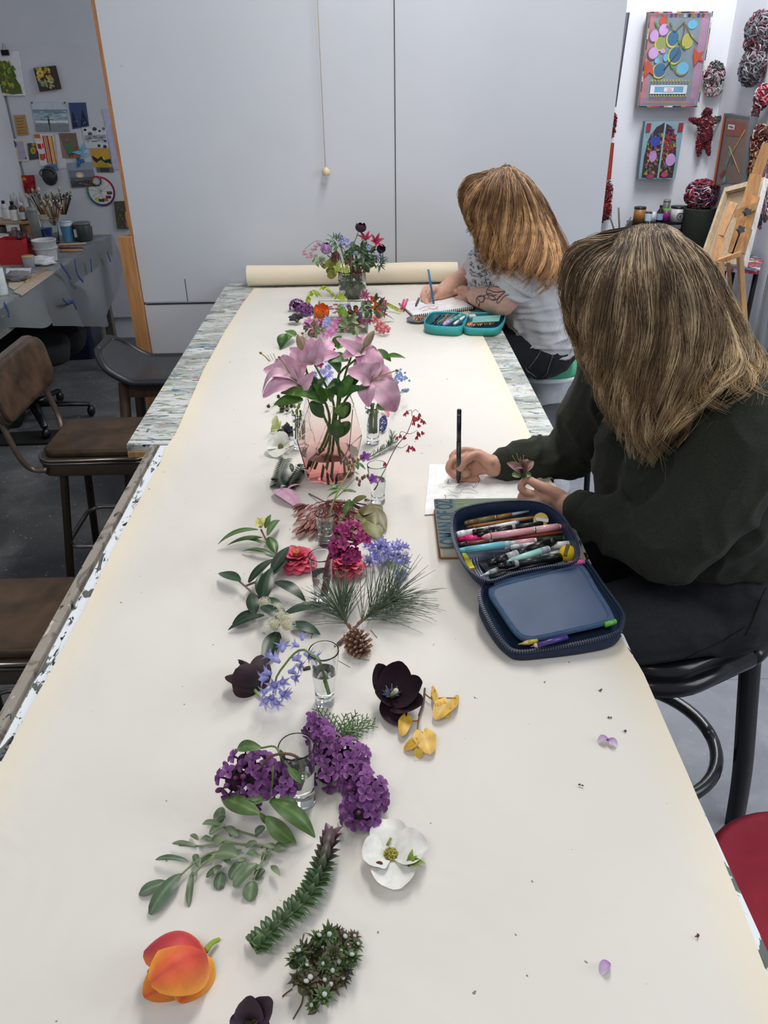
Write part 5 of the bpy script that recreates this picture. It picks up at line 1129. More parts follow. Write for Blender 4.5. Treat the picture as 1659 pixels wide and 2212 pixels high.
# sage sprig
t = thing('sage_sprig', z4(500, 420), 'grey green sage sprig with oval leaves lying left of the lilac glass', 'sprig')
st = [[(900, 335), (780, 350), (640, 340), (520, 330), (420, 350), (300, 345)], [(700, 300), (560, 260), (470, 250)], [(620, 370), (480, 380), (400, 420), (340, 470), (260, 545)], [(760, 340), (720, 440), (680, 520)], [(560, 350), (440, 430), (370, 500)]]
b = MB()
for L in st: b.tube(bez([z4(x, y, .012) for x, y in L], 14), .0013, '#7b8a5e', 6)
b.build('stem', 'leaf', t)
b = MB()
for (x0, y0, x1, y1, w, h) in ((250, 540, 95, 600, 78, .006), (310, 490, 150, 700, 96, .014), (350, 430, 180, 420, 40, .016), (385, 350, 265, 335, 34, .018), (370, 480, 350, 660, 42, .010), (540, 200, 480, 235, 40, .02), (520, 245, 420, 235, 44, .022), (540, 240, 455, 290, 56, .022), (520, 150, 500, 240, 70, .02), (600, 300, 540, 250, 50, .02), (600, 400, 490, 390, 120, .024), (640, 420, 560, 520, 80, .014), (520, 480, 500, 575, 70, .010), (680, 530, 660, 635, 92, .010), (700, 440, 580, 560, 80, .016), (740, 470, 690, 520, 60, .008), (740, 250, 690, 290, 60, .024), (700, 330, 640, 350, 46, .02), (700, 400, 650, 380, 50, .02), (860, 345, 790, 350, 44, .014), (470, 320, 415, 310, 36, .016), (400, 320, 360, 290, 30, .012), (520, 450, 440, 510, 40, .012), (400, 460, 380, 390, 40, .012), (480, 400, 410, 430, 36, .010), (770, 380, 720, 420, 40, .012), (590, 260, 560, 300, 44, .02)):
  p = z4(x0, y0, h); q = z4(x1, y1, h-.006 if h > .01 else .003)
  c = rnd.choice(['#667a58', '#75886a', '#5c7054', '#566a54']); b.petal(p, q, w/2.37*mpp(p), c, jit(c, .15, rnd), bend=.12, cup=rnd.uniform(-.12, .14), shape='oval', nu=9, nv=6, ruf=.02, vein='#8fa37c', rnd=rnd)
for k in range(14):
  p = z4(rnd.uniform(440, 860), rnd.uniform(320, 450), .012); b.petal(p, p+Vector((rnd.uniform(-.02, .02), rnd.uniform(-.02, .01), .004)), .008, '#6e7f5c', '#7f9068', bend=.1, nu=5, nv=3, rnd=rnd)
b.build('foliage', 'leaf', t)
# white dogwood
def dogwood(t, c, tips, w, tuft=True, k=1.0):
  for i, (tp, ww, cp) in enumerate(tips):
    b = MB(); b.petal(c, tp, ww, '#dfe5dc', '#e6e4df', up=UP, bend=.05, cup=cp, shape='round', nu=12, nv=8, ruf=.015, edge='#e8e3e0'); b.build('petal', 'petal', t)
  b = MB()
  for q in range(46):
    a = q*2.4; r = .0085*k*math.sqrt(q/46); b.ell(c+Vector((r*math.cos(a), r*math.sin(a), .004+.006*k*(1-(r/.009/k)**2))), .0016*k, rnd.choice(['#8a8a3a', '#a59a3f', '#6f6d2e', '#b5a84a']), nu=6, nv=4)
  b.build('flower_centre', 'matte', t)
t = thing('dogwood_flower', z4(1385, 400), 'large white four-petalled dogwood flower in the foreground', 'flower')
c = z4(1385, 405, .006)
dogwood(t, c, [(z4(1362, 212, .014), .047, .16), (z4(1575, 355, .022), .052, .18), (z4(1412, 572, .014), .054, .13), (z4(1240, 405, .018), .050, .18)], 0)
b = MB()
for (x0, y0, x1, y1, w) in ((1480, 460, 1495, 365, 30), (1480, 450, 1560, 440, 40), (1470, 460, 1520, 400, 36), (1468, 455, 1545, 462, 26)): leaf(b, z4(x0, y0, .012), z4(x1, y1, .026), w/2.37, '#5d7a22', '#86a03a', bend=.2, cup=.2)
b.build('leaf_scrap', 'leaf', t)
b = MB(); b.ell(z4(1325, 440, .016), (.0045, .003, .003), '#5a2a22'); b.build('bud_brown', 'matte', t)
b = MB(); b.tube([z4(1290, 430, .014), z4(1320, 440, .016)], .0018, '#b9a04a', 6); b.tube([z4(1365, 345, .016), z4(1385, 310, .016)], .0016, '#8d8f45', 6); b.build('stalk_scrap', 'matte', t)
# lilac
def lil_floret(c0, c1, edge):
  b = MB()
  for k in range(4):
    a = PI/2*k+.2; d = Vector((math.cos(a), math.sin(a), 0)); b.petal(Vector((0, 0, 0)), d*1.0+Vector((0, 0, .12)), .82, c0, c1, up=UP, bend=.05, cup=.28, shape='round', nu=5, nv=4, edge=edge)
  b.ell((0, 0, .02), .14, '#2f1140', nu=6, nv=4); b.tube([(0, 0, 0), (0, 0, -1.0)], [.14, .09], c0, 5); return b
LP = [lil_floret('#561f60', '#77387f', '#935a9f'), lil_floret('#481a50', '#662c6e', '#82488a'), lil_floret('#5c2a66', '#85448a', '#a06aa6')]
LB = MB(); LB.ell((0, 0, .3), (.3, .3, .45), '#6a2f60', nu=6, nv=5); LB.tube([(0, 0, 0), (0, 0, -.8)], .1, '#4d2350', 5)
def lilac_head(t, blobs, r, n, seed, buds=8, PR=LP):
  rn = random.Random(seed); G = [[], [], []]; G2 = []; tot = sum(q[1]**2 for q in blobs); pts = []
  for c, R, h in blobs:
    m = max(3, int(n*R*R/tot))
    for k in range(m):
      for _ in range(30):
        u = rn.uniform(-.25, 1); a = rn.uniform(0, 2*PI); sr = math.sqrt(1-u*u) if u > 0 else 1
        d = Vector((math.cos(a)*sr, math.sin(a)*sr, u)); p = Vector(c)+Vector((d.x*R, d.y*R, d.z*h))
        if p.z < TZ+.003: continue
        if all((p-q).length > r*1.15 for q in pts): break
      else: continue
      if p.z < TZ+.003: continue
      pts.append(p); nn = Vector((d.x, d.y-.2, d.z+.35)).normalized()
      M = basis(p, nn) @ Matrix.Rotation(rn.uniform(0, 6), 4, 'Z') @ Matrix.Scale(r*rn.uniform(.85, 1.15), 4)
      (G2 if rn.random() < buds/max(n, 1) else G[rn.randrange(3)]).append(M)
  for g, m_ in zip(PR, G):
    if m_: inst('floret', g, 'petal', t, m_)
  if G2: inst('bud', LB, 'petal', t, G2)
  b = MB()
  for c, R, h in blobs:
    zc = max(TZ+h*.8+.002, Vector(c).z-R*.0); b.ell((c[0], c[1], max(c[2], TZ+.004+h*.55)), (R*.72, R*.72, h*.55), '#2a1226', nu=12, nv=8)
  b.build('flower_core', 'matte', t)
t = thing('lilac_sprig', z3(900, 1000), 'long purple lilac panicle lying right of the nearest glass', 'flower')
m_ = mpp(z3(900, 950))/2.86
lilac_head(t, [(z3(665, 650, .022), 42*m_, .016), (z3(715, 690, .022), 70*m_, .020), (z3(760, 780, .022), 80*m_, .022), (z3(760, 950, .022), 80*m_, .022), (z3(890, 870, .024), 120*m_, .026), (z3(940, 1000, .024), 90*m_, .026), (z3(1000, 1080, .024), 115*m_, .028), (z3(970, 1190, .020), 100*m_, .024)], .0108, 130, 4)
b = MB(); leaf(b, z3(1020, 1240, .006), z3(1045, 1300, .004), 16, '#5f7a3c', bend=.1); b.tube([z3(1010, 1230, .012), z3(1030, 1270, .006)], .0018, '#6b7d45', 6); b.build('leaf', 'leaf', t)
# lilac standing in the nearest glass
tg, B, h, R = shot_glass((639, 1611), 80, (656, 1733), 'nearest tall shot glass, holding the drooping lilac', .70)
t = thing('lilac_sprig', z3(400, 1000), 'drooping purple lilac with broad green leaves leaning out of the nearest glass', 'flower')
lilac_head(t, [(z3(330, 960, .055), 120*m_, .024), (z3(200, 990, .050), 90*m_, .022), (z3(450, 1000, .050), 100*m_, .024), (z3(310, 1070, .045), 70*m_, .018), (z3(250, 870, .065), 60*m_, .018)], .0112, 84, 9, buds=14)
sprig_stem(t, [Vector((B.x-.004, B.y+.004, TZ+.03)), Vector((B.x+.002, B.y, TZ+.07)), z3(560, 835, .108), z3(470, 825, .108), z3(390, 860, .090), z3(330, 950, .07)], .0022, '#6a5040', mat='matte')
b = MB()
for P_ in ([z3(480, 850, .10), z3(440, 780, .105), z3(350, 790, .098)], [z3(430, 900, .09), z3(420, 1050, .06), z3(410, 1120, .05)], [z3(500, 870, .10), z3(540, 920, .09)]): b.tube(bez(P_, 8), .0013, '#6d8048', 5)
b.build('leaf_stalk', 'leaf', t)
for (x0, y0, x1, y1, w, h0, h1, up, bd, cp) in ((355, 790, 205, 800, 78, .100, .085, (0, -.4, .9), .2, .2), (470, 800, 480, 890, 40, .105, .08, (.5, -.5, .5), .1, .3), (520, 910, 605, 1005, 52, .095, .075, (0, -.4, .9), .12, .12), (340, 1190, 108, 1095, 110, .045, .030, (0, -.5, .8), .18, -.15), (400, 1090, 220, 1140, 60, .05, .045, (0, -.5, .8), .1, .1), (412, 1110, 688, 1340, 120, .050, .010, (.3, -.3, .9), .22, -.14), (385, 1215, 570, 1380, 110, .035, .006, (-.3, -.4, .8), .18, .12), (470, 1090, 590, 1185, 84, .05, .025, (.2, -.4, .8), .16, -.12), (345, 1190, 400, 1260, 40, .04, .02, (0, -.4, .8), .1, .2)):
  b = MB(); leaf(b, z3(x0, y0, h0), z3(x1, y1, h1), w/2.86, '#5c7a40', '#4f6d38', up=up, bend=bd, cup=cp, nu=12, nv=8, vein='#86a060'); b.build('leaf', 'leaf', t)
# thuja sprig
t = thing('conifer_sprig', z3(860, 650), 'flat bright green conifer sprig above the lying lilac', 'sprig')
b = MB()
def frond(p, q, depth, r, seed):
  rn = random.Random(seed); d = q-p; L = d.length; n = max(3, int(L/.0042)); s_ = d.normalized().cross(UP)
  b.tube([p, q], [r, r*.7], rnd.choice(['#47632f', '#54743a', '#3b5528']), 5, flat=.6)
  if depth == 0: return
  for k in range(1, n):
    f = k/n; a = p+d*f; sd = 1 if k % 2 else -1; l = L*(.42 if depth > 1 else .34)*(1-f*.55)*rn.uniform(.8, 1.2)
    if l < .003: continue
    frond(a, a+(d.normalized()*.75+s_*sd*.75+UP*rn.uniform(-.1, .25)).normalized()*l, depth-1, r*.85, rn.random())
for p, q, dd in ((z3(820, 720, .008), z3(700, 540, .014), 2), (z3(820, 720, .010), z3(880, 575, .016), 2), (z3(830, 720, .008), z3(950, 570, .016), 2), (z3(840, 725, .008), z3(1060, 640, .010), 2), (z3(830, 720, .012), z3(1020, 600, .012), 2), (z3(830, 722, .006), z3(960, 715, .006), 2), (z3(810, 700, .006), z3(650, 600, .006), 1)): frond(p, q, dd, .0011, rnd.random())
b.build('foliage', 'leaf', t)
# big dark tulip, open
t = thing('tulip', z3(1180, 470), 'large open black-purple tulip with pale centre beside the yellow leaves', 'flower')
c = z3(1160, 475, .012)
for (x, y, dz, w, up) in ((1070, 270, .062, .040, (.3, -.5, .6)), (1215, 252, .066, .052, (0, -.6, .7)), (1352, 385, .058, .050, (-.4, -.3, .8)), (1345, 525, .040, .048, (-.5, .2, .8)), (1190, 650, .012, .042, (0, .5, .8)), (1060, 450, .040, .040, (.6, 0, .7))):
  b = MB(); b.petal(c, z3(x, y, dz), w, '#220c1c', '#240a18', up=up, bend=-.14, cup=.16, shape='tulip', nu=12, nv=8, edge='#2e0f1e', vein='#1d0a16'); b.build('petal', 'velvet', t)
b = MB()
for k in range(9):
  a = 2*PI*k/9; q = c+Vector((math.cos(a)*.016, math.sin(a)*.014-.001, .012)); b.petal(c+UP*.002, q, .007, '#7d93b0', '#303a5c', bend=.05, shape='leaf', nu=4, nv=3)
b.build('flower_base', 'petal', t)
b = MB(); b.tube([c, z3(1165, 455, .030), z3(1185, 440, .036)], [.0035, .003, .0036], '#a9a673', 8); b.ell(z3(1188, 436, .038), .0042, '#d4cfae'); b.build('pistil', 'matte', t)
b = MB()
for k in range(6):
  a = 2*PI*k/6+.4; q = c+Vector((math.cos(a)*.011, math.sin(a)*.010, .020)); b.tube([c, q], .0007, '#8f94a8', 5); b.ell(q, (.001, .001, .003), '#1a1420', nu=6, nv=5)
b.build('stamens', 'matte', t)
# yellow heart-leaved twig
t = thing('redbud_twig', z3(1380, 640), 'twig with golden heart-shaped leaves beside the large dark tulip', 'sprig')
b = MB()
for L in ([(1366, 420), (1358, 500), (1330, 600), (1318, 700), (1300, 760)], [(1368, 455), (1410, 485), (1480, 480), (1560, 482)], [(1325, 620), (1260, 625)], [(1320, 680), (1360, 700)], [(1470, 482), (1510, 520), (1530, 530)], [(1410, 480), (1430, 430)]): b.tube(bez([z3(x, y, .010) for x, y in L], 10), [.0013]*1 and .0012, '#a9743a', 5)
b.tube(bez([z3(1366, 420, .010), z3(1358, 500, .010), z3(1330, 590, .010)], 8), .0016, '#5a4a42', 6); b.build('twig', 'matte', t)
for (x0, y0, x1, y1, w) in ((1435, 500, 1412, 402, 34), (1560, 500, 1582, 478, 0), (1540, 530, 1570, 460, 44), (1500, 510, 1430, 615, 110), (1480, 520, 1512, 605, 60), (1250, 600, 1225, 718, 76), (1355, 700, 1400, 830, 130), (1310, 750, 1235, 800, 70), (1325, 800, 1330, 855, 50)):
  if not w: continue
  b = MB(); p = z3(x0, y0, .014); b.petal(p, z3(x1, y1, .010 if w > 70 else .004), w*1.2/2.86*mpp(p), '#d9aa2e', '#cf9c2a', bend=.04, cup=rnd.choice([-.06, .05]), shape='heart', nu=10, nv=8, vein='#e8c766', edge='#dcb64a'); b.build('leaf', 'leaf', t)
# left dark tulip
t = thing('tulip', z3(270, 380), 'smaller closed dark purple tulip left of the bluebell glass', 'flower')
Bp = z3(318, 425, .010)
for (x, y, dz, w, up) in ((365, 215, .030, .040, (.5, 0, .8)), (210, 290, .050, .052, (0, -.5, .8)), (135, 345, .026, .040, (-.3, .3, .8)), (215, 250, .020, .046, (0, .8, .2)), (180, 430, .010, .034, (-.2, -.7, .5))):
  b = MB(); b.petal(Bp, z3(x, y, dz), w, '#1b0a16', '#280d1c', up=up, bend=.22, cup=-.22, shape='tulip', nu=12, nv=8, edge='#341022'); b.build('petal', 'velvet', t)
sprig_stem(t, [z3(312, 428, .010), z3(335, 455, .006), z3(360, 490, .004)], .003, '#8ba35a')
# bluebell stem in glass 2
def bell(c0='#b0aeea', c1='#cac8f6'):
  b = MB()
  for k in range(6):
    a = PI/3*k; d = Vector((math.cos(a), math.sin(a), 0)); b.petal(d*.12, d*.42+Vector((0, 0, 1.0)), .40, c0, c1, up=d, bend=.02, cup=-.2, shape='strap', nu=6, nv=3, curl=-.9, vein='#9496dc')
  b.tube([(0, 0, 0), (0, 0, .55)], [.16, .34], c0, 8); return b
BL = [bell(), bell('#a2a2e2', '#bbbaf0')]
def bells(t, items, r, seed=1, PR=BL):
  rn = random.Random(seed); G = [[] for _ in PR]
  for p, d in items: G[rn.randrange(len(PR))].append(basis(p, d) @ Matrix.Rotation(rn.uniform(0, 1), 4, 'Z') @ Matrix.Scale(r*rn.uniform(.85, 1.15), 4))
  for g, m_ in zip(PR, G):
    if m_: inst('bell', g, 'petal', t, m_)
tg, B, h, R = shot_glass((699, 1404), 67, (702, 1519), 'second nearest tall shot glass, holding the bluebell stem', .66)
t = thing('bluebell', z3(480, 380), 'bluebell stem arching out of the second nearest glass', 'flower')
sprig_stem(t, [Vector((B.x+.006, B.y-.004, TZ+.025)), Vector((B.x, B.y, TZ+.07)), z3(700, 235, .110), z3(620, 182, .110), z3(560, 205, .095), z3(500, 275, .075), z3(450, 350, .055), z3(430, 450, .035)], .0022, '#7d9a52')
it = []
for (x, y, dz, dx, dy, dzz) in ((608, 125, .11, 0, .6, .5), (590, 160, .108, -.6, 0, .3), (620, 205, .10, .8, -.4, 0), (660, 220, .10, .9, -.3, -.1), (485, 195, .09, 0, .8, .3), (470, 260, .08, -.6, .5, .2), (430, 235, .078, -.5, .3, .3), (545, 240, .085, .8, .2, 0), (570, 275, .078, .7, -.4, 0), (420, 330, .06, -.8, .2, .1), (400, 350, .055, -.8, -.3, 0), (520, 320, .065, .8, .2, 0), (540, 350, .06, .7, -.3, 0), (480, 370, .055, .3, -.7, .2), (450, 385, .05, -.2, -.8, .2), (400, 430, .04, -.7, -.5, 0), (430, 460, .035, -.2, -.9, 0), (470, 440, .04, .6, -.6, 0), (405, 480, .028, -.6, -.8, 0), (450, 490, .026, .1, -.9, 0), (490, 450, .036, .8, -.3, 0)):
  it.append((z3(x, y, dz), Vector((dx, dy, dzz))))
bells(t, it, .0145, 3)
# bits on the paper
for (x, y, a) in ((1303, 1601, .3), (1321, 1607, 2.4), (1306, 2092, .8)):
  p = T(x, y, .003); t = thing('petal', p, {1303: 'left fallen purple petal of the pair on the paper by the dark bits', 1321: 'right fallen purple petal of the pair on the paper by the dark bits', 1306: 'single lilac petal fallen near the bottom right of the paper'}[x], 'petal')
  b = MB(); d = Vector((math.cos(a), math.sin(a), .1)); b.petal(p-d*.008, p+d*.009, .011, '#dccfe0', '#a565b5', bend=.25, cup=.35, shape='tulip', nu=8, nv=6); b.build('petal_blade', 'petal', t)
for (x, y, l) in ((1317, 1550, 'above the purple petals'), (1352, 1582, 'right of the purple petals'), (1255, 1697, 'below the purple petals'), (1297, 1492, 'below the navy case'), (1508, 2025, 'near the lower right paper edge')):
  p = T(x, y, .002); t = thing('plant_scrap', p, 'tiny dark brown plant scrap '+l, 'scrap', 'brown plant scraps on the paper'); b = MB()
  for k in range(3): a = rnd.uniform(0, 6); b.petal(p, p+Vector((math.cos(a), math.sin(a), .3))*.0042, .003, '#4d3529', '#6b4c3a', bend=.2, cup=.3, nu=3, nv=2)
  b.build('flake', 'matte', t)
# ------------------------------------------------------------------ middle of the table
rnd = random.Random(91)
def foliage(t, b, L, fn, c0s, c1=None, shape='leaf', vein='#6f8a5a', **k):
  for (x0, y0, x1, y1, w, h0, h1) in L:
    p = fn(x0, y0, h0); c = rnd.choice(c0s); b.petal(p, fn(x1, y1, h1), w/SCL*mpp(p), c, c1 or jit(c, .12, rnd), bend=rnd.uniform(.06, .16), cup=rnd.uniform(-.14, .14), shape=shape, nu=10, nv=6, vein=vein, rnd=rnd)
SCL = 3.19
# pine sprig and cone
t = thing('pine_sprig', z2(1150, 850), 'pine sprig with long grey green needles lying across the table', 'sprig')
b = MB(); main = bez([z2(925, 1090, .006), z2(1010, 1010, .010), z2(1090, 930, .016), z2(1200, 850, .024), z2(1340, 755, .034)], 20)
b.tube(main, [.0034-.0001*i for i in range(len(main))], '#6f5a4c', 7); side = bez([z2(1020, 1000, .010), z2(975, 930, .020), z2(935, 850, .032)], 10); b.tube(side, .0022, '#7a5c4e', 6)
for k in range(60):
  p = rnd.choice(main[3:]+side); b.ell(p+Vector((rnd.uniform(-.003, .003), rnd.uniform(-.003, .003), rnd.uniform(0, .003))), .0016, '#84523f', nu=5, nv=4)
b.build('branch', 'matte', t)
b = MB()
def needles(axis_pts, n, L, spread, upb, seed, dirb=None):
  r = random.Random(seed)
  for k in range(n):
    f = r.random()**.7; i = min(len(axis_pts)-2, int(f*(len(axis_pts)-1))); p = axis_pts[i]; d = (axis_pts[i+1]-axis_pts[i]).normalized()
    a = r.uniform(0, 2*PI); o = d.orthogonal().normalized(); o2 = d.cross(o); q = (d*r.uniform(.35, 1.1)+(o*math.cos(a)+o2*math.sin(a))*r.uniform(.3, spread)+UP*upb).normalized()
    l = L*r.uniform(.75, 1.1); e = p+q*l; m_ = p+q*l*.5+UP*l*.05
    if e.z < TZ+.003: e.z = TZ+.003
    if m_.z < TZ+.003: m_.z = TZ+.003
    b.tube([p, m_, e], [.00062, .0006, .00035], r.choice(['#5f6f58', '#4f6049', '#6d7d66', '#56684f']), 4, False)
needles(main[10:], 200, .092, 1.25, .10, 5); needles(side[4:], 160, .080, 1.2, .2, 6)
for (x0, y0, x1, y1) in ((930, 1205, 1010, 1250), (1060, 1190, 1140, 1200), (1150, 990, 1195, 1045), (740, 1050, 760, 980)): b.tube([z2(x0, y0, .002), z2(x1, y1, .002)], .0006, '#6f6a55', 4)
b.build('needles', 'leaf', t, kind='stuff')
t = thing('pine_cone', z2(1070, 1090), 'small open brown pine cone at the foot of the pine sprig', 'pine cone')
b = MB(); c = z2(1065, 1085, .020); ax = Vector((.35, -.75, -.1)).normalized(); M = basis(c-ax*.020, ax)
for k in range(72):
  f = k/71; a = k*2.4; r0 = .019*math.sin(PI*(.15+.75*f))**.8; z_ = .042*f
  d = Vector((math.cos(a), math.sin(a), .25-.5*(1-f))).normalized(); p = M @ Vector((math.cos(a)*r0*.35, math.sin(a)*r0*.35, z_)); q = p+(M.to_3x3() @ d)*r0*.85
  b.petal(p, q, .0095, '#3c2620', '#8a6550', up=M.to_3x3() @ Vector((0, 0, 1)), bend=.1, cup=-.2, shape='fan', nu=4, nv=3, rnd=rnd); b.ell(q, (.0022, .0022, .0016), '#a07a62', nu=6, nv=4)
b.tube([M @ Vector((0, 0, 0)), M @ Vector((0, 0, .04))], .006, '#2e1c18', 8); b.build('scales', 'matte', t)
t = thing('twig', T(665, 1446, .003), 'tiny broken twig scrap behind the bluebell glass', 'twig'); b = MB(); b.tube([T(655, 1447, .002), T(668, 1443, .003), T(676, 1440, .003)], [.0035, .004, .001], '#4f4038', 6); b.build('wood', 'matte', t)
# leafy branches with white flower tufts
SCL = 3.19
t = thing('leafy_sprig', z2(400, 400), 'glossy leaved sprig with a pale yellow bud, left of the glasses', 'sprig')
sprig_stem(t, [z2(395, 300, .030), z2(430, 370, .020), z2(465, 420, .014), z2(510, 470, .008)], .002, '#8a5a42', mat='matte')
b = MB(); foliage(t, b, [(375, 300, 97, 402, 62, .030, .012), (405, 355, 160, 410, 58, .024, .006), (490, 480, 262, 450, 48, .010, .006), (430, 400, 285, 372, 36, .018, .014), (440, 340, 530, 236, 60, .03, .02), (425, 290, 462, 196, 44, .03, .045), (450, 350, 500, 470, 80, .022, .008)], z2, ['#3f5a2c', '#4c6a36', '#34502a'], vein='#8aa05c'); b.build('foliage', 'waxy', t)
b = MB()
for (x, y) in ((365, 218), (420, 212), (400, 275), (355, 290)): leaf(b, z2(395, 290, .034), z2(x, y, .052), 14, '#cfc878', '#d8d490', up=(0, -.6, .8), bend=.2, cup=.3, shape='oval')
b.build('bud', 'petal', t)
t = thing('leafy_sprig', z2(450, 800), 'dark evergreen sprig with fluffy white flower tufts, left of centre', 'sprig')
b = MB()
for L in ([(245, 655, .02), (320, 720, .022), (400, 790, .02), (470, 860, .018), (520, 960, .014)], [(285, 690, .02), (400, 640, .024), (490, 560, .03)], [(430, 800, .02), (450, 700, .03), (470, 600, .035)]): b.tube(bez([z2(*q) for q in L], 12), .0021, '#7b6a5c', 6)
b.build('stem', 'matte', t)
b = MB(); foliage(t, b, [(250, 655, 102, 600, 96, .024, .014), (310, 665, 490, 500, 76, .026, .034), (470, 590, 586, 418, 84, .034, .04), (480, 610, 592, 502, 62, .03, .03), (400, 790, 465, 562, 116, .024, .045), (375, 745, 405, 600, 60, .024, .04), (492, 660, 702, 795, 96, .026, .012), (350, 885, 325, 735, 92, .016, .03), (345, 860, 198, 950, 76, .018, .006), (418, 890, 168, 992, 76, .016, .006), (440, 770, 560, 870, 66, .022, .012), (395, 830, 535, 925, 92, .034, .030), (555, 885, 892, 830, 98, .02, .012), (610, 940, 802, 1022, 96, .014, .006), (505, 1005, 425, 1235, 124, .014, .006)], z2, ['#1f3322', '#283f29', '#1c2e22', '#2c4630'], vein='#44603c'); b.build('foliage', 'waxy', t)
TF = MB(); r_ = random.Random(3)
for k in range(150):
  a = r_.uniform(0, 6.3); u = r_.uniform(-.2, 1); s_ = math.sqrt(1-u*u); d = Vector((s_*math.cos(a), s_*math.sin(a), u)); TF.tube([d*.3, d*r_.uniform(.8, 1.1)], .014, '#dcd8c4', 3, False); TF.ell(d, .045, '#efeada', nu=4, nv=3)
TF.ell((0, 0, 0), .6, '#c9c8a4', nu=10, nv=7)
inst('flower_tuft', TF, 'matte', t, [Matrix.Translation(z2(x, y, h)) @ Matrix.Scale(r*mpp(z2(x, y))/3.19, 4) for x, y, r, h in ((420, 805, 42, .03), (505, 850, 44, .03), (490, 960, 58, .026), (575, 960, 58, .026), (520, 900, 48, .03), (408, 615, 26, .03), (560, 920, 46, .03))])
# glasses
g3 = shot_glass((693, 1198), 55, (698, 1298), 'tall shot glass holding the magenta flower between two pink camellias', .72)
g4 = shot_glass((702, 1107), 45, (704, 1178), 'tall shot glass holding the long green geranium stem, before the seed cluster', .76)
g5 = shot_glass((814, 1003), 43, (817, 1086), 'tall shot glass holding the coral bells stem, right of the pink vase', .72)
g6 = shot_glass((804, 878), 32, (806, 958), 'tall narrow shot glass of green stalks right behind the pink vase', .86, water=.86)
g7 = shot_glass((645, 893), 30, (648, 971), 'tall narrow shot glass of leafy stalks left behind the pink vase', .86, water=.8)
# camellias
def camellia(c, R, label, seed):
  t = thing('camellia', c, label, 'flower'); r = random.Random(seed); b = MB(); c = Vector(c)+UP*R*.62; R *= 1.32
  for ring, (n, f, el) in enumerate(((9, .95, -.30), (10, 1.0, .0), (10, .98, .35), (9, .9, .7), (8, .75, 1.0), (6, .6, 1.3))):
    for k in range(n):
      a = 2*PI*k/n+ring*.5+r.uniform(-.15, .15); d = Vector((math.cos(a)*math.cos(el), math.sin(a)*math.cos(el), math.sin(el))); p = c+Vector((math.cos(a), math.sin(a), 0))*R*.12
      tip = c+d*R*f*r.uniform(.9, 1.08); q = MB(); tip.z = max(tip.z, TZ+.003); q.petal(p, tip, R*.78*(.6+.4*f), jit('#cf3a58', .1, r), jit('#e0506e', .1, r), up=UP*1.0-d*.2, bend=.16, cup=.12, shape='round', nu=7, nv=6, ruf=.05, edge='#e87a90', rnd=r); q.build('petal', 'petal', t)
  b = MB()
  for k in range(16): a = r.uniform(0, 6.3); b.tube([c+UP*R*.4, c+Vector((math.cos(a)*R*.18, math.sin(a)*R*.18, R*.68))], .0006, '#e0a050', 4)
  b.build('stamens', 'matte', t)
m = mpp(z2(650, 560))/3.19
camellia(z2(650, 570, .0), 98*m, 'pink camellia bloom left of the magenta flower glass', 1); camellia(z2(985, 610, .0), 98*m, 'pink camellia bloom right of the magenta flower glass', 2)
# magenta flower in g3
t = thing('bergenia', z2(1000, 400), 'magenta flower cluster on a thick dark red stem in the camellia glass', 'flower')
B = g3[1]; sprig_stem(t, [Vector((B.x+.002, B.y-.004, TZ+.018)), z2(850, 560, .070), z2(885, 450, .100), z2(930, 410, .115)], .0052, '#8a3444', n=10)
P5 = MB()
for k in range(5): a = 2*PI*k/5; d = Vector((math.cos(a), math.sin(a), .35)); P5.petal((0, 0, 0), d, .8, '#6d1444', '#a82372', up=UP, bend=.12, cup=.2, shape='round', nu=5, nv=4)
P5.tube([(0, 0, 0), (0, 0, -.8)], [.2, .1], '#5a1230', 5); P5.ell((0, 0, .15), .14, '#4d0f20', nu=6, nv=4)
def ballcluster(t, P, items, name='floret', mat='petal', seed=1):
  r = random.Random(seed); M = []
  for c, R, n, rr in items:
    for k in range(n):
      u = r.uniform(-.5, 1); a = r.uniform(0, 6.3); s_ = math.sqrt(1-u*u); d = Vector((s_*math.cos(a), s_*math.sin(a), u)); p = Vector(c)+d*R
      if p.z < TZ+.003: p.z = TZ+.003
      M.append(basis(p, d+UP*.3+Vector((0, -.3, 0))) @ Matrix.Rotation(r.uniform(0, 6), 4, 'Z') @ Matrix.Scale(rr*r.uniform(.8, 1.2), 4))
  inst(name, P, mat, t, M)
ballcluster(t, P5, [(z2(1000, 330, .125), 70*m, 13, .0105), (z2(1060, 380, .115), 60*m, 11, .0105), (z2(950, 430, .110), 60*m, 11, .0105), (z2(1000, 450, .100), 60*m, 10, .0105)])
# bluebell heap
t = thing('bluebell', z2(1250, 480), 'heap of lilac-blue bluebell heads lying above the pine needles', 'flower'); it = []
for k in range(46):
  x, y = rnd.uniform(1100, 1390), 0; y = 470+rnd.uniform(-70, 60)+(1240-x)*-.12*(1 if x > 1240 else .3); it.append((z2(x, y, rnd.uniform(.008, .034)), Vector((rnd.uniform(-1, 1), rnd.uniform(-1, .6), rnd.uniform(-.2, .6)))))
for k in range(5): it.append((z2(1355+rnd.uniform(-25, 25), 612+rnd.uniform(-20, 25), .010), Vector((rnd.uniform(-1, 1), rnd.uniform(-1, .6), .2))))
for x, y in ((1225, 395), (1200, 415), (1250, 420)): it.append((z2(x, y, .02), Vector((0, 1, .3))))
bells(t, it, .0125, 8)
b = MB()
for L in ([(1290, 530), (1350, 570), (1410, 610)], [(1330, 500), (1370, 540), (1420, 570)], [(1240, 500), (1290, 540), (1340, 580)]): b.tube(bez([z2(x, y, .008) for x, y in L], 8), .0016, '#93ad72', 6)
b.build('stem', 'leaf', t)
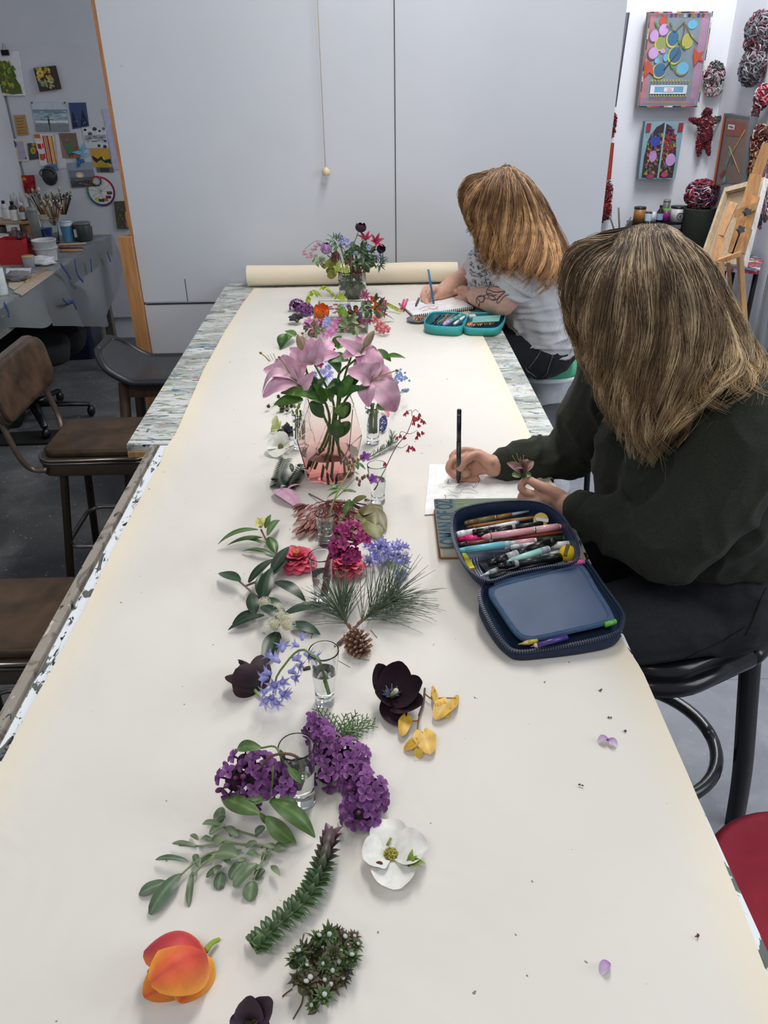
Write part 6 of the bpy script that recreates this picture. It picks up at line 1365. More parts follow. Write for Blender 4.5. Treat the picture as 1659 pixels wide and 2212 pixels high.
# seed cluster and maple leaves
t = thing('maple_sprig', z2(900, 220), 'maple twig with dusky pink winged seeds and olive lobed leaves', 'sprig')
b = MB(); b.tube(bez([z2(725, 52, .004), z2(790, 85, .010), z2(850, 110, .018), z2(1000, 110, .022), z2(1120, 130, .02)], 14), .0017, '#7d7168', 6); b.build('twig', 'matte', t)
b = MB()
for k in range(190):
  x = rnd.uniform(700, 1040); y = rnd.uniform(110, 330); h = .012+.030*math.exp(-((x-850)/150)**2-((y-190)/90)**2); p = z2(x, y*.9+20, h)
  q = p+Vector(((x-860)/3.19*mpp(p)*.55+rnd.uniform(-.006, .006), -rnd.uniform(.006, .022), -rnd.uniform(.0, .016)))
  if q.z < TZ+.004: q.z = TZ+.004
  b.petal(p, q, .0105, '#7d4a46', rnd.choice(['#a9716a', '#b98a7c', '#95605c', '#8a5250']), bend=.1, cup=.1, shape='oval', nu=5, nv=3, rnd=rnd)
b.build('winged_seeds', 'petal', t)
b = MB()
for k in range(60): x = rnd.uniform(760, 1050); b.tube([z2(rnd.uniform(840, 1000), rnd.uniform(90, 120), .035), z2(x, rnd.uniform(100, 220), .045), z2(x+rnd.uniform(-30, 30), rnd.uniform(180, 280), .03)], .0006, rnd.choice(['#6f1d2a', '#8a2a38', '#551a20']), 4, False)
b.build('seed_stalks', 'matte', t)
def lobed(c, tips, w, c0, c1, t, mat='leaf', name='leaf', up=UP):
  b = MB()
  for tp in tips: b.petal(c, tp, w, c0, c1, up=up, bend=.06, cup=-.08, shape='leaf', nu=7, nv=5, vein='#9a9a52', rnd=rnd)
  b.build(name, mat, t)
lobed(z2(1125, 225, .020), [z2(1215, 370, .004), z2(1020, 235, .014), z2(1080, 330, .006), z2(1200, 240, .016), z2(1050, 165, .018), z2(1190, 300, .01)], .042, '#74763a', '#6a6c30', t)
lobed(z2(1150, 130, .026), [z2(1255, 300, .010), z2(1180, 290, .014), z2(1230, 180, .02), z2(1100, 200, .026)], .036, '#6b5e38', '#60562c', t)
b = MB(); leaf(b, z2(1020, 125, .026), z2(1118, 68, .034), 24, '#5f6a34', '#6b6434', bend=.1, shape='oval'); leaf(b, z2(1110, 105, .03), z2(1160, 110, .02), 16, '#6b5e38', bend=.2); b.build('leaf', 'leaf', t)
# geranium stem in g4
B = g4[1]
t = thing('geranium', z1(800, 1700), 'tall wild geranium stem with buds and magenta flowers in the glass by the seeds', 'flower')
s0 = [Vector((B.x-.006, B.y-.003, TZ+.018)), z1(755, 1870, .080), z1(790, 1750, .105), z1(850, 1630, .125), z1(940, 1470, .150)]
sprig_stem(t, s0, .0022, '#9aa860'); b = MB()
for L in ([(790, 1750, .105), (900, 1640, .125), (990, 1545, .140)], [(940, 1470, .15), (1000, 1400, .165), (1060, 1350, .175)], [(850, 1630, .125), (920, 1660, .12), (1000, 1670, .12)], [(850, 1600, .13), (800, 1620, .12)], [(790, 1750, .105), (870, 1760, .10), (930, 1760, .095)]): b.tube(bez([z1(*q) for q in L], 8), .0012, '#93a45c', 5)
b.build('side_stems', 'leaf', t); SCL = 4.366
b = MB(); foliage(t, b, [(850, 1650, 715, 1665, 60, .12, .11), (845, 1660, 722, 1735, 60, .12, .10), (830, 1640, 755, 1600, 50, .12, .125), (880, 1670, 1003, 1668, 50, .12, .115), (930, 1750, 895, 1900, 60, .095, .07), (935, 1740, 965, 1850, 50, .095, .07), (1010, 1395, 1090, 1460, 70, .165, .15), (1000, 1400, 1020, 1460, 40, .165, .155), (945, 1475, 1035, 1510, 40, .15, .14)], z1, ['#4f7a34', '#5c8840', '#476f30']); b.build('foliage', 'leaf', t)
b = MB()
for (x, y, h) in ((910, 1400, .16), (940, 1390, .16), (960, 1420, .16), (985, 1380, .165), (930, 1430, .155), (1010, 1545, .14), (1035, 1570, .135), (1060, 1540, .14), (1030, 1600, .13), (1080, 1525, .14), (1110, 1520, .14), (1050, 1350, .175), (1020, 1370, .17), (970, 1360, .168)): p = z1(x, y, h); b.ell(p, (.0030, .0030, .0048), rnd.choice(['#7a8a52', '#7d5550', '#8a6a58']), nu=8, nv=6)
b.build('buds', 'leaf', t)
for (x, y, h, nm) in ((1085, 1330, .178, 'flower_head'), (1160, 1540, .14, 'flower_head')):
  b = MB(); c = z1(x, y, h)
  for k in range(5): a = 2*PI*k/5+.5; leaf(b, c, c+Vector((math.cos(a)*.011, -.004+.2*math.sin(a)*.011, math.sin(a)*.011)), 8, '#8a4aa8', '#b565d0', up=(0, -1, .3), bend=.05, shape='round', nu=5, nv=3)
  b.ell(c+Vector((-.004, 0, -.004)), .004, '#6d2f45'); b.build(nm, 'petal', t)
# coral bells in g5
B = g5[1]; t = thing('coral_bells', z1(1400, 1200), 'thin red stem of tiny crimson bells leaning out of a glass', 'flower')
sprig_stem(t, [Vector((B.x-.006, B.y, TZ+.035)), z1(1215, 1570, .060), z1(1290, 1420, .095), z1(1380, 1240, .13), z1(1480, 1120, .16), z1(1530, 990, .185), z1(1550, 950, .19)], .0012, '#7d4a46', mat='matte', n=5)
b = MB()
for L in ([(1380, 1240, .13), (1430, 1255, .12), (1490, 1220, .12)], [(1480, 1120, .16), (1520, 1120, .155), (1580, 1090, .155)], [(1480, 1120, .16), (1430, 1100, .165), (1410, 1130, .155)], [(1530, 960, .19), (1520, 900, .20), (1490, 910, .195)], [(1530, 920, .195), (1560, 895, .205), (1590, 920, .20)], [(1540, 970, .19), (1600, 960, .19)]): b.tube(bez([z1(*q) for q in L], 8), .0006, '#7d4a3c', 4)
b.build('side_stems', 'matte', t)
CB = MB()
for k in range(5): a = 2*PI*k/5; CB.petal((0, 0, 0), Vector((math.cos(a)*.5, math.sin(a)*.5, 1)), .5, '#a01c34', '#c62c48', up=Vector((math.cos(a), math.sin(a), 0)), bend=.15, cup=-.2, nu=4, nv=3)
CB.ell((0, 0, .3), (.3, .3, .4), '#a82038', nu=8, nv=5)
inst('bell', CB, 'petal', t, [basis(z1(x, y, h), Vector((rnd.uniform(-.5, .5), -.3, -1))) @ Matrix.Scale(.0085, 4) for x, y, h in ((1480, 905, .2), (1465, 925, .195), (1545, 950, .195), (1570, 970, .19), (1600, 930, .2), (1550, 1010, .185), (1585, 1030, .18), (1620, 985, .19), (1640, 1000, .185), (1540, 980, .19), (1590, 960, .19), (1390, 1150, .155), (1420, 1130, .158), (1450, 1145, .152), (1580, 1105, .16), (1600, 1120, .155), (1575, 1145, .15), (1620, 1100, .155), (1500, 1235, .122), (1530, 1240, .12), (1495, 1265, .115), (1545, 1255, .115), (1268, 1395, .10))])
# rosemary
t = thing('rosemary_sprig', z1(1250, 1270), 'green rosemary sprig lying behind the coral bells glass', 'sprig')
for L, nm in (([z1(1110, 1350, .008), z1(1250, 1270, .012), z1(1390, 1190, .016)], 90), ([z1(1300, 1240, .014), z1(1345, 1170, .02), z1(1330, 1090, .03)], 40)):
  ax = bez(L, 16); b = MB(); b.tube(ax, .0014, '#6b6f52', 5)
  for k in range(nm):
    p = rnd.choice(ax[:-1]); d = (ax[-1]-ax[0]).normalized(); a = rnd.uniform(0, 6.3); o = d.orthogonal().normalized(); q = p+(d*.7+o*math.cos(a)*.7+d.cross(o)*math.sin(a)*.7).normalized()*.018; q.z = max(q.z, TZ+.003)
    b.petal(p, q, .0022, '#3f5a3c', '#6b8264', bend=.05, nu=3, nv=2, rnd=rnd)
  b.build('foliage', 'leaf', t)
# single items left of the vase
t = thing('dogwood_flower', z1(270, 1240), 'white dogwood flower tilted up, left of the pink vase', 'flower'); c = z1(292, 1252, .016)
for (x, y, h, w, up) in ((298, 1098, .052, .040, (0, -.8, .5)), (160, 1210, .022, .046, (0, -.4, .8)), (362, 1190, .030, .036, (-.3, -.7, .5)), (235, 1345, .004, .050, (0, .1, .9))): b = MB(); b.petal(c, z1(x, y, h), w, '#e3e6da', '#e9e9e2', up=up, bend=.12, cup=.12, shape='round', nu=8, nv=6, ruf=.01); b.build('petal', 'petal', t)
b = MB(); b.ell(c+Vector((0, -.004, .004)), (.007, .005, .009), '#7d7440'); b.build('flower_centre', 'matte', t); sprig_stem(t, [z1(340, 1265, .01), z1(400, 1235, .006), z1(445, 1222, .004)], .0014, '#5c4a42')
t = thing('hellebore', z1(245, 1030), 'small pale yellow-green cup flower behind the white dogwood', 'flower'); c = z1(285, 1085, .012)
for (x, y, h, w) in ((245, 950, .045, .024), (200, 1060, .014, .02), (290, 1000, .03, .02), (195, 1095, .006, .016)): b = MB(); b.petal(c, z1(x, y, h), w, '#c3cc84', '#dbe0a4', up=(-.5, -.5, .6), bend=.2, cup=.2, shape='round'); b.build('petal', 'petal', t)
t = thing('hellebore', z1(340, 1100), 'dark slate flower with green leaves between dogwood and left glass', 'flower'); c = z1(350, 1110, .016)
for (x, y, h) in ((250, 1125, .01), (300, 1060, .03), (355, 1020, .04), (420, 1080, .03), (430, 1150, .01), (350, 1170, .006)): b = MB(); b.petal(c, z1(x, y, h), .020, '#33333c', '#3f3a48', up=(0, -.5, .8), bend=.15, cup=.2, shape='oval'); b.build('petal', 'petal', t)
SCL = 4.366; b = MB(); foliage(t, b, [(330, 1060, 290, 1060, 40, .02, .02), (360, 1060, 345, 1010, 30, .03, .05), (370, 1065, 420, 1065, 36, .03, .02), (380, 1170, 350, 1190, 36, .01, .006)], z1, ['#5a7a44', '#6b8a50']); b.build('foliage', 'leaf', t)
P = [z1(x, y, rnd.uniform(.004, .02)) for (x, y) in ((180, 870), (270, 780), (290, 820), (330, 800), (370, 830), (320, 850), (280, 860), (350, 870), (390, 870), (310, 890), (350, 905), (300, 910))]
cluster('houseleek', P, .0105, 'small clump of houseleek rosettes left behind the pink vase', [[z1(200, 870, .006), z1(240, 850, .006), z1(270, 830, .008)]])
t = thing('hebe_sprig', z1(340, 1500), 'dark stacked-leaf sprig curled beside the fallen lily petals', 'sprig'); b = MB(); ax = bez([z1(330, 1660, .010), z1(280, 1560, .016), z1(290, 1460, .024), z1(330, 1360, .034)], 22); ax2 = bez([z1(350, 1640, .008), z1(420, 1530, .014), z1(500, 1410, .016)], 14)
for A_, w, L in ((ax, .009, .019), (ax2, .011, .017)):
  b.tube(A_, .0016, '#4f5f3f', 5)
  for i in range(0, len(A_)-1, 1):
    p = A_[i]; d = (A_[i+1]-A_[i]).normalized(); s_ = d.cross(UP).normalized()
    for q in (-1, 1): e = p+s_*q*L+d*L*.5; e.z = max(e.z-.003, TZ+.003); b.petal(p, e, w, '#2c4030', jit('#3c5640', .2, rnd) if A_ is ax else '#40343a', up=UP-s_*q*.4, bend=.12, cup=.15, nu=5, nv=3, shape='oval', rnd=rnd)
SCL = 4.366; foliage(t, b, [(250, 1600, 185, 1620, 60, .01, .004), (260, 1570, 200, 1540, 60, .016, .012), (400, 1480, 385, 1400, 44, .02, .03), (450, 1430, 520, 1420, 60, .016, .01), (470, 1460, 510, 1500, 50, .01, .004), (430, 1560, 475, 1545, 44, .01, .006), (400, 1600, 470, 1608, 44, .008, .004)], z1, ['#2c4030', '#39332f']); b.build('foliage', 'waxy', t)
for k, (a, c_, w, nm) in enumerate((((240, 1645, .012), (462, 1815, .005), 165, 'broad fallen pink lily petal left of the seed cluster'), ((330, 1665, .006), (508, 1610, .010), 34, 'narrow curled pink lily petal behind the broad one'), ((290, 1640, .02), (335, 1615, .026), 44, 'small pale petal tip resting on the stacked-leaf sprig'))):
  t = thing('petal', z1(*a), nm, 'petal'); b = MB(); leaf(b, z1(*a), z1(*c_), w/4.366, '#dfb4cc', '#d3a0c0', bend=.16, cup=-.10 if k == 0 else .25, shape='tulip' if k == 0 else 'leaf', nu=12, nv=8, vein='#b5828f', edge='#dcb4ca'); b.build('petal_blade', 'petal', t)
t = thing('petal', z1(1290, 935), 'coral pink petal tip under the right lily', 'petal'); b = MB(); leaf(b, z1(1240, 905, .006), z1(1310, 955, .004), 12, '#e0747c', bend=.2, cup=.2, shape='oval'); b.build('petal_blade', 'petal', t)
t = thing('grape_hyacinth', z1(1250, 1025), 'deep blue grape hyacinth head behind the right narrow glass', 'flower'); b = MB(); a_, c_ = z1(1240, 1080, .014), z1(1265, 965, .016)
for k in range(110): f = rnd.random(); a = rnd.uniform(0, 6.3); r = .011*math.sin(PI*(.2+.7*f)); b.ell(a_.lerp(c_, f)+Vector((math.cos(a)*r, 0, math.sin(a)*r)), .0026, rnd.choice(['#3d4788', '#2f3870', '#5560a0']), nu=5, nv=4)
b.build('flower_head', 'petal', t)
# stalks in the narrow glasses
for g, nm, lab in ((g6, 'cut_stems', 'green stalks and leaf standing in the right narrow glass'), (g7, 'cut_stems', 'leafy pale green stalks standing in the left narrow glass')):
  t = thing(nm, g[1]+Vector((0, 0, .02)), lab, 'stems'); B = g[1]; b = MB()
  for k in range(4 if g is g6 else 5):
    x = B.x+(-.006+.004*k); b.tube(bez([(x, B.y+rnd.uniform(-.004, .004), TZ+.03), (x+.002, B.y, TZ+.08), (x+rnd.uniform(-.01, .01), B.y, TZ+g[2]+.012)], 8), .0022 if g is g6 else .0014, '#5c8038', 6)
  if g is g7:
    for k in range(26): p = Vector((B.x+rnd.uniform(-.008, .008), B.y+rnd.uniform(-.006, .006), TZ+rnd.uniform(.05, g[2]+.03))); b.petal(p, p+Vector((rnd.uniform(-.008, .008), rnd.uniform(-.006, .006), .011)), .006, '#7d9440', '#a9b560', nu=4, nv=3, rnd=rnd)
  b.build('stem', 'leaf', t)
# ---- pink faceted vase with lilies
VB = T(712, 1030); VY = VB.y
def V3(px_, py_, dy=0): return DY(px_, py_, VY+dy)
topz = DY(712, 868, VY-.02).z; midz = DY(712, 985, VY-.04).z
t = thing('vase', VB, 'faceted pink-tinted glass vase of lilies in the middle of the table', 'vase')
m = mpp(Vector((VB.x, VY, 1.0))); n = 6; ph = PI/6+.15; cxv = (VB.x); H_v = topz-TZ-.003; cxt = DY(712, 868, VY).x
def ringv(r, z, a0, k=n): f = (z-TZ)/max(H_v, .01); cx = VB.x+(cxt-VB.x)*f; return [Vector((cx+r*math.cos(a0+2*PI*i/k), VY+r*math.sin(a0+2*PI*i/k)*.9, z)) for i in range(k)]
def vase_shell(off, z0, z1, colf, name, mat, par, flip=False, lid=False):
  rs = [(52*m, 0), (58*m, .05), (71*m, .50), (55*m, .97), (53*m, 1.0)]; b = MB(); rows = []
  for q, (r, f) in enumerate(rs):
    z = z0+(z1-z0)*f; rows.append(ringv(r-off, z, ph if q != 2 else ph+PI/6))
  vs = []; cs = []; fs = []
  def quad(P_):
    o = len(vs); vs.extend(P_); cs.extend([colf(p.z) for p in P_]); fs.append(list(range(o, o+len(P_)))[::(-1 if flip else 1)])
  for i in range(n):
    j = (i+1) % n; quad([rows[0][i], rows[0][j], rows[1][j], rows[1][i]]); quad([rows[3][i], rows[3][j], rows[4][j], rows[4][i]])
    quad([rows[1][i], rows[1][j], rows[2][i]]); quad([rows[1][j], rows[2][j], rows[2][i]])
    quad([rows[2][i], rows[3][j], rows[3][i]]); quad([rows[2][i], rows[2][j], rows[3][j]])
  quad(rows[0][::-1])
  return b, vs, fs, cs, rows
def pink(z): f = max(0, min(1, (z-TZ)/(H_v*.85))); return mixc(C('#f3aba2'), C('#fffdfc'), f**.55)
b, vs, fs, cs, ro = vase_shell(0, TZ+.003, topz, pink, '', '', t); b2, vs2, fs2, cs2, ri_ = vase_shell(.0022, TZ+.010, topz, pink, '', '', t, True)
for v_, f_, c_ in ((vs, fs, cs), (vs2, fs2, cs2)): b.add(v_, f_, [tuple(q) for q in c_], False)
for i in range(n): j = (i+1) % n; b.add([ro[4][i], ro[4][j], ri_[4][j], ri_[4][i]], [(0, 1, 2, 3)], pink(topz), False)
b.build('glass_body', 'pinkglass', t)
wz = TZ+.012+(H_v)*.30; b, vs, fs, cs, ro = vase_shell(.0030, TZ+.011, topz, pink, '', '', t)
wf = .55; top_ = []
for i in range(n): top_ += [ri_[1][i].lerp(ri_[2][i-1], wf), ri_[1][i].lerp(ri_[2][i], wf)]
b = MB(); o_ = Vector((0, 0, -.0004)); k_ = lambda p: Vector((VB.x+(p.x-VB.x)*1.008, VY+(p.y-VY)*1.008, p.z))
r0_ = [k_(p)+o_ for p in ri_[0]]; r1_ = [k_(p) for p in ri_[1]]; tp_ = [k_(p) for p in top_]
fs_w = [tuple(range(n))[::-1]]+[(i, (i+1) % n, n+(i+1) % n, n+i) for i in range(n)]
for i in range(n): j = (i+1) % n; fs_w += [(n+i, 2*n+2*i+1, 2*n+2*i), (n+i, n+j, 2*n+(2*j) % (2*n), 2*n+2*i+1)]
fs_w.append(tuple(2*n+q for q in range(2*n))); b.add(r0_+r1_+tp_, fs_w, '#ffffff', False); b.build('water', 'water', t)
t = thing('lily_bouquet', V3(712, 860), 'pink lilies with green leaves and buds standing in the pink vase', 'flowers')
SCL = 4.366
def Y1(x, y, dy=0): return DY(540+x/4.366, 680+y/4.366, VY+dy)
for L in ([(700, 1490, .0), (760, 1150, .0), (700, 960, 0), (640, 800, -.02), (470, 650, -.03), (380, 590, -.04)], [(640, 1400, .02), (760, 1100, .0), (790, 850, 0), (700, 640, -.02), (610, 470, -.01)], [(880, 1490, -.02), (830, 1200, .0), (860, 900, 0), (950, 740, -.02), (1100, 640, -.04)], [(900, 1450, .02), (800, 1100, .02), (850, 800, .01), (900, 560, .01), (960, 380, .02)], [(580, 1440, 0), (740, 1080, .01), (720, 850, .01), (560, 600, 0), (510, 440, -.01), (480, 300, -.02)], [(760, 1500, .01), (800, 1050, .01), (830, 800, 0), (840, 560, 0), (1000, 420, .0), (1080, 300, -.02)]):
  sprig_stem(t, [Y1(*q) for q in L], .0034, '#5d8038', n=8)
def lily(c, axis, tips, wid, buds=None):
  for (x, y, dy, up, bd, cl, w) in tips:
    b = MB(); p = Y1(*c); q = Y1(x, y, dy); b.petal(p, q, w*1.15/4.366*m, '#e9ccd6', '#d99cbd', up=up, bend=bd, cup=.16, shape='lily', nu=16, nv=8, curl=cl*.95, ruf=.06, edge='#e9bcd2', vein='#c98aa6', rnd=rnd); b.build('petal', 'petal', t)
# front right lily facing the camera
lily((1140, 640, -.03), None, [(945, 515, -.05, (0, -.7, .7), .25, .25, 190), (1165, 315, .01, (0, -.9, .2), .15, 0, 180), (1310, 500, -.01, (0, -.9, .3), .2, .1, 210), (1385, 900, -.06, (.3, -.8, .4), .25, .2, 230), (1110, 850, -.07, (-.3, -.9, .2), .3, .3, 150), (1370, 690, -.03, (.2, -.9, .4), .15, .2, 180), (1000, 400, 0, (-.2, -.8, .4), .3, .4, 120)], 0)
lily((600, 460, -.01), None, [(480, 220, -.03, (0, -.9, .3), .18, .2, 150), (590, 215, .01, (0, -.9, .2), .1, 0, 160), (800, 360, -.03, (.3, -.7, .6), .35, .5, 120), (795, 235, .02, (.2, -.8, .5), .3, .5, 110), (380, 320, -.02, (-.2, -.8, .5), .2, .2, 120), (660, 240, -.04, (.1, -.9, .3), .2, .2, 130)], 0)
lily((1040, 390, .02), None, [(870, 240, .0, (-.2, -.7, .6), .4, .7, 110), (890, 380, -.02, (-.3, -.7, .5), .35, .5, 130), (1000, 200, .03, (0, -.9, .4), .1, .1, 120), (1190, 320, .02, (.2, -.9, .4), .2, .3, 150), (1110, 190, .04, (0, -.9, .4), .15, .1, 130), (1040, 460, -.03, (0, -.8, .3), .3, .5, 100)], 0)
lily((470, 660, -.03), None, [(80, 690, -.03, (-.2, -.4, .8), .45, .6, 100), (120, 750, -.06, (-.1, -.6, .7), .25, .2, 150), (125, 500, -.01, (-.3, -.5, .7), .22, .2, 150), (300, 380, .0, (-.2, -.8, .4), .15, .1, 170), (440, 300, .02, (0, -.9, .2), .1, 0, 150), (580, 570, -.05, (.3, -.8, .3), .35, .5, 110), (230, 420, .0, (-.3, -.7, .5), .2, .2, 140)], 0)
for (x0, y0, x1, y1, dy) in ((1130, 620, 1385, 525, -.09), (380, 560, 275, 400, -.07), (185, 440, 100, 360, -.03), (520, 280, 495, 175, -.02)):
  b = MB(); p, q = Y1(x0, y0, -.03), Y1(x1, y1, dy); b.tube([p, p.lerp(q, .5)+UP*.002, q], [.0014, .0013, .0016], '#b9b06a', 6); b.ell(q, (.0032, .0032, .0026), '#8a6a34', nu=8, nv=5); b.build('pistil', 'matte', t)
b = MB()
for (x0, y0, x1, y1) in ((200, 440, 165, 380), (220, 430, 190, 370), (240, 420, 220, 362), (1140, 600, 1180, 560), (1130, 600, 1125, 540)): b.tube([Y1(x0, y0, -.03), Y1(x1, y1, -.04)], .0005, '#6d4a3c', 4)
b.build('stamens', 'matte', t)
for (x0, y0, x1, y1, r) in ((1075, 305, 1170, 150, .0085), (490, 340, 450, 185, .0080)):
  b = MB(); p, q = Y1(x0, y0, -.03), Y1(x1, y1, -.035); b.tube([p.lerp(q, f) for f in (0, .15, .35, .6, .85, 1)], [r*k for k in (.35, .75, 1, .95, .6, .2)], ['#8c9a5c', '#a3a070', '#b8a486', '#b39880', '#a89470', '#8c8058'], 8); b.build('bud', 'petal', t)
b = MB()
def vl(L):
  for (x0, y0, d0, x1, y1, d1, w, bd) in L:
    p = Y1(x0, y0, d0); b.petal(p, Y1(x1, y1, d1), w*1.08/4.366*m, rnd.choice(['#44722c', '#548236', '#366026', '#64923e']), up=(0, -.6, .7), bend=bd, cup=.12, shape='leaf', nu=10, nv=6, vein='#557a3e', rnd=rnd)
vl([(840, 560, 0, 730, 440, -.03, 120, .2), (930, 420, 0, 735, 450, -.04, 110, .15), (850, 700, 0, 720, 700, -.05, 90, .3), (830, 760, -.02, 830, 590, -.03, 110, .1), (700, 830, -.03, 500, 760, -.05, 100, .2), (690, 760, -.02, 290, 740, -.06, 130, .12), (500, 800, -.04, 225, 850, -.05, 100, .15), (870, 790, -.02, 1110, 690, -.06, 90, .2), (840, 780, -.03, 1000, 560, -.03, 90, .1), (600, 740, -.03, 720, 590, -.02, 70, .2), (640, 700, -.02, 520, 560, -.03, 80, .2), (880, 760, 0, 940, 560, .0, 100, .1), (780, 800, -.02, 700, 700, -.04, 110, .1), (720, 820, -.02, 590, 650, -.04, 90, .1), (930, 700, -.03, 1060, 560, -.02, 60, .1), (800, 300, .03, 860, 200, .03, 90, .1), (820, 320, .02, 900, 260, .04, 60, .1), (1190, 860, -.03, 1320, 900, -.05, 80, .1), (570, 820, -.02, 690, 970, -.02, 120, .1), (850, 850, 0, 880, 970, -.02, 130, .1), (940, 830, .0, 850, 980, .0, 130, .1), (820, 990, -.02, 820, 1170, -.03, 130, .15), (940, 1010, -.02, 830, 1160, -.03, 110, .1), (1280, 400, .03, 1465, 410, .0, 50, .15), (1200, 330, .03, 1330, 440, .02, 70, .1), (330, 180, .02, 290, 320, .0, 90, .2), (430, 200, .03, 330, 160, .02, 50, .1)])
b.build('foliage', 'leaf', t)
# ------------------------------------------------------------------ far flowers
rnd = random.Random(12); FB = T(762, 642); FY = FB.y
def Yf(x, y, dy=0): return DY(540+x/4.608, 440+y/4.608, FY+dy)
mf = mpp(Yf(1000, 700))/4.608
t = thing('vase', FB, 'clear round glass vase holding the far mixed bouquet', 'vase'); zt = Yf(1020, 670).z; A = Matrix.Translation((FB.x, FB.y, TZ+.003)); h = zt-TZ; R = 138*mf
b = MB(); b.lathe([(.0001, 0), (R*.9, 0), (R, .003), (R, h*.5), (R, h-.004), (R-.0006, h-.0004), (R-.0024, h-.0004), (R-.003, h-.004), (R-.003, h*.5), (R-.003, .012), (R*.8, .009), (.0001, .009)], '#ffffff', A, 32); b.build('glass_wall', 'glass', t)
b = MB(); b.lathe([(.0001, .0087), (R*.78, .0087), (R-.0026, .0116), (R-.0026, h*.6), (R-.003, h*.605), (.0001, h*.605)], '#ffffff', A, 32); b.build('water', 'water', t)
t = thing('bouquet', Yf(1020, 600), 'mixed bouquet of tulips, bluebells and feathery foliage in the far vase', 'flowers')
b = MB()
for k in range(16):
  x = rnd.uniform(920, 1120); b.tube(bez([(FB.x+rnd.uniform(-.03, .03), FY+rnd.uniform(-.03, .03), TZ+.015), Yf(x, 760, rnd.uniform(-.03, .03)), Yf(1020+(x-1020)*1.6, 600, rnd.uniform(-.03, .03)), Yf(1020+(x-1020)*2.8, rnd.uniform(350, 520), rnd.uniform(-.05, .05))], 9), .0022, rnd.choice(['#4f6e34', '#64803e', '#6b4a3c']), 5)
b.tube(bez([Yf(1000, 600), Yf(1020, 450), Yf(1075, 290)], 8), .0026, '#8c9a5a', 6); b.build('stem', 'leaf', t)
def bush(b, c, rx, ry, n, l, w, cols, fn=Yf, sh='leaf', drop=.0, dd=.04):
  for k in range(n):
    a = rnd.uniform(0, 6.3); r = math.sqrt(rnd.random()); p = fn(c[0]+rx*r*math.cos(a)*.7, c[1]+ry*r*math.sin(a)*.7, rnd.uniform(-dd, dd))
    a += rnd.gauss(0, 1.1); q = p+Vector((math.cos(a), rnd.uniform(-.6, .3), -math.sin(a)*1.0-drop)).normalized()*l*rnd.uniform(.7, 1.2)
    q.z = max(q.z, TZ+.003); p.z = max(p.z, TZ+.003); b.petal(p, q, w, rnd.choice(cols), None, up=(0, -.8, .6), bend=.12, cup=.1, nu=4, nv=2, shape=sh, rnd=rnd)
b = MB(); G1 = ['#33502e', '#40603a', '#2a4428', '#4d6c48']
bush(b, (1100, 520), 170, 140, 110, .034, .010, G1); bush(b, (870, 380), 70, 60, 36, .03, .005, ['#5c7a5c', '#4d6b50']); bush(b, (1290, 590), 60, 60, 30, .032, .005, ['#3e5448', '#4c6456']); bush(b, (690, 560), 90, 40, 24, .022, .010, ['#8aa070', '#a9b890']); bush(b, (1020, 800), 110, 130, 40, .035, .014, ['#35512c', '#486638'], dd=.02); b.build('foliage', 'leaf', t)
b = MB(); bush(b, (800, 640), 60, 45, 10, .036, .034, ['#767a34', '#858a3c'], sh='round'); bush(b, (1190, 640), 30, 30, 5, .03, .032, ['#7c7a3a', '#6f7a3c'], sh='round'); b.build('lobed_leaves', 'leaf', t)
b = MB()
for c, n in (((850, 500), 70), ((1060, 640), 110), ((1000, 560), 40)):
  for k in range(n): a = rnd.uniform(-.9, .9); p = Yf(c[0], c[1]-30, -.02); q = p+Vector((math.sin(a)*.6, -.2, -math.cos(a)))*rnd.uniform(.025, .05); b.tube([p, p.lerp(q, .5)+Vector((a*.008, -.006, .004)), q], .0009, rnd.choice(['#6d3434', '#84443c', '#58282c']), 3, False)
b.build('lace_leaves', 'leaf', t)
b = MB()
for k in range(120): x = rnd.uniform(840, 985); y = 610+((x-900)/90)**2*60+rnd.uniform(-30, 60); p = Yf(x, y, -.05); b.petal(p, p+Vector((rnd.uniform(-.008, .008), -.002, rnd.uniform(-.01, .004))), .006, '#a3b23c', '#b8c650', up=(0, -1, .3), nu=3, nv=2, rnd=rnd)
b.build('fern', 'leaf', t)
bloom(t, Yf(1100, 285), (.1, -.1, 1), .034, .018, .034, 6, '#1f0d1c', '#35142c', bulge=.3, cup=-.2, mat='velvet', edge='#451a38'); bloom(t, Yf(1280, 470), (.5, -.6, .5), .03, .016, .03, 6, '#22101e', '#2e1228', bulge=.25, mat='velvet')
bloom(t, Yf(760, 500, -.02), (0, -.2, 1), .044, .010, .036, 6, '#a98ab0', '#8a5a96', bulge=.35, cup=-.2, edge='#c3a5cc', ruf=.05, seed=4)
for c, ax in (((1150, 370, 0), (0, -.4, .9)), ((1240, 390, -.02), (.4, -.6, .5))): bloom(t, Yf(*c), ax, .026, .034, .014, 6, '#8c1638', '#b52a50', bulge=.1, cup=.1, shape='leaf', seed=int(c[0]))
bells(t, [(Yf(x, y, rnd.uniform(-.03, 0)), Vector((rnd.uniform(-1, 1), -.6, rnd.uniform(-.4, .8)))) for x, y in [(rnd.gauss(965, 26), rnd.gauss(375, 24)) for _ in range(14)]+[(rnd.gauss(1180, 22), rnd.gauss(450, 18)) for _ in range(7)]+[(1290, 500), (1270, 515), (1050, 490), (1030, 480)]], .011, 5)
b = MB()
for L in ([(820, 420), (700, 375), (640, 380), (560, 440), (530, 490)], [(800, 440), (700, 400), (650, 430)], [(700, 400), (620, 480)]): b.tube(bez([Yf(x, y, -.01) for x, y in L], 10), .0008, '#7a5a5a', 4)
b.build('arching_stem', 'matte', t)
HB = MB()
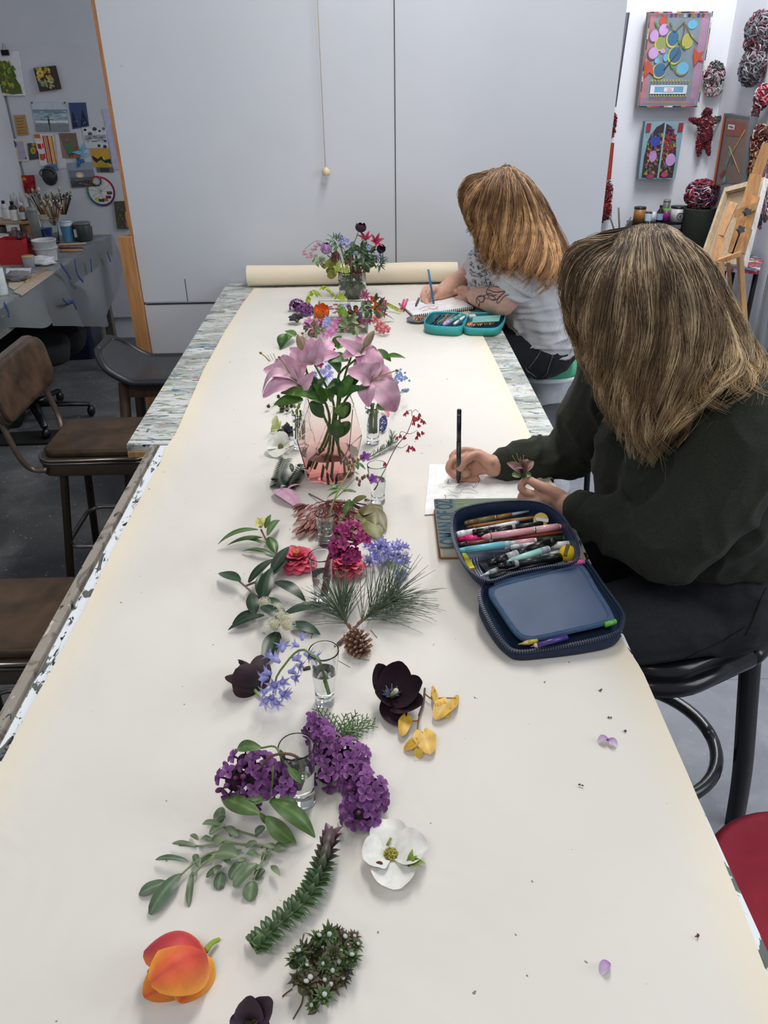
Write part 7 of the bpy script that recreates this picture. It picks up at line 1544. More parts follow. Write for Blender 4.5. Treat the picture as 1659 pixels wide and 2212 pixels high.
for s_ in (-1, 1): HB.ell((s_*.28, 0, .4), (.34, .22, .42), '#c58a9e', nu=8, nv=6)
HB.ell((0, 0, .95), (.12, .12, .25), '#e3c9cf', nu=6, nv=4)
inst('heart_flower', HB, 'petal', t, [basis(Yf(x, y, -.01), (rnd.uniform(-.2, .2), -.2, -1)) @ Matrix.Scale(.0115, 4) for x, y in ((540, 460), (530, 490), (560, 490), (570, 520), (600, 480), (620, 440), (650, 410), (655, 440), (680, 380), (610, 500), (605, 520), (700, 400), (710, 560))])
# clear box and loose far flowers
t = thing('plastic_box', T(740, 705), 'clear open plastic box under the loose flowers before the far vase', 'box')
zb = TZ+.062; q = [DZ(690, 650, zb), DZ(790, 650, zb), DZ(800, 688, zb), DZ(678, 688, zb)]
A_ = [Vector((p.x, p.y, 0)) for p in q]; cc = sum(A_, Vector())/4
b = MB(); rows = []
for g, z in ((.90, TZ+.003), (.97, zb-.004), (1.04, zb-.003), (1.04, zb), (.98, zb), (.95, zb-.003), (.88, TZ+.005)): rows += [(p-cc)*g+cc+Vector((0, 0, z)) for p in A_]
b.add(rows, [(k*4+i, k*4+(i+1) % 4, k*4+4+(i+1) % 4, k*4+4+i) for k in range(6) for i in range(4)]+[(3, 2, 1, 0), (24, 25, 26, 27)], '#ffffff', False); b.build('tub', 'clearplastic', t)
t = thing('lilac_sprig', zf(520, 1040), 'purple lilac head lying left of the plastic box', 'flower'); mm = mpp(zf(520, 1040))/4.608
lilac_head(t, [(zf(470, 1020, .02), 70*mm, .025), (zf(550, 1060, .02), 75*mm, .025)], .0095, 58, 31, 2)
t = thing('hellebore', zf(465, 1170), 'near-black five-petalled flower left of the far pink blossoms', 'flower'); bloom(t, zf(465, 1175, .008), (-.1, -.3, 1), .018, .030, .026, 6, '#26222a', '#302a34', bulge=.1, cup=.2, shape='oval', mat='velvet'); b = MB(); b.ell(zf(468, 1168, .016), .007, '#4f5f3c'); b.build('flower_centre', 'leaf', t)
t = thing('tulip', zf(715, 1140, .05), 'wide open orange tulip with dark centre at the box edge', 'flower'); bloom(t, zf(715, 1140, .045), (0, -.25, 1), .046, .026, .042, 6, '#f0a03a', '#e8692a', bulge=.25, cup=-.15, edge='#e04a1e', ph=.4, seed=3)
b = MB(); c = zf(712, 1090, .06)
for k in range(6): b.tube([c, c+Vector((rnd.uniform(-.01, .01), -.006, rnd.uniform(.004, .014)))], .0012, '#2a1c18', 5)
b.build('stamens', 'matte', t)
def frondy(label, pts, cols=('#a5b83c', '#bccb58'), w=1.0):
  t = thing('fern_frond', zf(*pts[0][:3]), label, 'fern'); b = MB(); A = bez([zf(*p) for p in pts], 16); b.tube(A, .0008, '#8a963c', 4)
  for i, p in enumerate(A[1:]):
    for q in (-1, 1): b.petal(p, p+Vector((q*.008*w, rnd.uniform(-.01, .01), -.012*w)), .006*w, rnd.choice(cols), None, up=(0, -.8, .6), nu=4, nv=2, rnd=rnd)
  b.build('foliage', 'leaf', t)
frondy('lime green fern frond arching left of the far vase', [(700, 900, .06), (640, 860, .09), (590, 890, .08), (570, 970, .05)], w=1.3); frondy('small lime fern frond just below the paper roll', [(840, 920, .06), (800, 860, .09), (740, 815, .11), (710, 830, .1)]); frondy('lime fern frond before the far vase foot', [(860, 920, .05), (900, 895, .06), (945, 940, .05)], w=1.4); frondy('pale fern frond pointing at the sketchbook', [(1340, 970, .04), (1420, 1010, .03), (1490, 1050, .02)]); frondy('bright green fern in the plastic box', [(900, 990, .06), (930, 1050, .06), (920, 1110, .05)], ('#7fae3c', '#94c04c'), 2.2)
PK = MB()
for k in range(4): a = PI/2*k; PK.petal((0, 0, 0), Vector((math.cos(a), math.sin(a), .1)), .75, '#b9689c', '#cf90bc', up=UP, bend=.05, cup=.1, shape='round', nu=5, nv=4)
def spot(nm, label, cat, PR, pts, r, fn=zf, nmz='floret', stem=None):
  t = thing(nm, fn(*pts[0]), label, cat); inst(nmz, PR, 'petal', t, [basis(fn(*p), Vector((rnd.uniform(-.5, .5), -.9, .6))) @ Matrix.Scale(r*rnd.uniform(.8, 1.2), 4) for p in pts])
  if stem: b = MB(); [b.tube(bez([fn(*q) for q in L], 8), .0012, stem, 5) for L in stemL]; b.build('stem', 'leaf', t)
  return t
spot('money_plant', 'pink-mauve four-petalled blossoms behind the upper lilies', 'flower', PK, [(x, y, h) for x, y, h in ((590, 1170, .05), (560, 1200, .05), (610, 1220, .045), (700, 1180, .05), (740, 1290, .045), (710, 1270, .05), (780, 1280, .05), (830, 1230, .06), (850, 1260, .05), (810, 1300, .045), (760, 1320, .04), (660, 1190, .05), (690, 1210, .05), (850, 1180, .05))], .015)
BH = spot('bleeding_heart', 'pale pink bleeding heart flowers beside the open orange tulip', 'flower', HB, [(815, 1050, .06), (850, 1010, .07), (860, 1080, .05), (840, 1090, .05), (800, 1030, .06), (870, 1050, .06)], .014)
spot('bluebell', 'blue bell flower standing up right of the pink blossoms', 'flower', BL[1], [(765, 1180, .06), (780, 1200, .06), (750, 1200, .055), (770, 1150, .065), (745, 1230, .05), (930, 1020, .06), (960, 1025, .06), (985, 1015, .06)], .012, nmz='bell')
CR = MB()
for k in range(12): a = rnd.uniform(0, 6.3); CR.petal((0, 0, 0), Vector((math.cos(a), math.sin(a), rnd.uniform(0, .6))), .6, '#c9656a', '#dd8c8c', up=UP, bend=.2, cup=.2, shape='round', nu=5, nv=4)
spot('coral_blossom', 'coral pink ruffled flowers on a bare stalk near the saucer', 'flower', CR, [(1300, 1210, .03), (1345, 1240, .03), (1370, 1250, .02), (1310, 1260, .02), (1270, 1240, .02), (1240, 1160, .05)], .015)
OR = MB();
for k in range(3): a = 2.1*k; OR.petal((0, 0, 0), Vector((math.cos(a)*.4, math.sin(a)*.4, 1)), .7, '#d96a1e', '#e8501e', up=Vector((math.cos(a), math.sin(a), 0)), bend=.2, cup=-.1, nu=5, nv=3)
spot('wallflower', 'small orange cup flowers right of the plastic box', 'flower', OR, [(1220, 960, .09), (1210, 940, .095), (1225, 1040, .07), (1270, 1060, .06), (1250, 1000, .08), (1060, 1070, .06)], .015)
ST = MB()
for k in range(6): a = 2*PI*k/6; ST.petal((0, 0, 0), Vector((math.cos(a), math.sin(a), .3)), .35, '#7d2a4a', '#a84a74', up=UP, nu=4, nv=2)
spot('dark_pink_sprig', 'starry dark pink flowers on leafy stems right of the box', 'flower', ST, [(1150, 900, .10), (1130, 915, .1), (1160, 930, .09), (1320, 970, .07), (1340, 1000, .06), (1300, 1090, .05), (1330, 1100, .05), (920, 1210, .05), (940, 1240, .05), (900, 1190, .05), (1190, 1170, .05), (1130, 1170, .05), (700, 1190, .055), (900, 1130, .06), (1320, 1050, .06)], .016)
t = thing('leafy_sprig', zf(1150, 1100), 'tangle of small-leaved green and bronze sprigs right of the box', 'sprig'); b = MB()
def zfp(x, y, d=0): return zf(x, y, .045+d)
bush(b, (1230, 1040), 130, 120, 60, .026, .014, ['#3f5a30', '#4c3a30', '#2f4a28', '#5a6e3c'], zfp, 'oval'); bush(b, (1000, 1200), 120, 90, 44, .026, .014, ['#3f5a30', '#5a3a38', '#4a6a38', '#8a9a6a'], zfp, 'oval'); bush(b, (640, 1250), 110, 60, 40, .024, .010, ['#6d7d4c', '#4a6a38', '#7d4a48', '#3c2a28'], zfp); bush(b, (1020, 1050), 40, 40, 16, .02, .016, ['#3a1f1a', '#4a2a20'], zfp, 'round'); b.build('foliage', 'leaf', t)
t = thing('seed_pod', zf(1085, 1130, .04), 'dusky purple egg-shaped bud among the far sprigs', 'bud'); b = MB(); b.ell(zf(1085, 1130, .06), (.013, .013, .022), '#4f3a50'); b.build('pod', 'matte', t)
t = thing('leaf', zf(1370, 1150, .01), 'single long grey-green leaf pointing toward the saucer', 'leaf'); b = MB(); b.petal(zf(1300, 1110, .03), zf(1440, 1165, .004), .016, '#6f7f5c', '#7f8f6a', bend=.1, cup=.2, nu=8, nv=4); b.build('blade', 'leaf', t)
t = thing('leafy_sprig', zf(380, 1350), 'two broad green leaves on the paper left of the upper lilies', 'sprig'); b = MB(); b.petal(zf(450, 1290, .03), zf(300, 1450, .004), .040, '#486a32', '#3f6030', bend=.12, cup=.12, nu=8, nv=5, vein='#6a8a4a'); b.petal(zf(460, 1310, .03), zf(345, 1270, .02), .026, '#5c7c48', bend=.1, nu=8, nv=4); b.build('foliage', 'leaf', t)
t = thing('flower_spray', z1(720, 560), 'deep blue and magenta blossoms low behind the lily leaves', 'flower')
bells(t, [(z1(rnd.gauss(710, 45), rnd.gauss(570, 60), rnd.uniform(.02, .07)), Vector((rnd.uniform(-1, 1), -.8, rnd.uniform(-.5, .5)))) for _ in range(26)], .013, 7); inst('floret', P5, 'petal', t, [basis(z1(x, y, .05), (0, -.8, .5)) @ Matrix.Scale(.013, 4) for x, y in ((720, 380), (745, 400), (690, 360), (640, 420), (660, 470), (540, 600), (770, 330))])
t = thing('forget_me_not', z1(1400, 620), 'airy sprays of tiny blue forget-me-nots right of the lilies', 'flower')
FM = MB()
for k in range(5): a = 2*PI*k/5; FM.petal((0, 0, 0), Vector((math.cos(a), math.sin(a), .1)), .8, '#5f78b8', '#7f96cc', up=UP, shape='round', nu=4, nv=3)
FM.ell((0, 0, .1), .2, '#d8c86a', nu=6, nv=4); L = [(rnd.gauss(1420, 38), rnd.gauss(585, 32), .07) for _ in range(34)]+[(rnd.gauss(1470, 18), rnd.gauss(715, 14), .05) for _ in range(12)]+[(rnd.gauss(1400, 10), rnd.gauss(780, 14), .04) for _ in range(6)]
inst('floret', FM, 'petal', t, [basis(z1(*p), (rnd.uniform(-.6, .6), -.7, .7)) @ Matrix.Scale(.0042, 4) for p in L]); b = MB()
for p in L[::2]: b.tube(bez([z1(1340, 660, .05), z1((1340+p[0])/2, p[1]+20, .06), z1(*p)], 6), .0005, '#5f7a52', 3, False)
b.build('stem', 'leaf', t)
# ------------------------------------------------------------------ left room
rnd = random.Random(321)
BZ = .85
def zl(x, y): return (x/4.74, 80+y/4.74)       # blow-up of the pin board
def zb_(x, y): return (x/6.91, 420+y/6.91)     # blow-up of the bench
def card(name, quad, label, col, marks=(), th=.003, cat='picture', Y=BW-.026, fn=None, mat='paperm', edge=None, group=None, pins=()):
  # a flat sheet or canvas on a wall with painted shapes; marks use u,v in 0..1 of the sheet
  fn = fn or (lambda x, y: DY(x, y, Y)); P = [fn(*q) for q in quad]; nrm = (P[1]-P[0]).cross(P[3]-P[0]).normalized()
  if nrm.dot(CAM-P[0]) < 0: nrm = -nrm
  t = thing(name, (P[2]+P[3])/2, label, cat, group); b = MB()
  vs = [p+nrm*th for p in P]+P; b.add(vs[:4], [(0, 1, 2, 3)], col, False)
  for i in range(4): j = (i+1) % 4; b.add([vs[i], vs[j], vs[4+j], vs[4+i]], [(0, 1, 2, 3)], edge or col, False)
  b.add(vs[4:], [(3, 2, 1, 0)], edge or col, False)
  def uv(u, v, k): return (P[0].lerp(P[1], u)).lerp(P[3].lerp(P[2], u), v)+nrm*(th+.0004+k)
  k = 0
  for m_ in marks:
    k += .0002; kind, c = m_[0], m_[1]
    if kind == 'r': u0, v0, u1, v1 = m_[2:]; b.add([uv(u0, v0, k), uv(u1, v0, k), uv(u1, v1, k), uv(u0, v1, k)], [(0, 1, 2, 3)], c, False)
    elif kind == 'e': u, v, ru, rv = m_[2:]; b.add([uv(u+ru*math.cos(a), v+rv*math.sin(a), k) for a in [2*PI*q/18 for q in range(18)]], [tuple(range(18))], c, False)
    elif kind == 'p': b.add([uv(u, v, k) for u, v in m_[2]], [tuple(range(len(m_[2])))], c, False)
    elif kind == 'n':   # brushy noise strokes
      n, (u0, v0, u1, v1), lu, lv = m_[2:]; cs = c
      for q in range(n):
        u, v = rnd.uniform(u0, u1), rnd.uniform(v0, v1); a = lu*rnd.uniform(.4, 1); e = lv*rnd.uniform(.4, 1)
        k += .00003; b.add([uv(u-a, v-e*.3, k), uv(u+a*.2, v-e, k), uv(min(1, u+a), v+e*.4, k), uv(u, min(1, v+e), k)], [(0, 1, 2, 3)], rnd.choice(cs), False)
    elif kind == 'l':
      L = [uv(u, v, k) for u, v in m_[2]]; b.tube(L, m_[3], c, 4, flat=.4, up=nrm)
  b.build('sheet', mat, t)
  for (u, v) in pins: b = MB(); b.ell(uv(u, v, k), .006, '#6d6a66', nu=8, nv=5); b.build('pin', 'metal', t)
  return t, uv
Q4 = lambda *a: [zl(a[i], a[i+1]) for i in range(0, 8, 2)]
t, uv = card('painting', Q4(-60, 145, 188, 145, 265, 600, -60, 600), 'white sheet with a green palm frond painting, clipped at far left', '#e6e7e8', [('n', ['#5c7a2a', '#3f5c22', '#8a9440', '#6f6a34', '#9aa84a'], 90, (.1, .25, .7, .9), .14, .10), ('p', '#5d6f2c', [(.15, .1), (.45, .35), (.9, .75), (.93, .95), (.6, .97), (.2, .9)]), ('n', ['#4a6a22', '#7d8a34', '#6b6038', '#a0ac50'], 70, (.2, .3, .8, .9), .10, .09)], th=.012)
b = MB(); c = DY(*zl(52, 160), BW-.045); b.box(c, (.045, .015, .03), '#17181a'); b.tube([c+Vector((-.012, 0, .015)), c+Vector((-.004, 0, .05)), c+Vector((.004, 0, .05)), c+Vector((.012, 0, .015))], .0015, '#888', 5); b.build('binder_clip', 'dark_metal', t)
card('painting', Q4(352, 318, 572, 292, 632, 530, 418, 560), 'small canvas of yellow flowers on dark brown', '#4a3a34', [('n', ['#c9b04a', '#d8c25c', '#b59a38'], 26, (.1, .05, .85, .55), .12, .12), ('n', ['#a8a878', '#c8c080', '#7d9a70'], 16, (.15, .55, .7, .95), .12, .10), ('e', '#d6bf50', .25, .25, .17, .16), ('e', '#8a6a3a', .25, .25, .05, .05)], th=.02, edge='#2f2624')
card('photograph', Q4(322, 668, 676, 668, 722, 968, 372, 968), 'large seaside photograph with waves and one wading figure', '#aebfcc', [('r', '#c9d2da', 0, 0, 1, .24), ('r', '#7f9aa4', 0, .24, 1, .36), ('n', ['#dfe6ea', '#6f8b94', '#8aa3ab'], 60, (.05, .3, .95, .72), .12, .014), ('r', '#e3e8ea', .02, .62, .98, .70), ('r', '#8b9092', .02, .74, .98, .99), ('e', '#3a3a3e', .42, .52, .02, .03), ('r', '#3f4146', .40, .56, .445, .78), ('r', '#2f3034', .42, .78, .44, .98)], pins=((.02, .01), (.97, .01)))
card('photograph', Q4(702, 672, 878, 670, 912, 912, 745, 942), 'dark blue dusk photograph with pine silhouettes', '#43537a', [('p', '#29303c', [(.02, .95), (.15, .3), (.35, .95)]), ('p', '#252c3a', [(.5, .95), (.75, .25), (.97, .95)]), ('n', ['#3a4a72', '#55658a', '#8a8468'], 14, (.1, .6, .9, .95), .06, .05), ('e', '#d88a5a', .7, .86, .03, .03)])
card('note', Q4(140, 802, 258, 795, 298, 1000, 178, 1012), 'brown kraft paper tag with faint handwriting', '#b8935f', [('l', '#8a6a42', [(.15, v), (.8, v)], .0016) for v in (.15, .3, .45, .6, .75, .88)])
card('photograph', Q4(100, 1040, 256, 1040, 302, 1272, 142, 1272), 'small white-framed mauve flower card at the left of the pin board', '#d6d2c2', [('r', '#b5a9c2', .38, .12, .86, .92), ('r', '#cfc88c', .05, .5, .34, .92), ('e', '#6d4f8a', .22, .24, .18, .16), ('e', '#2c2238', .22, .24, .05, .05), ('e', '#4d3a66', .82, .86, .05, .04)])
card('photograph', Q4(282, 1088, 380, 1086, 402, 1248, 304, 1258), 'small dark card with a round yellow flower', '#4b4f4c', [('e', '#c9a23a', .5, .45, .28, .22), ('e', '#7d6420', .5, .45, .08, .07), ('e', '#b8962f', .6, .1, .2, .1)])
card('colour_study', Q4(345, 995, 545, 995, 600, 1350, 410, 1310), 'sheet of red, orange and yellow vertical brush stripes', '#e6e4e2', [('p', ['#c9442c', '#e08a2a', '#b82a30', '#e8d23a', '#dd7a2c'][k], [(.42+k*.11, .04), (.50+k*.11, .04), (.52+k*.115, .9), (.44+k*.115, .9)]) for k in range(5)]+[('r', '#c9762c', .02, .0, .32, .12), ('r', '#b8262c', .1, .3, .28, .46), ('r', '#c22f38', .34, .28, .4, .42), ('r', '#d3592c', .1, .62, .3, .82), ('r', '#b8262c', .32, .6, .4, .76)])
card('painting', Q4(600, 985, 778, 982, 826, 1240, 642, 1242), 'card of a small figure in green against brown', '#9a8272', [('p', '#7d685c', [(0, 0), (1, 0), (.95, .8), (.3, .9)]), ('p', '#3f8a5c', [(.3, .42), (.48, .36), (.6, .55), (.58, .8), (.38, .82)]), ('e', '#a86a5a', .42, .26, .08, .07), ('l', '#4a3a30', [(.42, .82), (.44, .96)], .003), ('l', '#4a3a30', [(.54, .8), (.6, .94)], .003), ('r', '#b5714f', .55, .86, .98, .98)])
card('drawing', Q4(838, 925, 1084, 915, 1112, 1130, 880, 1140), 'black and white ink study with dark blots', '#d8dadc', [('e', c_, u, v, r, r) for u, v, r, c_ in ((.12, .12, .06, '#2a2c32'), (.3, .32, .09, '#555962'), (.52, .1, .09, '#3f434c'), (.72, .2, .05, '#2f333a'), (.9, .1, .07, '#777c88'), (.6, .9, .07, '#44484f'), (.85, .95, .08, '#3a3e45'), (.9, .7, .05, '#2c3038'))]+[('r', '#a3aab0', .05, .38, .95, .55), ('n', ['#3f474d', '#7c868c', '#59626a'], 30, (.05, .45, .95, .72), .12, .02)])
card('painting', Q4(922, 1145, 1115, 1143, 1148, 1330, 968, 1330), 'small yellow and black mountain landscape', '#d1a13c', [('p', '#26303a', [(0, .35), (.3, .55), (.55, .4), (.75, .6), (1, .55), (1, .85), (.8, .75), (.5, .95), (.2, .8), (.03, .6)]), ('p', '#b59a2c', [(.2, .75), (.45, .6), (.85, .9), (.9, 1), (.25, 1)]), ('p', '#dcc24a', [(.55, .42), (.62, .4), (.72, .62), (.6, .6)])])
card('photograph', Q4(985, 1335, 1158, 1335, 1168, 1385, 1000, 1385), 'dark strip of a photograph under the mountain painting', '#6c6c6c', [('r', '#3f3f40', .2, .1, .75, .9)])
card('photograph', Q4(690, 1290, 940, 1280, 995, 1530, 735, 1542), 'sunset beach photograph with low sun', '#7f8794', [('r', '#98a3b4', 0, 0, 1, .3), ('e', '#e3c9a0', .42, .5, .16, .12), ('e', '#f6e8cc', .42, .52, .07, .05), ('r', '#5f6672', .02, .60, .98, .68), ('r', '#4f4c4a', .02, .72, .98, .98), ('n', ['#7a7672', '#a59a8c', '#3a3836'], 24, (.1, .7, .9, .95), .07, .03)], th=.006)
for q, l in ((Q4(782, 1235, 815, 1235, 822, 1320, 795, 1335), 'upright strip of blue tape on the sunset photograph'), (Q4(800, 1255, 855, 1248, 868, 1280, 815, 1295), 'slanted strip of blue tape on the sunset photograph'), (Q4(432, 1330, 480, 1305, 580, 1300, 600, 1370), 'crumpled blue sheet behind the black hanging pot')): card('tape' if 'tape' in l else 'paper', q, l, '#2f62a8' if 'tape' in l else '#5f82b8', [('n', ['#4a70ac', '#7090c0'], 8, (.1, .1, .9, .9), .2, .2)], th=.004, cat='tape' if 'tape' in l else 'paper', Y=BW-.034)
for q, l in ((Q4(805, 1150, 850, 1085, 880, 1120, 850, 1170), 'upper wing of a light blue cut-paper swallow'), (Q4(735, 1180, 800, 1160, 905, 1195, 900, 1230), 'long light blue cut-paper wing below the swallow')): card('paper_cutout', q, l, '#86bfdc', [('l', '#4f8aa8', [(.1, .5), (.9, .5)], .0012)], Y=BW-.036, cat='paper')
card('folder', Q4(1050, 738, 1130, 732, 1240, 1352, 1165, 1355), 'tall lavender sheet pinned beside the partition edge', '#c3c3e0')
card('paper', Q4(565, 1000, 620, 1000, 690, 1340, 605, 1350), 'white sheet behind the figure card', '#dcdde0', Y=BW-.025)
card('painting', Q4(170, 1418, 348, 1412, 372, 1590, 250, 1600), 'loose red abstract painting above the bottles', '#a8242a', [('n', ['#c22a2e', '#8a1a20', '#d8483a', '#b02028'], 40, (.05, .05, .95, .95), .12, .08), ('e', '#d8a03a', .4, .2, .14, .08)], th=.008)
card('painting', Q4(1170, 1682, 1290, 1678, 1330, 1960, 1205, 1960), 'dark olive and pink canvas beside the partition', '#4f5240', [('n', ['#6d6a42', '#7d4a48', '#3a4632', '#a8665c', '#8a8a5a'], 40, (.05, .05, .95, .95), .08, .06), ('r', '#c9688a', .8, .45, .96, .95)], th=.015)
card('folder', [(271, 458), (279, 460), (290, 513), (283, 514)], 'yellow folder edge standing beside the partition post', '#cfc23a', Y=PW+.25, th=.006)
# colour wheel
t = thing('colour_chart', DY(*zl(1030, 1740), BW-.03), 'round artist colour wheel with coloured rim on the pin board', 'colour wheel'); c = DY(*zl(1035, 1580), BW-.03); R = (DY(*zl(1180, 1580), BW-.03)-c).length
M = basis(c, (0, -1, 0)); b = MB(); b.prism(circ(R*.98, 40), -.002, .002, '#dcdcdc', M); b.build('disc', 'paperm', t); b = MB(); cs_ = ['#8a2a5c', '#b02a48', '#b83a3a', '#a8703a', '#b8a83c', '#5f8a48', '#3a7a78', '#3a5a8a', '#3c3f6c', '#4a3460', '#5a2f5c', '#7d2a54']
for k in range(12):
  for q in range(3): a0, a1 = 2*PI*(k+q/3)/12, 2*PI*(k+(q+1)/3)/12; b.add([M @ Vector((r*math.cos(a), r*math.sin(a), .0026)) for r, a in ((R*.86, a0), (R, a0), (R, a1), (R*.86, a1))], [(0, 1, 2, 3)], cs_[k], False)
for k in range(9): a = .6*k; b.tube([M @ Vector((0, 0, .003)), M @ Vector((R*.8*math.cos(a), R*.8*math.sin(a), .003))], .0008, '#8d8d8d', 4)
for k, c_ in enumerate(('#c9c03a', '#2f4a38', '#a8703a', '#8a2a3a', '#4a4a3a')): a = -2.2+k*.5; b.box((R*.6*math.cos(a), R*.6*math.sin(a), .003), (.035, .018, .001), c_, M)
b.build('colour_ring', 'matte', t); b = MB(); M2 = M @ Matrix.Translation(Vector((-R*.15, R*.7, .004))); b.prism(circ(R*.33, 24), 0, .0015, '#c9c6c8', M2)
for k in range(8): a0 = 2*PI*k/8; b.tube([M2 @ Vector((R*.3*math.cos(a0), R*.3*math.sin(a0), .002)), M2 @ Vector((R*.3*math.cos(a0+.7), R*.3*math.sin(a0+.7), .002))], .006, cs_[k], 4)
b.build('small_wheel', 'matte', t)
# small black pot hung on the wall
t = thing('hanging_pot', DY(*zl(510, 1480), BW-.07), 'small black round pot hung on the pin board', 'pot'); c = DY(*zl(508, 1425), BW-.08); b = MB(); b.ell(c, (.05, .045, .06), '#232425', nu=18, nv=10); b.build('body', 'satin', t); b = MB(); b.tube([c+Vector((.05*math.cos(a), -.03, .02+.03*math.sin(a))) for a in [2*PI*k/14 for k in range(15)]], .005, '#4b4d4d', 6); b.build('rim', 'satin', t)
# bench
t = thing('work_bench', (-1.96, 3.6, 0), 'cluttered paint-stained bench along the left wall, draped with plastic sheet', 'bench')
bm_ = layered('bench_top', '#77797a', [((8, 8, 8), .5, .6, '#8f9192', .8), ((20, 30, 8), .6, .63, '#4c4f52', 1), ((20, 20, 8), .66, .68, '#3f6a9a', 1), ((30, 30, 8), .68, .70, '#c8c8c4', 1)], rough=.5, base2='#858789', b2scale=5)
b = MB(); b.box((-1.962, 3.45, BZ-.02), (.71, 3.42, .04), '#777'); b.build('tabletop', bm_, t)
b = MB(); b.box((-1.625, 3.45, BZ-.075), (.02, 3.38, .09), '#6f6f6c'); b.build('apron', 'matte', t)
for x, y in ((-2.2, 2.3), (-2.2, 3.7), (-1.68, 5.05)): b = MB(); b.box((x, y, .38), (.05, .05, .76), '#5c564e'); b.build('leg', 'wood', t)
b = MB(); vs = []; n1, n2 = 90, 12
for i in range(n1+1):
  y = 1.8+3.38*i/n1; k_ = max(0, min(1, (y-3.85)/.4)); hem = .13+.26*k_+.05*math.sin(y*7)-.12*max(0, min(1, (y-4.85)/.3))
  for j in range(n2+1):
    f = j/n2; x = -1.602+.035*f*math.sin(y*11+math.sin(y*3)*2)+.03*f+.012*math.sin(y*23)*f; vs.append((x, y, BZ+.002-(hem*f if j else 0)))
b.add(vs, [(i*(n2+1)+j, i*(n2+1)+j+1, (i+1)*(n2+1)+j+1, (i+1)*(n2+1)+j) for i in range(n1) for j in range(n2)], '#777'); b.build('plastic_sheet', 'filmplastic', t)
for P_ in ([(905, 1040), (1010, 1180), (1060, 1260)], [(1110, 970), (1150, 1180), (1240, 1300)], [(1350, 960), (1370, 1160)], [(1600, 860), (1650, 1000)], [(940, 1560), (1010, 1620), (1090, 1590), (1140, 1720)], [(60, 1620), (120, 1750), (125, 1830)]):
  b = MB(); b.tube(bez([DX(*zb_(x, y), -1.555) for x, y in P_], 8), .009, '#2c4d80', 5, flat=.25, up=(1, 0, 0)); b.build('blue_tape', 'matte', t)
def vessel(name, base, w, hgt, label, cat, prof='cyl', col='#cccccc', mat='plastic', lid=None, liq=None, z=BZ, band=None, group=None, open_=False):
  c = DZ(*base, z); m_ = mpp(c); c.x, c.y = (max(c.x, LX+.02+w/2*m_), min(c.y, 5.06)) if z == BZ else (c.x, c.y); r = w/2*m_; h = hgt*m_*1.05; t = thing(name, c, label, cat, group); A = Matrix.Translation(c)
  pr = {'cyl': [(.0001, 0), (r*.96, 0), (r, r*.08), (r, h*.97), (r*.96, h)], 'bottle': [(.0001, 0), (r*.95, 0), (r, r*.1), (r, h*.62), (r*.85, h*.72), (r*.42, h*.80), (r*.40, h*.86)], 'taper': [(.0001, 0), (r*.78, 0), (r*.80, r*.05), (r*1.0, h*.96), (r*1.03, h*.97), (r*1.03, h)]}[prof]
  if open_: q = pr[-1]; pr = pr+[(q[0]-.004, q[1]), (q[0]-.005, q[1]-.01), (pr[1][0]*.95, h*.12 if not liq else h*.7), (.0001, h*.12 if not liq else h*.7)]
  elif prof != 'bottle': pr.append((.0001, h))
  b = MB(); b.lathe(pr, col, A, 24); b.build('body', mat, t)
  if lid: b = MB(); rl, z0, z1 = (r*.46, h*.84, h) if prof == 'bottle' else (r*1.05, h*.93, h*1.04); b.lathe([(.0001, z0), (rl, z0), (rl, z1-.002), (rl*.92, z1), (.0001, z1)], lid, A, 20); b.build('lid', 'plastic', t)
  if band: b = MB(); z0, z1, c_ = band; b.lathe([(r*1.012, h*z0), (r*1.016, h*z0+.001), (r*1.016, h*z1-.001), (r*1.012, h*z1)], c_, A, 24); b.build('label_band', 'paperm', t)
  return t, c, r, h
vb = lambda n, x, y, w, h, *a, **k: vessel(n, zb_(x, y), w/6.91, h/6.91, *a, **k)
# turntable stand with bottles
t = thing('turntable_stand', DZ(*zb_(220, 640), BZ), 'two-tier round wooden turntable holding ink bottles', 'stand'); c = DZ(*zb_(240, 640), BZ); c.x = max(c.x, -2.13); zt_ = BZ+.11
b = MB(); b.prism(circ(.155, 32, c.x, c.y), zt_-.012, zt_, '#b39a78'); b.build('upper_tray', 'wood', t); b = MB(); b.prism(circ(.155, 32, c.x, c.y), BZ+.008, BZ+.02, '#a58c6c'); b.build('lower_tray', 'wood', t); b = MB(); b.tube([(c.x, c.y, BZ+.02), (c.x, c.y, zt_-.012)], .011, '#a58c6c', 10); b.build('post', 'wood', t)
for x, y, w, h, col, lid, band, l in ((105, 370, 105, 250, '#b9bcc0', '#141416', (.05, .55, '#d8d8d8'), 'clear bottle with white and red label, leftmost on the turntable'), (235, 390, 120, 260, '#2a1a1c', '#121214', (.02, .58, '#dcdcdc'), 'dark bottle with black cap and white label on the turntable'), (365, 390, 90, 235, '#6d3f22', '#d8d8d6', (.1, .5, '#c9ccd0'), 'amber bottle with white cap on the turntable'), (260, 215, 60, 220, '#c6c8ca', '#cfd0d2', None, 'left one of two white nozzle bottles behind'), (350, 215, 60, 225, '#c6c8ca', '#cfd0d2', None, 'right one of two white nozzle bottles behind'), (455, 390, 80, 180, '#6f7d78', '#26282a', None, 'murky green bottle at the right end of the turntable')): vb('bottle', x, y, w, h, l, 'bottle', 'bottle', col, 'plastic', lid, band=band, z=zt_, group='bottles on the turntable')
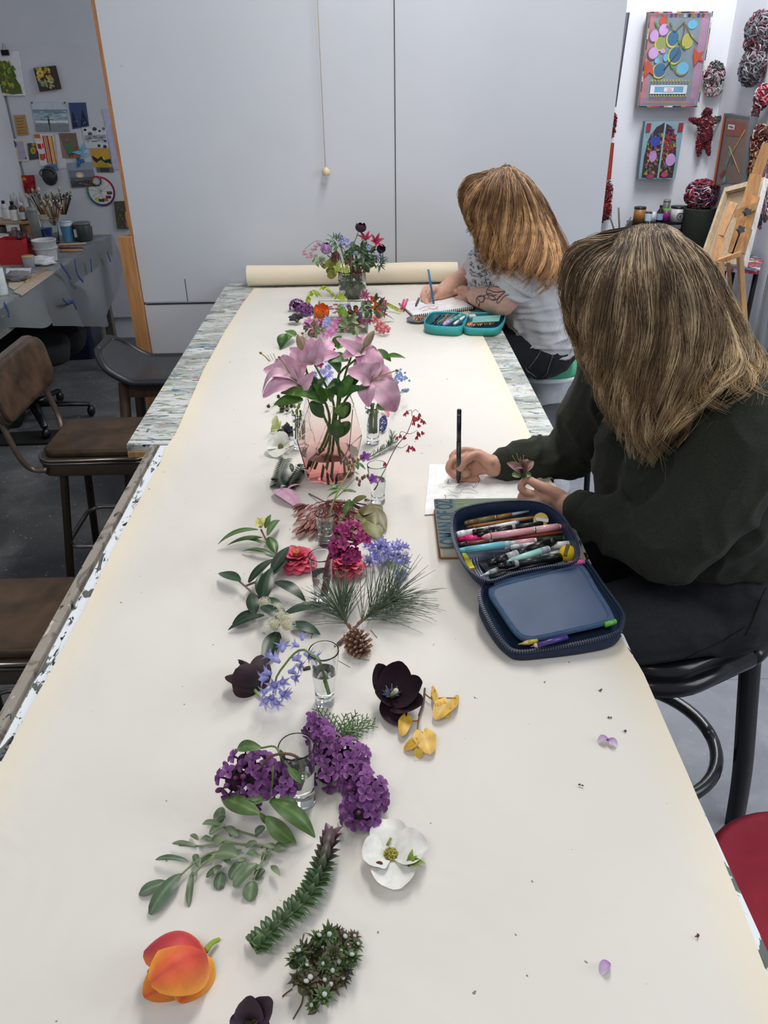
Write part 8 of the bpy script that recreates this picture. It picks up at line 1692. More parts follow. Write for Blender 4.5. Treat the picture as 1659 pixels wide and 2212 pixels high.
for x, y, w, h, col, lid, l in ((110, 650, 130, 190, '#5f5c56', '#1c1c1c', 'dusty jar on the lower turntable tray'), (250, 680, 90, 160, '#8a8880', '#c9c9c4', 'small white-capped jar on the lower turntable tray'), (450, 650, 110, 90, '#8f8d88', None, 'low grey tub right of the turntable'), (20, 640, 60, 110, '#9a9aa0', None, 'pale jar at the left picture edge')): vb('jar', x, y, w, h, l, 'jar', 'cyl', col, 'plastic', lid, group='jars on the bench')
vb('pump_bottle', 575, 710, 140, 440, 'tall paint-smeared grey pump bottle on the bench', 'bottle', 'cyl', '#767a74', lid='#8a8c84')
vb('brush_jar', 800, 725, 240, 330, 'clear plastic tumbler of brushes and tools', 'tumbler', 'taper', '#d5dde4', 'clearplastic', open_=True)
vb('paint_tin', 1040, 700, 190, 270, 'sky blue tin with dark green drips', 'tin', 'taper', '#5fa0c4', band=(.8, 1, '#d2d6d8'), open_=True)
t, c, r, h = vb('paint_tub', 1260, 690, 250, 240, 'dark green paint tub with barcode and dusty lid', 'tub', 'cyl', '#2c3633', lid='#5c625c'); b = MB(); b.box(c+Vector((-r*.55, -r*.86, h*.5)), (.02, .004, .045), '#b9bcb8'); b.build('barcode_sticker', 'paperm', t)
vb('paint_tub', 1420, 600, 110, 150, 'small clear tub of red-brown paint', 'tub', 'taper', '#6d3f40', lid=None); vb('paint_tub', 1480, 520, 210, 130, 'black tub at the far end of the bench', 'tub', 'cyl', '#232524', lid='#3a3d3c'); vb('brush_pot', 955, 410, 140, 190, 'terracotta coloured pot packed with brushes', 'pot', 'cyl', '#a8663a', open_=True)
vb('paint_tub', 1190, 390, 190, 130, 'cobalt blue plastic tub behind the tins', 'tub', 'taper', '#2a4a9a', open_=True)
vb('paint_bucket', 360, 930, 310, 240, 'white tub with paint-smeared lid behind the red box', 'bucket', 'taper', '#c3c8d2', lid='#c2c8b8', band=(.2, .6, '#a8acc8')); vb('paint_bucket', 715, 990, 350, 290, 'open white ribbed bucket on the bench corner', 'bucket', 'taper', '#c9ccce', band=(.6, .66, '#b5b8ba'), open_=True)
vb('jar', 450, 1080, 170, 150, 'small glass jar with tan lid beside the red box', 'jar', 'cyl', '#8a9096', lid='#c0a06c'); vb('plastic_tub', 20, 1490, 210, 360, 'frosted empty plastic tub at the left picture edge', 'tub', 'cyl', '#c6cfd0', open_=True)
t, c, r, h = vb('paint_tub', 40, 800, 250, 180, 'clear crinkled plastic pot behind the red box', 'tub', 'cyl', '#b9bec4', open_=True)
c0, c1 = DZ(*zb_(-40, 1085), BZ), DZ(*zb_(355, 1085), BZ); t = thing('tool_box', c0.lerp(c1, .5), 'open red metal box with black dropper tops on the bench', 'box'); hh = .125; b = MB(); L_ = (c1-c0).length; M = Matrix.Translation((c0.x, c0.y+.05, BZ))
for cc_, d in (((L_/2, 0, hh/2), (L_, .004, hh)), ((L_/2, .12, hh/2), (L_, .004, hh)), ((L_, .06, hh/2), (.004, .12, hh)), ((0, .06, hh/2), (.004, .12, hh)), ((L_/2, .06, .003), (L_, .12, .004))): b.box(cc_, d, '#a81f26', M)
b.build('tray', 'satin', t);
for x in (.10, .15): b = MB(); b.lathe([(.012, .1), (.012, .135), (.006, .14), (.006, .16), (.004, .175), (.0001, .178)], '#18181a', M @ Matrix.Translation((x, .06, 0)), 12); b.build('dropper', 'plastic', t)
# brushes
hd = ['#6d4a30', '#8a2f2c', '#a5814f', '#2b2c30', '#c9b48a', '#4f3a2c', '#9a8f80']
g_ = 'brushes standing in the pots'; k = 0
for (bx, by, n, zz, sp, lo) in ((955, 300, 13, .13, .09, 'the terracotta pot'), (820, 430, 9, .12, .09, 'the clear tumbler'), (640, 300, 8, .16, .12, 'the dark pot at the wall')):
  for q in range(n):
    f = (q+.5)/n-.5; p = DZ(*zb_(bx+f*60, by), BZ+zz*.5); l = rnd.uniform(.12, .18); d = Vector((f*1.1, rnd.uniform(-.1, .1), 1)).normalized(); e = p+d*l; c_ = rnd.choice(hd)
    t = thing('paint_brush', p, 'paint brush standing in '+lo+', '+['leftmost', 'second from left', 'third from left', 'fourth from left', 'fifth from left', 'sixth from left', 'seventh from left', 'eighth from left', 'ninth from left', 'tenth from left', 'eleventh from left', 'second from right', 'rightmost'][q if q < n-1 else 12], 'brush', g_+' of '+lo)
    b = MB(); b.tube([p, p.lerp(e, .7)], [.0035, .005], c_, 6); b.build('handle', 'wood', t); b = MB(); b.tube([p.lerp(e, .7), p.lerp(e, .82)], [.0055, .008], '#a8a8a4', 6); b.build('ferrule', 'metal', t); b = MB(); b.tube([p.lerp(e, .82), p.lerp(e, .93), e], [.0085, .011, .003], rnd.choice(['#d2c8b0', '#5c5040', '#b8ae98', '#8a7d68']), 7, flat=.6); b.build('bristles', 'cloth', t)
for (x0, y0, x1, y1, c_, l) in ((880, 755, 1290, 730, '#c9a46a', 'pale wooden brush lying on the bench edge'), (880, 795, 1240, 795, '#8a2a2c', 'dark red brush lying on the bench edge'), (890, 845, 1230, 830, '#c29a62', 'ochre brush lying nearest the bench edge'), (380, 1310, 700, 1110, '#b08a50', 'yellow pencil lying across the papers')):
  a_, c2 = DZ(*zb_(x0, y0), BZ+.008), DZ(*zb_(x1, y1), BZ+.008); t = thing('paint_brush' if 'brush' in l else 'pencil', a_.lerp(c2, .5), l, 'brush' if 'brush' in l else 'pencil'); b = MB(); b.tube([a_, a_.lerp(c2, .2), c2], [.007, .006, .004], c_, 8); b.build('handle', 'wood', t)
def flat(name, quad, label, col, z=BZ, th=.003, cat='paper', mat='paperm'):
  P = [DZ(*q, z+th) for q in quad]; out = [(p.x, p.y) for p in P]; out = out if sum(out[i-1][0]*out[i][1]-out[i][0]*out[i-1][1] for i in range(len(out))) > 0 else out[::-1]
  t = thing(name, sum(P, Vector())/len(P), label, cat); b = MB(); b.prism(out, z+.001, z+th, col); b.build('sheet', mat, t)
flat('paper_sheet', [zb_(*q) for q in ((90, 1100), (470, 1095), (440, 1185), (90, 1180))], 'white paper lying in front of the red box', '#d5d7da'); flat('kraft_paper', [zb_(*q) for q in ((320, 1500), (200, 1450), (600, 1150), (830, 1140))], 'strip of brown kraft paper along the bench edge', '#b3a292', th=.006)
flat('paper_sheet', [zb_(*q) for q in ((130, 1200), (560, 1190), (690, 1110), (400, 1300), (200, 1420), (130, 1380))], 'cream paint-marked paper under the crumpled rag', '#b9ad94', th=.004)
def crumple(name, c, r, label, col, cat='rag', seed=1, mat='cloth', sq=(1, 1, .6)):
  t = thing(name, c, label, cat); b = MB(); nu, nv = 22, 14; M = Matrix.Translation(Vector(c)+Vector((0, 0, r*sq[2]*.8))); b.ell((0, 0, 0), 1, col, nu=nu, nv=nv)
  b.v = [tuple(M @ (Vector((v[0]*sq[0], v[1]*sq[1], v[2]*sq[2]))*r*(1+.5*noise.noise(Vector(v)*2.2+Vector((seed, 0, 0)))+.2*noise.noise(Vector(v)*6)))) for v in b.v]; b.build('cloth', mat, t)
crumple('rag', DZ(*zb_(620, 1050), BZ), .045, 'crumpled white tissue beside the white bucket', '#d8dadb', seed=2, sq=(1.6, 1, .5)); crumple('rag', DZ(*zb_(270, 1290), BZ), .05, 'crumpled grey glove on the cream paper', '#77767a', seed=3, sq=(1.3, 1, .5))
# under the bench
zo = lambda x, y: (x/3.95, 360+y/3.95)
def vf(n, x, y, w, h, *a, **k): return vessel(n, zo(x, y), w/3.95, h/3.95, *a, z=0, **k)
vf('paint_bucket', 905, 1450, 190, 230, 'white lidded bucket with wire handle on the floor', 'bucket', 'taper', '#a3a49f', lid='#acada8'); vf('paint_bucket', 760, 1530, 160, 290, 'tall pale bin beside the blue crate', 'bucket', 'taper', '#8c8a84', open_=True)
t, c, r, h = vf('jerrycan', 1090, 1340, 165, 250, 'white plastic jerrycan with black cap under the partition edge', 'jerrycan', 'bottle', '#b2b3b0', lid='#18181a'); vf('jerrycan', 1030, 1250, 120, 190, 'grey jerrycan behind the white one', 'jerrycan', 'bottle', '#777874', lid='#2a2a2a')
c = DZ(148, 778, 0); t = thing('storage_crate', c, 'dark blue plastic crate full of white rubbish under the bench', 'crate'); b = MB(); M = at((c.x-.03, c.y+.14, 0), .1); rr = rrect(-.20, -.15, .20, .15, .04)
b.prism(rr, 0, .27, '#0d1531', M); b.prism(rrect(-.215, -.165, .215, .165, .045), .26, .285, '#111b3c', M); b.build('tub', 'plastic', t)
for k in range(7): crumple('rubbish', (c.x-.16+.05*k, c.y+.12+.05*(k % 3), .275), .05, 'crumpled pale scrap heaped in the blue crate, '+['first', 'second', 'third', 'fourth', 'fifth', 'sixth', 'seventh'][k]+' from the left', '#9a9a96', 'scrap', k)
t = thing('office_chair', (-1.95, 4.3, 0), 'black upholstered office chair pushed under the bench', 'chair'); b = MB(); c = DZ(40, 745, .45); b.prism(rrect(-.26, -.26, .26, .26, .1), .38, .47, '#0f1012', at((c.x, c.y, 0), .3), ch=.03); b.build('seat', 'cloth', t)
b = MB(); b.prism(rrect(-.25, -.20, .25, .20, .1), -.04, .04, '#0f1013', Matrix.Translation((c.x+.06, c.y+.22, .52)) @ Matrix.Rotation(.95, 4, 'X'), ch=.02); b.build('backrest', 'cloth', t); b = MB(); b.tube([(c.x, c.y, .1), (c.x, c.y, .38)], .03, '#111', 10); b.build('column', 'plastic', t)
for k in range(5):
  a = 2*PI*k/5+.2; e = Vector((c.x+.30*math.cos(a), c.y+.30*math.sin(a), .075)); b = MB(); b.tube([(c.x, c.y, .11), e], [.03, .018], '#111214', 8, flat=.6); b.ell(e-Vector((0, 0, .04)), (.022, .03, .034), '#0d0d0e'); b.build('leg', 'plastic', t)
flat('floor_mat', [(0, 960), (0, 935), (90, 930), (170, 925), (150, 955)], 'ragged black mat on the floor behind the brown stool', '#131415', z=0, th=.012, cat='mat', mat='cloth')
crumple('bag', DZ(8, 925, 0), .16, 'dark green and black bag at the left picture edge', '#16241a', 'bag', 5, sq=(.7, .7, 1.4))
# ------------------------------------------------------------------ right room
rnd = random.Random(55)
def zr(x, y): return (1250+x/4.056, y/4.056)
R4 = lambda *a: [zr(a[i], a[i+1]) for i in range(0, 8, 2)]
YB = BW-.002
yc = '#c9b84a'; bl = '#3f6a8c'; pk = '#c49ad0'
mk = [('r', '#b07a80', .02, .03, .13, .97), ('r', '#a8849c', .86, .03, .98, .97), ('r', '#8f7a94', .05, .90, .95, .97), ('r', '#b58a3c', .12, .935, .85, .95)]+[('r', c, .13+k*.072, .02, .17+k*.072, .055) for k, c in enumerate(['#8a7d8c', '#b5604a', '#77808a', '#3f4f9a', '#a8384a', '#7d7d84', '#c9c9cc', '#2a2a30', '#9a9a5c', '#3a4a9a', '#a8343c'])]
for u, v, ru, rv, c, ring in ((.25, .09, .07, .05, '#b8543c', None), (.72, .13, .075, .048, '#6ab0d0', None), (.27, .18, .075, .06, pk, '#6a5a4c'), (.13, .24, .07, .06, pk, '#6a5a4c'), (.44, .27, .09, .078, bl, yc), (.69, .29, .08, .07, '#a8a85a', yc), (.25, .32, .08, .065, '#8f9a58', yc), (.15, .42, .08, .06, pk, '#6a5a4c'), (.51, .44, .10, .085, bl, yc), (.29, .60, .10, .075, bl, yc), (.30, .40, .04, .024, pk, None), (.66, .58, .10, .065, '#6ab0d0', '#8a844a'), (.22, .50, .04, .03, '#6ab0d0', None), (.36, .47, .04, .04, '#6ab0d0', None)):
  if ring: mk.append(('e', ring, u-.01, v+.008, ru*1.14, rv*1.14))
  mk.append(('e', c, u, v, ru, rv))
for u, v, a, b_ in ((.14, .13, .04, .04), (.38, .13, .035, .035), (.55, .31, .05, .035), (.63, .365, .05, .03), (.48, .56, .05, .045)): mk.append(('p', '#4f8a44', [(u-a, v-b_), (u+a*.2, v-b_*.4), (u+a, v+b_), (u-a*.3, v+b_*.3)]))
mk += [('p', '#b8543c', [(.80, .36), (.88, .42), (.97, .40), (.93, .46), (.99, .51), (.90, .50), (.84, .56), (.80, .44)]), ('p', '#b8543c', [(.02, .52), (.10, .50), (.16, .56), (.20, .66), (.12, .62), (.05, .68), (.02, .60)]), ('r', '#dcdce2', .17, .76, .78, .855), ('r', '#6fa4c0', .24, .775, .72, .84), ('r', '#e4e4ea', .40, .785, .56, .83), ('r', '#b5485c', .44, .795, .52, .80), ('r', '#b5485c', .45, .812, .53, .818)]
mk += [('l', '#7d6a44', [(.58, .1), (.45, .2), (.30, .14)], .003), ('l', '#7d6a44', [(.58, .1), (.60, .2), (.55, .4), (.35, .6)], .003), ('l', '#7d6a44', [(.60, .12), (.72, .25), (.85, .33)], .003)]+[('l', yc, [(.18+k*.05, .70), (.18+k*.05, .735)], .003) for k in range(13)]+[('l', yc, [(.18+k*.045, .865), (.20+k*.045, .90)], .003) for k in range(14)]
rail = ['#1d1d22', '#b04a44', '#c9a07c', '#2a2c3c', '#a83240', '#d8d0c8', '#b8783a', '#3a2a30']
mk += [('r', rail[k % 8], k/14, 0, (k+1)/14, .014) for k in range(14)]+[('r', rail[(k*3) % 8], k/14, .986, (k+1)/14, 1) for k in range(14)]+[('r', rail[(k*5) % 8], .985, k/18, 1, (k+1)/18) for k in range(18)]+[('r', rail[(k*3+1) % 8], 0, k/18, .012, (k+1)/18) for k in range(18)]
card('painting', R4(595, 108, 1142, 104, 1012, 935, 497, 935), 'large grey canvas of blue, pink and yellow round blooms on the white wall', '#7f8c94', mk, th=.045, Y=YB-.045, mat='paint', edge='#9a7d72')
mk = [('n', ['#8fb0b0', '#7d9aa4'], 30, (.03, .03, .97, .97), .03, .02), ('p', '#3a3036', [(.08, .98), (.08, .6), (.14, .3), (.3, .1), (.5, .02), (.7, .1), (.85, .3), (.92, .6), (.92, .98)]), ('n', ['#6d7a3c', '#8a3a4a', '#4a5a34', '#a8923c', '#b0506c', '#3a5a70', '#6a2a34', '#7d4a6a'], 170, (.13, .22, .87, .93), .05, .04), ('n', ['#b53a2c', '#8a2a34', '#6a3a5c'], 40, (.55, .1, .82, .5), .05, .04), ('p', '#2f48a8', [(.20, .26), (.42, .26), (.42, .40), (.30, .44), (.20, .38)]), ('e', '#b58abf', .30, .6, .10, .10), ('e', pk, .78, .66, .13, .11), ('r', '#8fb0b4', .49, .02, .535, .98), ('r', '#9a2a38', .04, .03, .15, .17), ('r', '#9a2a38', .85, .03, .97, .17), ('e', '#a83a5c', .3, .95, .1, .04), ('e', '#b5405c', .68, .92, .09, .05)]
card('painting', R4(565, 1060, 908, 1056, 826, 1560, 505, 1560), 'blue-green canvas with dark arched window shape full of colour', '#86a4ae', mk, th=.045, Y=YB-.045, mat='paint', edge='#5f7d8c')
card('painting', R4(300, 112, 436, 112, 318, 935, 180, 935), 'grey and mauve canvas edge peeping past the partition', '#6d6a78', [('r', '#3a3c44', .9, 0, 1, 1), ('p', '#b0443c', [(.55, .1), (.8, .1), (.6, .14)]), ('r', '#8a7a94', .5, .3, .85, .95)], th=.03, Y=YB-.03, mat='paint', edge='#3a3c44')
card('painting', R4(200, 1248, 302, 1250, 272, 1570, 170, 1570), 'small rust red stitched panel beside the partition', '#9a3a2c', [('n', ['#b04a30', '#7d2a22', '#a8402c'], 30, (.1, .05, .9, .95), .2, .04)], th=.03, Y=YB-.03, mat='cloth')
card('painting', R4(1345, 990, 1575, 1022, 1500, 1600, 1240, 1620), 'tall brown abstract canvas with orange edge hung on the right wall', '#7d665c', [('r', '#5f6468', .0, .0, 1, .04), ('r', '#d0642c', 0, .04, .07, 1), ('r', '#3a2a28', .07, .04, .12, 1), ('r', '#8d4f44', .2, .1, .9, .3), ('r', '#d2cdc8', .25, .14, .5, .21), ('l', '#4a4a50', [(.3, .17), (.45, .18)], .004), ('p', '#5f9a94', [(.45, .45), (.55, .5), (.5, .62), (.42, .55)]), ('p', '#4a8a80', [(.4, .6), (.48, .62), (.42, .85), (.36, .75)]), ('l', '#b5923c', [(.9, .2), (.5, .6), (.35, .9)], .004), ('l', '#b5923c', [(.9, .85), (.4, .45)], .004), ('p', '#8d3a38', [(.2, .85), (.36, .78), (.3, .92)]), ('e', '#5f9a94', .42, .93, .06, .05), ('p', '#4a5a78', [(.55, .6), (.65, .68), (.62, .72), (.52, .65)])], th=.05, fn=lambda x, y: DX(x, y, RX-.06), mat='paint', edge='#5f6468')
# rag sculptures
def ragball(b, c, r, n, cols, sq=(1, 1, 1), L=.7, th=.006):
  th *= .62
  for k in range(int(n*1.7)):
    a = rnd.uniform(0, 6.3); u = rnd.uniform(-1, 1); s_ = math.sqrt(1-u*u); d = Vector((s_*math.cos(a)*sq[0], s_*math.sin(a)*sq[1], u*sq[2])); P_ = [Vector(c)+d*r*.9]
    q = Vector((rnd.gauss(0, 1), rnd.gauss(0, 1), rnd.gauss(0, 1))).normalized()
    for j in range(4): q = (q+Vector((rnd.gauss(0, .7), rnd.gauss(0, .7), rnd.gauss(0, .7)))).normalized(); p = P_[-1]+q*r*L*.35; v = p-Vector(c); v = Vector((v.x/sq[0], v.y/sq[1], v.z/sq[2])); v = v.normalized()*r*rnd.uniform(.9, 1.12); P_.append(Vector(c)+Vector((v.x*sq[0], v.y*sq[1], v.z*sq[2])))
    b.tube(P_, th*rnd.uniform(.6, 1.3), rnd.choice(cols), 5)
  b.ell(c, (r*.85*sq[0], r*.85*sq[1], r*.85*sq[2]), cols[0], nu=14, nv=8)
red = ['#6d1f28', '#a02838', '#2a1d22', '#8a3a3a', '#c44a50', '#3a2a30']; gry = ['#6f6c74', '#8f8c94', '#54525a', '#a8a4a8', '#7a4a54']; pkk = ['#c9a0a8', '#8a4a5c', '#d8c8cc', '#6a5a68', '#b0606c', '#3f3a44']
def rags(label, parts, cat='textile sculpture', name='rag_sculpture'):
  t = thing(name, parts[0][1], label, cat);
  for nm, c, r, n, cols, sq in parts: b = MB(); ragball(b, c, r, n, cols, sq); b.build(nm, 'cloth', t)
yb = YB-.06
rags('pink, white and green knotted rag bundle right of the large painting', [('upper_knot', DY(*zr(1190, 660), yb), .062, 90, ['#b8a4a8', '#3a2f38', '#d8d0d2', '#8a3038', '#c49aa4', '#4a6a5a', '#2a2a30'], (1, .6, 1.25)), ('lower_ruffle', DY(*zr(1180, 790), yb), .045, 60, ['#d0a8b0', '#c0a0a8', '#5f8a74', '#b8b0b0'], (1.2, .6, .8))])
t = thing('rag_doll', DY(*zr(1100, 1370), yb), 'dark red wrapped rag figure with outstretched arms on the white wall', 'figure')
for nm, P_, R_, cs in (('head', [(1125, 985), (1120, 1050)], (.035, .038), ['#5a1c24', '#3a1a20', '#7d2a34']), ('torso', [(1110, 1075), (1115, 1130), (1110, 1200)], (.045, .05, .045), ['#6d2430', '#a04048', '#3a2430', '#c48a80']), ('arm', [(1090, 1075), (1040, 1065), (980, 1045)], (.028, .024, .012), red), ('arm', [(1140, 1075), (1200, 1050), (1280, 1015)], (.028, .024, .012), ['#4a4a50', '#b06a5c', '#5a5a60', '#2f3438']), ('leg', [(1085, 1195), (1065, 1260), (1050, 1360)], (.036, .03, .012), red), ('leg', [(1130, 1195), (1125, 1260), (1140, 1350)], (.034, .028, .012), ['#7d2430', '#3a2026', '#26262c'])):
  b = MB(); A = bez([DY(*zr(*q), yb) for q in P_], 8) if len(P_) > 2 else [DY(*zr(*q), yb) for q in P_]; m_ = len(A)
  for i, p in enumerate(A): f = i/(m_-1)*(len(R_)-1); k = min(int(f), len(R_)-2); ragball(b, p, R_[k]+(R_[k+1]-R_[k])*(f-k), 10, cs, (1, .8, 1), L=.7, th=.004)
  b.build(nm, 'cloth', t)
rags('big red, pink and black ball of rags sitting on a dark basket', [('ball', DY(*zr(1080, 1700), YB-.2), .105, 230, ['#2c2230', '#a02840', '#c9506c', '#d0c4c8', '#5a2a34', '#8a8a90', '#3a2a4a', '#c43a4a'], (1, .9, .85))])
for x0, y0, x1, y1, l, cs in ((290, 1040, 270, 1180, 'small dark red rag strip beside the partition edge', red), (235, 1650, 220, 1880, 'long dark red rag strip lowest beside the partition', red)):
  t = thing('rag_sculpture', DY(*zr(x1, y1), yb), l, 'textile sculpture'); b = MB(); a_, c_ = DY(*zr(x0, y0), yb), DY(*zr(x1, y1), yb)
  for k in range(6): ragball(b, a_.lerp(c_, k/5), .035 if y0 < 1500 else .05, 22, cs, (1, .6, 1), th=.005)
  b.build('rags', 'cloth', t)
def rx(x, y, d=.06): return DX(*zr(x, y), RX-d)
rags('grey woven rag panel with white knots at the upper right edge', [('upper_weave', rx(1580, 260), .115, 150, gry, (.5, 1.1, .8)), ('red_band', rx(1550, 380), .095, 90, ['#8a2a38', '#b04a54', '#5a5860', '#d8d4d4'], (.5, 1.2, .5)), ('lower_weave', rx(1520, 590), .11, 140, gry, (.5, 1.1, .9))])
rags('red and pink rag knot with dangling tails at the right edge', [('knot', rx(1610, 850), .065, 80, ['#b01f34', '#d8d0d2', '#c9808c', '#3a2a30'], (.6, 1, 1)), ('tail', rx(1560, 940), .045, 40, pkk, (.5, .6, 1.5))])
rags('brown and cream knotted rag bundle behind the easel mast', [('knot', rx(1580, 1240), .075, 110, ['#5a2a24', '#c4b09a', '#8a4a3a', '#6d2a30', '#3a2420'], (.5, 1, 1.2))])
rags('tan and red rag bundle lower behind the easel mast', [('knot', rx(1570, 1450), .08, 70, ['#8a6a44', '#c4a87c', '#7d2a2a', '#4a3a30'], (.5, 1, 1.1))])
t = thing('rag_hanging', rx(1620, 1980, .1), 'long pink and purple plaited rag strands hanging at right edge', 'textile hanging')
for k in range(9):
  b = MB(); x = 1570+k*14; ye = rnd.uniform(1850, 2010); P_ = bez([rx(1620+k*5, 1400, .08), rx(x, 1600, .10), rx(x-20, 1750, .1), rx(x-25, ye, .1)], 10)
  for q in range(3): b.tube([p+Vector((0, .012*math.sin(i*1.6+q*2.1), .012*math.cos(i*1.6+q*2.1))) for i, p in enumerate(P_)], .009, rnd.choice(pkk), 5)
  b.build('strand', 'cloth', t)
# easel holding a canvas
EY = 4.55
def E(x, y, d=0): return DY(1500+x/6.145, 200+y/6.145, EY+d)
def E2(x, y, d=0): return DY(1250+x/4.056, 380+y/4.056, EY+d)
t = thing('canvas', E2(1200, 700), 'white-edged stretched canvas seen from behind on the wooden easel', 'canvas')
q = [E(445, 1275, 0), E(945, 1130, -.25), E(700, 2300, -.32), E(80, 2290, -.02)]; q = [E(400, 1260, .1), E(930, 1120, -.14), E(640, 2290, -.30), E(60, 2230, -.05)]
nn = (q[1]-q[0]).cross(q[3]-q[0]).normalized(); nn = nn if nn.dot(CAM-q[0]) < 0 else -nn; b = MB(); w_ = .035
ed = [(q[i], q[(i+1) % 4]) for i in range(4)]; cq = sum(q, Vector())/4
for i in range(4): a_, c_ = q[i], q[(i+1) % 4]; ai, ci = a_.lerp(cq, .12), c_.lerp(cq, .12); b.add([a_, c_, c_+nn*w_, a_+nn*w_], [(0, 1, 2, 3)], '#e8e5de', False); b.add([a_, c_, ci, ai], [(0, 1, 2, 3)], '#cdb899', False); b.add([ai, ci, ci+nn*w_*.8, ai+nn*w_*.8], [(0, 1, 2, 3)], '#bfa987', False)
b.build('stretcher_frame', 'wood', t); b = MB(); b.add([p+nn*w_*.85 for p in q], [(0, 1, 2, 3)], '#b8a284', False); b.add([p+nn*w_ for p in q], [(0, 1, 2, 3)], '#e6e3dc', False); b.build('linen', 'cloth', t)
t = thing('easel', E2(1300, 1290), 'light wooden studio easel seen from behind, holding a canvas', 'easel')
def plank(name, a_, c_, w, th_, col='#c09060', ww=1.0): b = MB(); b.tube([a_, c_], [w, w*ww], col, 4, flat=th_/w, up=(1, .4, 0)); b.build(name, 'wood', t)
def slat(name, pts, th_, col='#bd8d5c', mat='wood'):   # plank given by its four corners
  n_ = (pts[1]-pts[0]).cross(pts[3]-pts[0]).normalized(); n_ = n_ if n_.dot(CAM-pts[0]) < 0 else -n_; b = MB(); vs = list(pts)+[p+n_*th_ for p in pts]
  for f in ((0, 1, 2, 3), (7, 6, 5, 4), (0, 4, 5, 1), (1, 5, 6, 2), (2, 6, 7, 3), (3, 7, 4, 0)): b.add([vs[i] for i in f], [(0, 1, 2, 3)], col, False)
  b.build(name, mat, t)
slat('mast', [E(900, 670, -.3), E(970, 665, -.34), E(835, 1080, -.34), E(755, 1070, -.3)], .03); slat('mast_sleeve', [E(735, 1075, -.36), E(835, 1080, -.4), E(575, 2120, -.5), E(440, 2120, -.46)], .04)
slat('side_rail', [E(475, 1440, -.42), E(575, 1470, -.44), E(385, 1900, -.5), E(300, 1880, -.48)], .03); slat('side_rail', [E(770, 1360, -.5), E(860, 1380, -.52), E(650, 2130, -.6), E(560, 2120, -.58)], .03, '#b5814c')
slat('side_rail', [E(300, 1880, -.48), E(415, 1920, -.5), E(330, 2290, -.56), E(200, 2290, -.54)], .03); slat('cross_bar', [E(545, 1560, -.5), E(815, 1460, -.56), E(800, 1560, -.56), E(520, 1665, -.5)], .03, '#c99a68')
slat('side_rail', [E(680, 1780, -.58), E(750, 1800, -.6), E(650, 2130, -.62), E(570, 2130, -.62)], .03)
slat('cross_bar', [E2(1210, 740, -.6), E2(1410, 670, -.68), E2(1405, 710, -.68), E2(1215, 780, -.6)], .03, '#c99a68')
for P_ in ([(1225, 760), (1275, 755), (1300, 1290), (1255, 1290)], [(1405, 690), (1445, 685), (1485, 1290), (1440, 1290)]): slat('leg', [E2(*p, -.62) for p in P_], .035, '#c4976a')
slat('leg', [E2(1300, 760, -.4), E2(1330, 760, -.4), E2(1370, 1290, -.1), E2(1340, 1290, -.1)], .03, '#a87d50')
for x, y in ((700, 1585), (615, 1820)):
  b = MB(); c = E(x, y, -.64); b.prism([(.02*(1 if k % 2 else .6)*math.cos(PI*k/5), .02*(1 if k % 2 else .6)*math.sin(PI*k/5)) for k in range(10)], -.012, .012, '#1b1b1d', basis(c, (0, -1, .2))); b.build('knob', 'plastic', t)
b = MB(); b.tube([E(610, 1840, -.63), E(500, 2150, -.63)], .004, '#111', 5); b.build('bolt_rod', 'dark_metal', t)
# palette table at the right
c0 = DZ(1600, 570, .78); t = thing('palette_table', (2.0, 4.45, 0), 'small table with purple top covered in thick paint at the right', 'table')
pal = layered('paint_palette', '#4a4260', [((9, 9, 9), .46, .50, '#c9c9d0', 1.2), ((8, 8, 8), .52, .55, '#a83240', 1.4), ((11, 11, 9), .56, .58, '#3a5aa0', 1.2), ((9, 12, 9), .58, .60, '#4a8a40', 1.2), ((12, 9, 9), .60, .62, '#d07a8a', 1.2)], rough=.45, bump=.6, bscale=30, base2='#55506c')
PT_ = [Vector((min(q.x, 2.31), q.y, q.z)) for q in [DZ(*p, .72) for p in ((1560, 578), (1640, 585), (1650, 562), (1632, 532), (1600, 530))]]; out = [(p.x, p.y) for p in PT_]; out = out if sum(out[i-1][0]*out[i][1]-out[i][0]*out[i-1][1] for i in range(5)) > 0 else out[::-1]
b = MB(); b.prism(out, .70, .72, '#555'); b.build('tabletop', pal, t)
for p in (PT_[0], PT_[1], PT_[3]): b = MB(); q_ = p.lerp(sum(PT_, Vector())/5, .12); b.tube([(q_.x, q_.y, .70), (q_.x, q_.y, 0)], .014, '#1c1c1f', 6); b.build('leg', 'dark_metal', t)
t = thing('cloth', DZ(1645, 800, 0), 'translucent paint-stained pink drape hanging at the right picture edge', 'cloth'); b = MB(); vs = []
for i in range(13):
  for j in range(9): f = i/12; g = j/8; p = DY(1660-(52*f if j == 0 else 52*f*(1-g)-40*g), 585+230*f, 4.0+.05*math.sin(j*2.1+f)); vs.append(p)
b.add(vs, [(i*9+j, i*9+j+1, (i+1)*9+j+1, (i+1)*9+j) for i in range(12) for j in range(8)], '#a88a90'); b.build('drape', 'filmplastic', t)
t = thing('storage_bag', DZ(1600, 790, 0), 'dark bags heaped on the floor under the palette table', 'bag'); b = MB(); c = DY(1580, 730, 4.7); c.x = min(c.x, 2.10); b.ell((c.x-.12, c.y, .17), (.22, .18, .2), '#131417'); b.ell((c.x+.10, c.y-.1, .13), (.18, .16, .15), '#1b1c20'); b.build('bag_body', 'cloth', t)
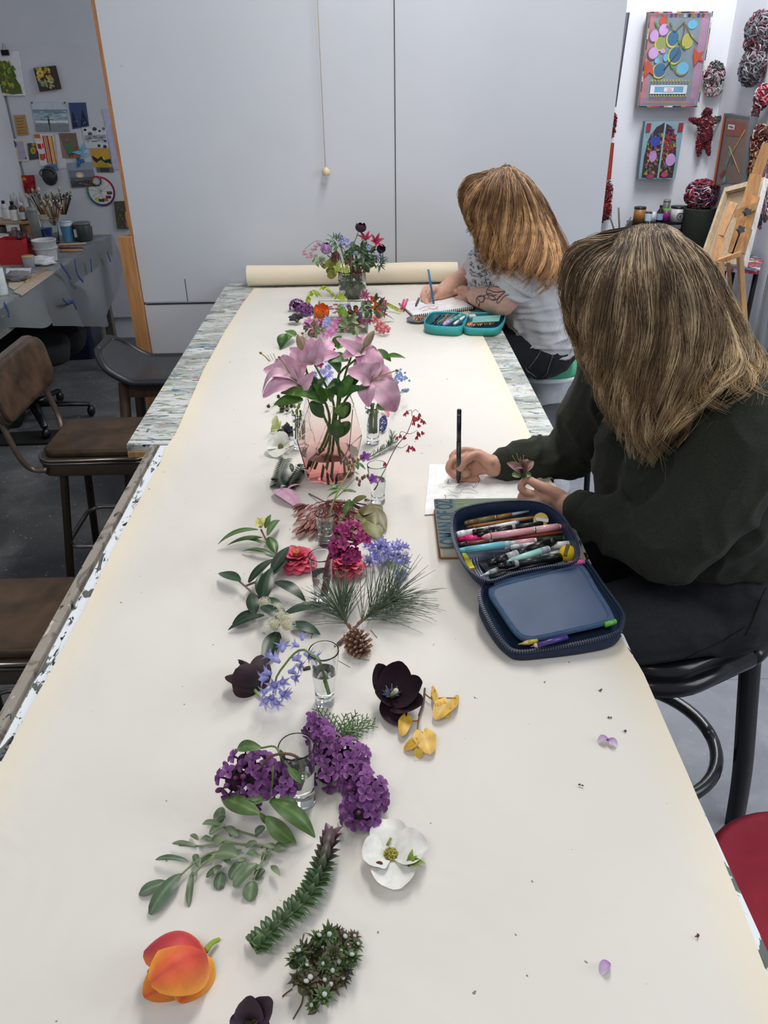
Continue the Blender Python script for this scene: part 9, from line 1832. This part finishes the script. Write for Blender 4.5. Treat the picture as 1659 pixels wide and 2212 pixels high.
# low bench with jars under the paintings
t = thing('work_bench', (1.85, 5.5, 0), 'low dark bench crowded with jars below the paintings', 'bench'); b = MB(); b.box((1.80, 5.50, .43), (1.05, .55, .04), '#3b3c3e'); b.build('tabletop', 'matte', t)
for x in (1.35, 2.25): b = MB(); b.box((x, 5.3, .205), (.05, .05, .41), '#2b2b2c'); b.build('leg', 'wood', t)
sc = DY(1425, 478, 5.68); t = thing('shelf_rack', (sc.x, 5.68, .45), 'black slotted rack carrying cans and bottles', 'rack'); b = MB(); zs_ = sc.z; b.box((sc.x-.01, 5.68, zs_-.008), (.40, .12, .016), '#1d1d1f'); b.box((sc.x-.01, 5.63, zs_-.06), (.40, .012, .03), '#232426')
for x in (-.19, .19): b.box((sc.x-.01+x, 5.68, (zs_+.45)/2-.01), (.016, .1, zs_-.45), '#1d1d1f')
b.build('rack_frame', 'dark_metal', t)
def vr(n, x, w, h, *a, **k): return vessel(n, zr(x, 1932), w/4.056, h/4.056, *a, z=zs_, **k)
def on(n, x, w, h, label, cat, prof, col, lid, band, z=zs_, y=5.68, open_=False, mat='plastic'):
  c = DY(*zr(x, 1930), y); m_ = mpp(c); r = w/2/4.056*m_; hh = h/4.056*m_; t = thing(n, (c.x, y, z), label, cat, 'cans and jars on the black rack' if z == zs_ else 'vessels on the low bench'); A = Matrix.Translation((c.x, y, z+.0005))
  pr = [(.0001, 0), (r, 0), (r, hh), (.0001, hh)] if prof == 'c' else [(.0001, 0), (r, 0), (r, hh*.6), (r*.4, hh*.8), (r*.4, hh), (.0001, hh)]
  if open_: pr = pr[:-1]+[(r-.003, hh), (r-.003, .01), (.0001, .01)]
  b = MB(); b.lathe(pr, col, A, 20); b.build('body', mat, t)
  if lid: b = MB(); rl = r*1.03 if prof == 'c' else r*.45; b.lathe([(.0001, hh*.9), (rl, hh*.9), (rl, hh*1.02), (.0001, hh*1.02)], lid, A, 20); b.build('lid', 'plastic', t)
  if band: b = MB(); b.lathe([(r*1.01, hh*band[0]), (r*1.015, hh*band[0]+.001), (r*1.015, hh*band[1]), (r*1.01, hh*band[1]+.001)], band[2], A, 20); b.build('label_band', 'paperm', t)
  return t, c, r, hh
on('jar', 525, 100, 120, 'brown glass jar with black lid, leftmost on the rack', 'jar', 'c', '#a87438', '#26261f', None); on('tub', 603, 66, 78, 'small tub with pale blue label on the rack', 'tub', 'c', '#c9ccd0', '#3a3d40', (.1, .8, '#c4d8e8')); on('tub', 648, 40, 80, 'narrow white carton on the rack', 'tub', 'c', '#e0e0e2', None, None); on('bottle', 705, 56, 130, 'brown bottle with blue and white label on the rack', 'bottle', 'b', '#2f1d18', '#1c1a1a', (.1, .5, '#8fb0c8')); on('tub', 758, 62, 100, 'magenta tub with green band on the rack', 'tub', 'c', '#8f2f80', None, (.86, 1, '#7ab84c')); on('jar', 750, 60, 160, 'glass jar behind the magenta tub', 'jar', 'c', '#6f726c', '#8a8a80', None, y=5.75)
t, c, r, hh = on('paint_can', 860, 132, 120, 'white paint can with black lid and round emblem on the rack', 'can', 'c', '#d8d4d6', '#1c1d1f', None); b = MB(); M = basis((c.x, 5.68-r-.002, zs_+hh*.4), (0, -1, 0)); b.tube([M @ Vector((.022*math.cos(2*PI*k/16), .022*math.sin(2*PI*k/16), 0)) for k in range(17)], .003, '#44464a', 5); b.ell(M @ Vector((0, 0, 0)), (.009, .002, .012), '#44464a', nu=8, nv=6); b.build('emblem', 'matte', t)
t = thing('basket', (DY(*zr(1050, 1900), YB-.2).x, YB-.2, .45), 'dark green woven basket under the rag ball', 'basket'); c = DY(*zr(1050, 1900), YB-.2); tz = DY(*zr(1050, 1830), YB-.2).z; b = MB(); b.lathe([(.0001, .452), (.085, .452), (.105, tz), (.108, tz+.01), (.098, tz+.01), (.08, .47), (.0001, .47)], '#33392f', Matrix.Translation((c.x, c.y, 0)), 24); b.build('body', 'cloth', t)
for x, w, h, l, cl in ((240, 90, 260, 'clear plastic bottle standing at the left of the low bench', 'b'), (330, 110, 230, 'smeary glass tumbler of brush water on the low bench', 'c'), (440, 130, 210, 'wide clear glass jar on the low bench', 'c')): on('bottle' if cl == 'b' else 'jar', x, w, h*1.1, l, 'bottle' if cl == 'b' else 'jar', cl, '#8f9296', '#4a4c50' if cl == 'b' else None, None, z=.45, y=5.36, open_=cl == 'c', mat='clearplastic')
for x0, y0, x1, y1, l in ((275, 1900, 310, 2010, 'thin leaning brush handle left in the tumbler'), (350, 1820, 357, 2010, 'upright thin brush handle in the tumbler'), (460, 1900, 400, 2010, 'dark leaning palette knife in the wide jar')): a_, c_ = DY(*zr(x0, y0), 5.37), DY(*zr(x1, y1), 5.37); t = thing('paint_brush', c_, l, 'brush'); b = MB(); b.tube([a_, c_, c_+Vector((0, 0, -.05))], .006, '#6a6660', 6); b.build('handle', 'wood', t)
crumple('rag', (DY(*zr(990, 2100), 5.4).x, 5.4, .45), .09, 'crumpled blue and grey rag on the low bench', '#5f6d84', seed=9); crumple('rag', (DY(*zr(1040, 2060), 5.3).x, 5.32, .45), .07, 'crumpled clear wrap beside the blue rag', '#a8acb0', seed=4)
card('box', [(1250, 850), (1262, 845), (1275, 865), (1252, 867)], 'orange cardboard corner on the floor beside the partition', '#c07a4c', fn=lambda x, y: DZ(x, y, .01), th=.01, cat='box')
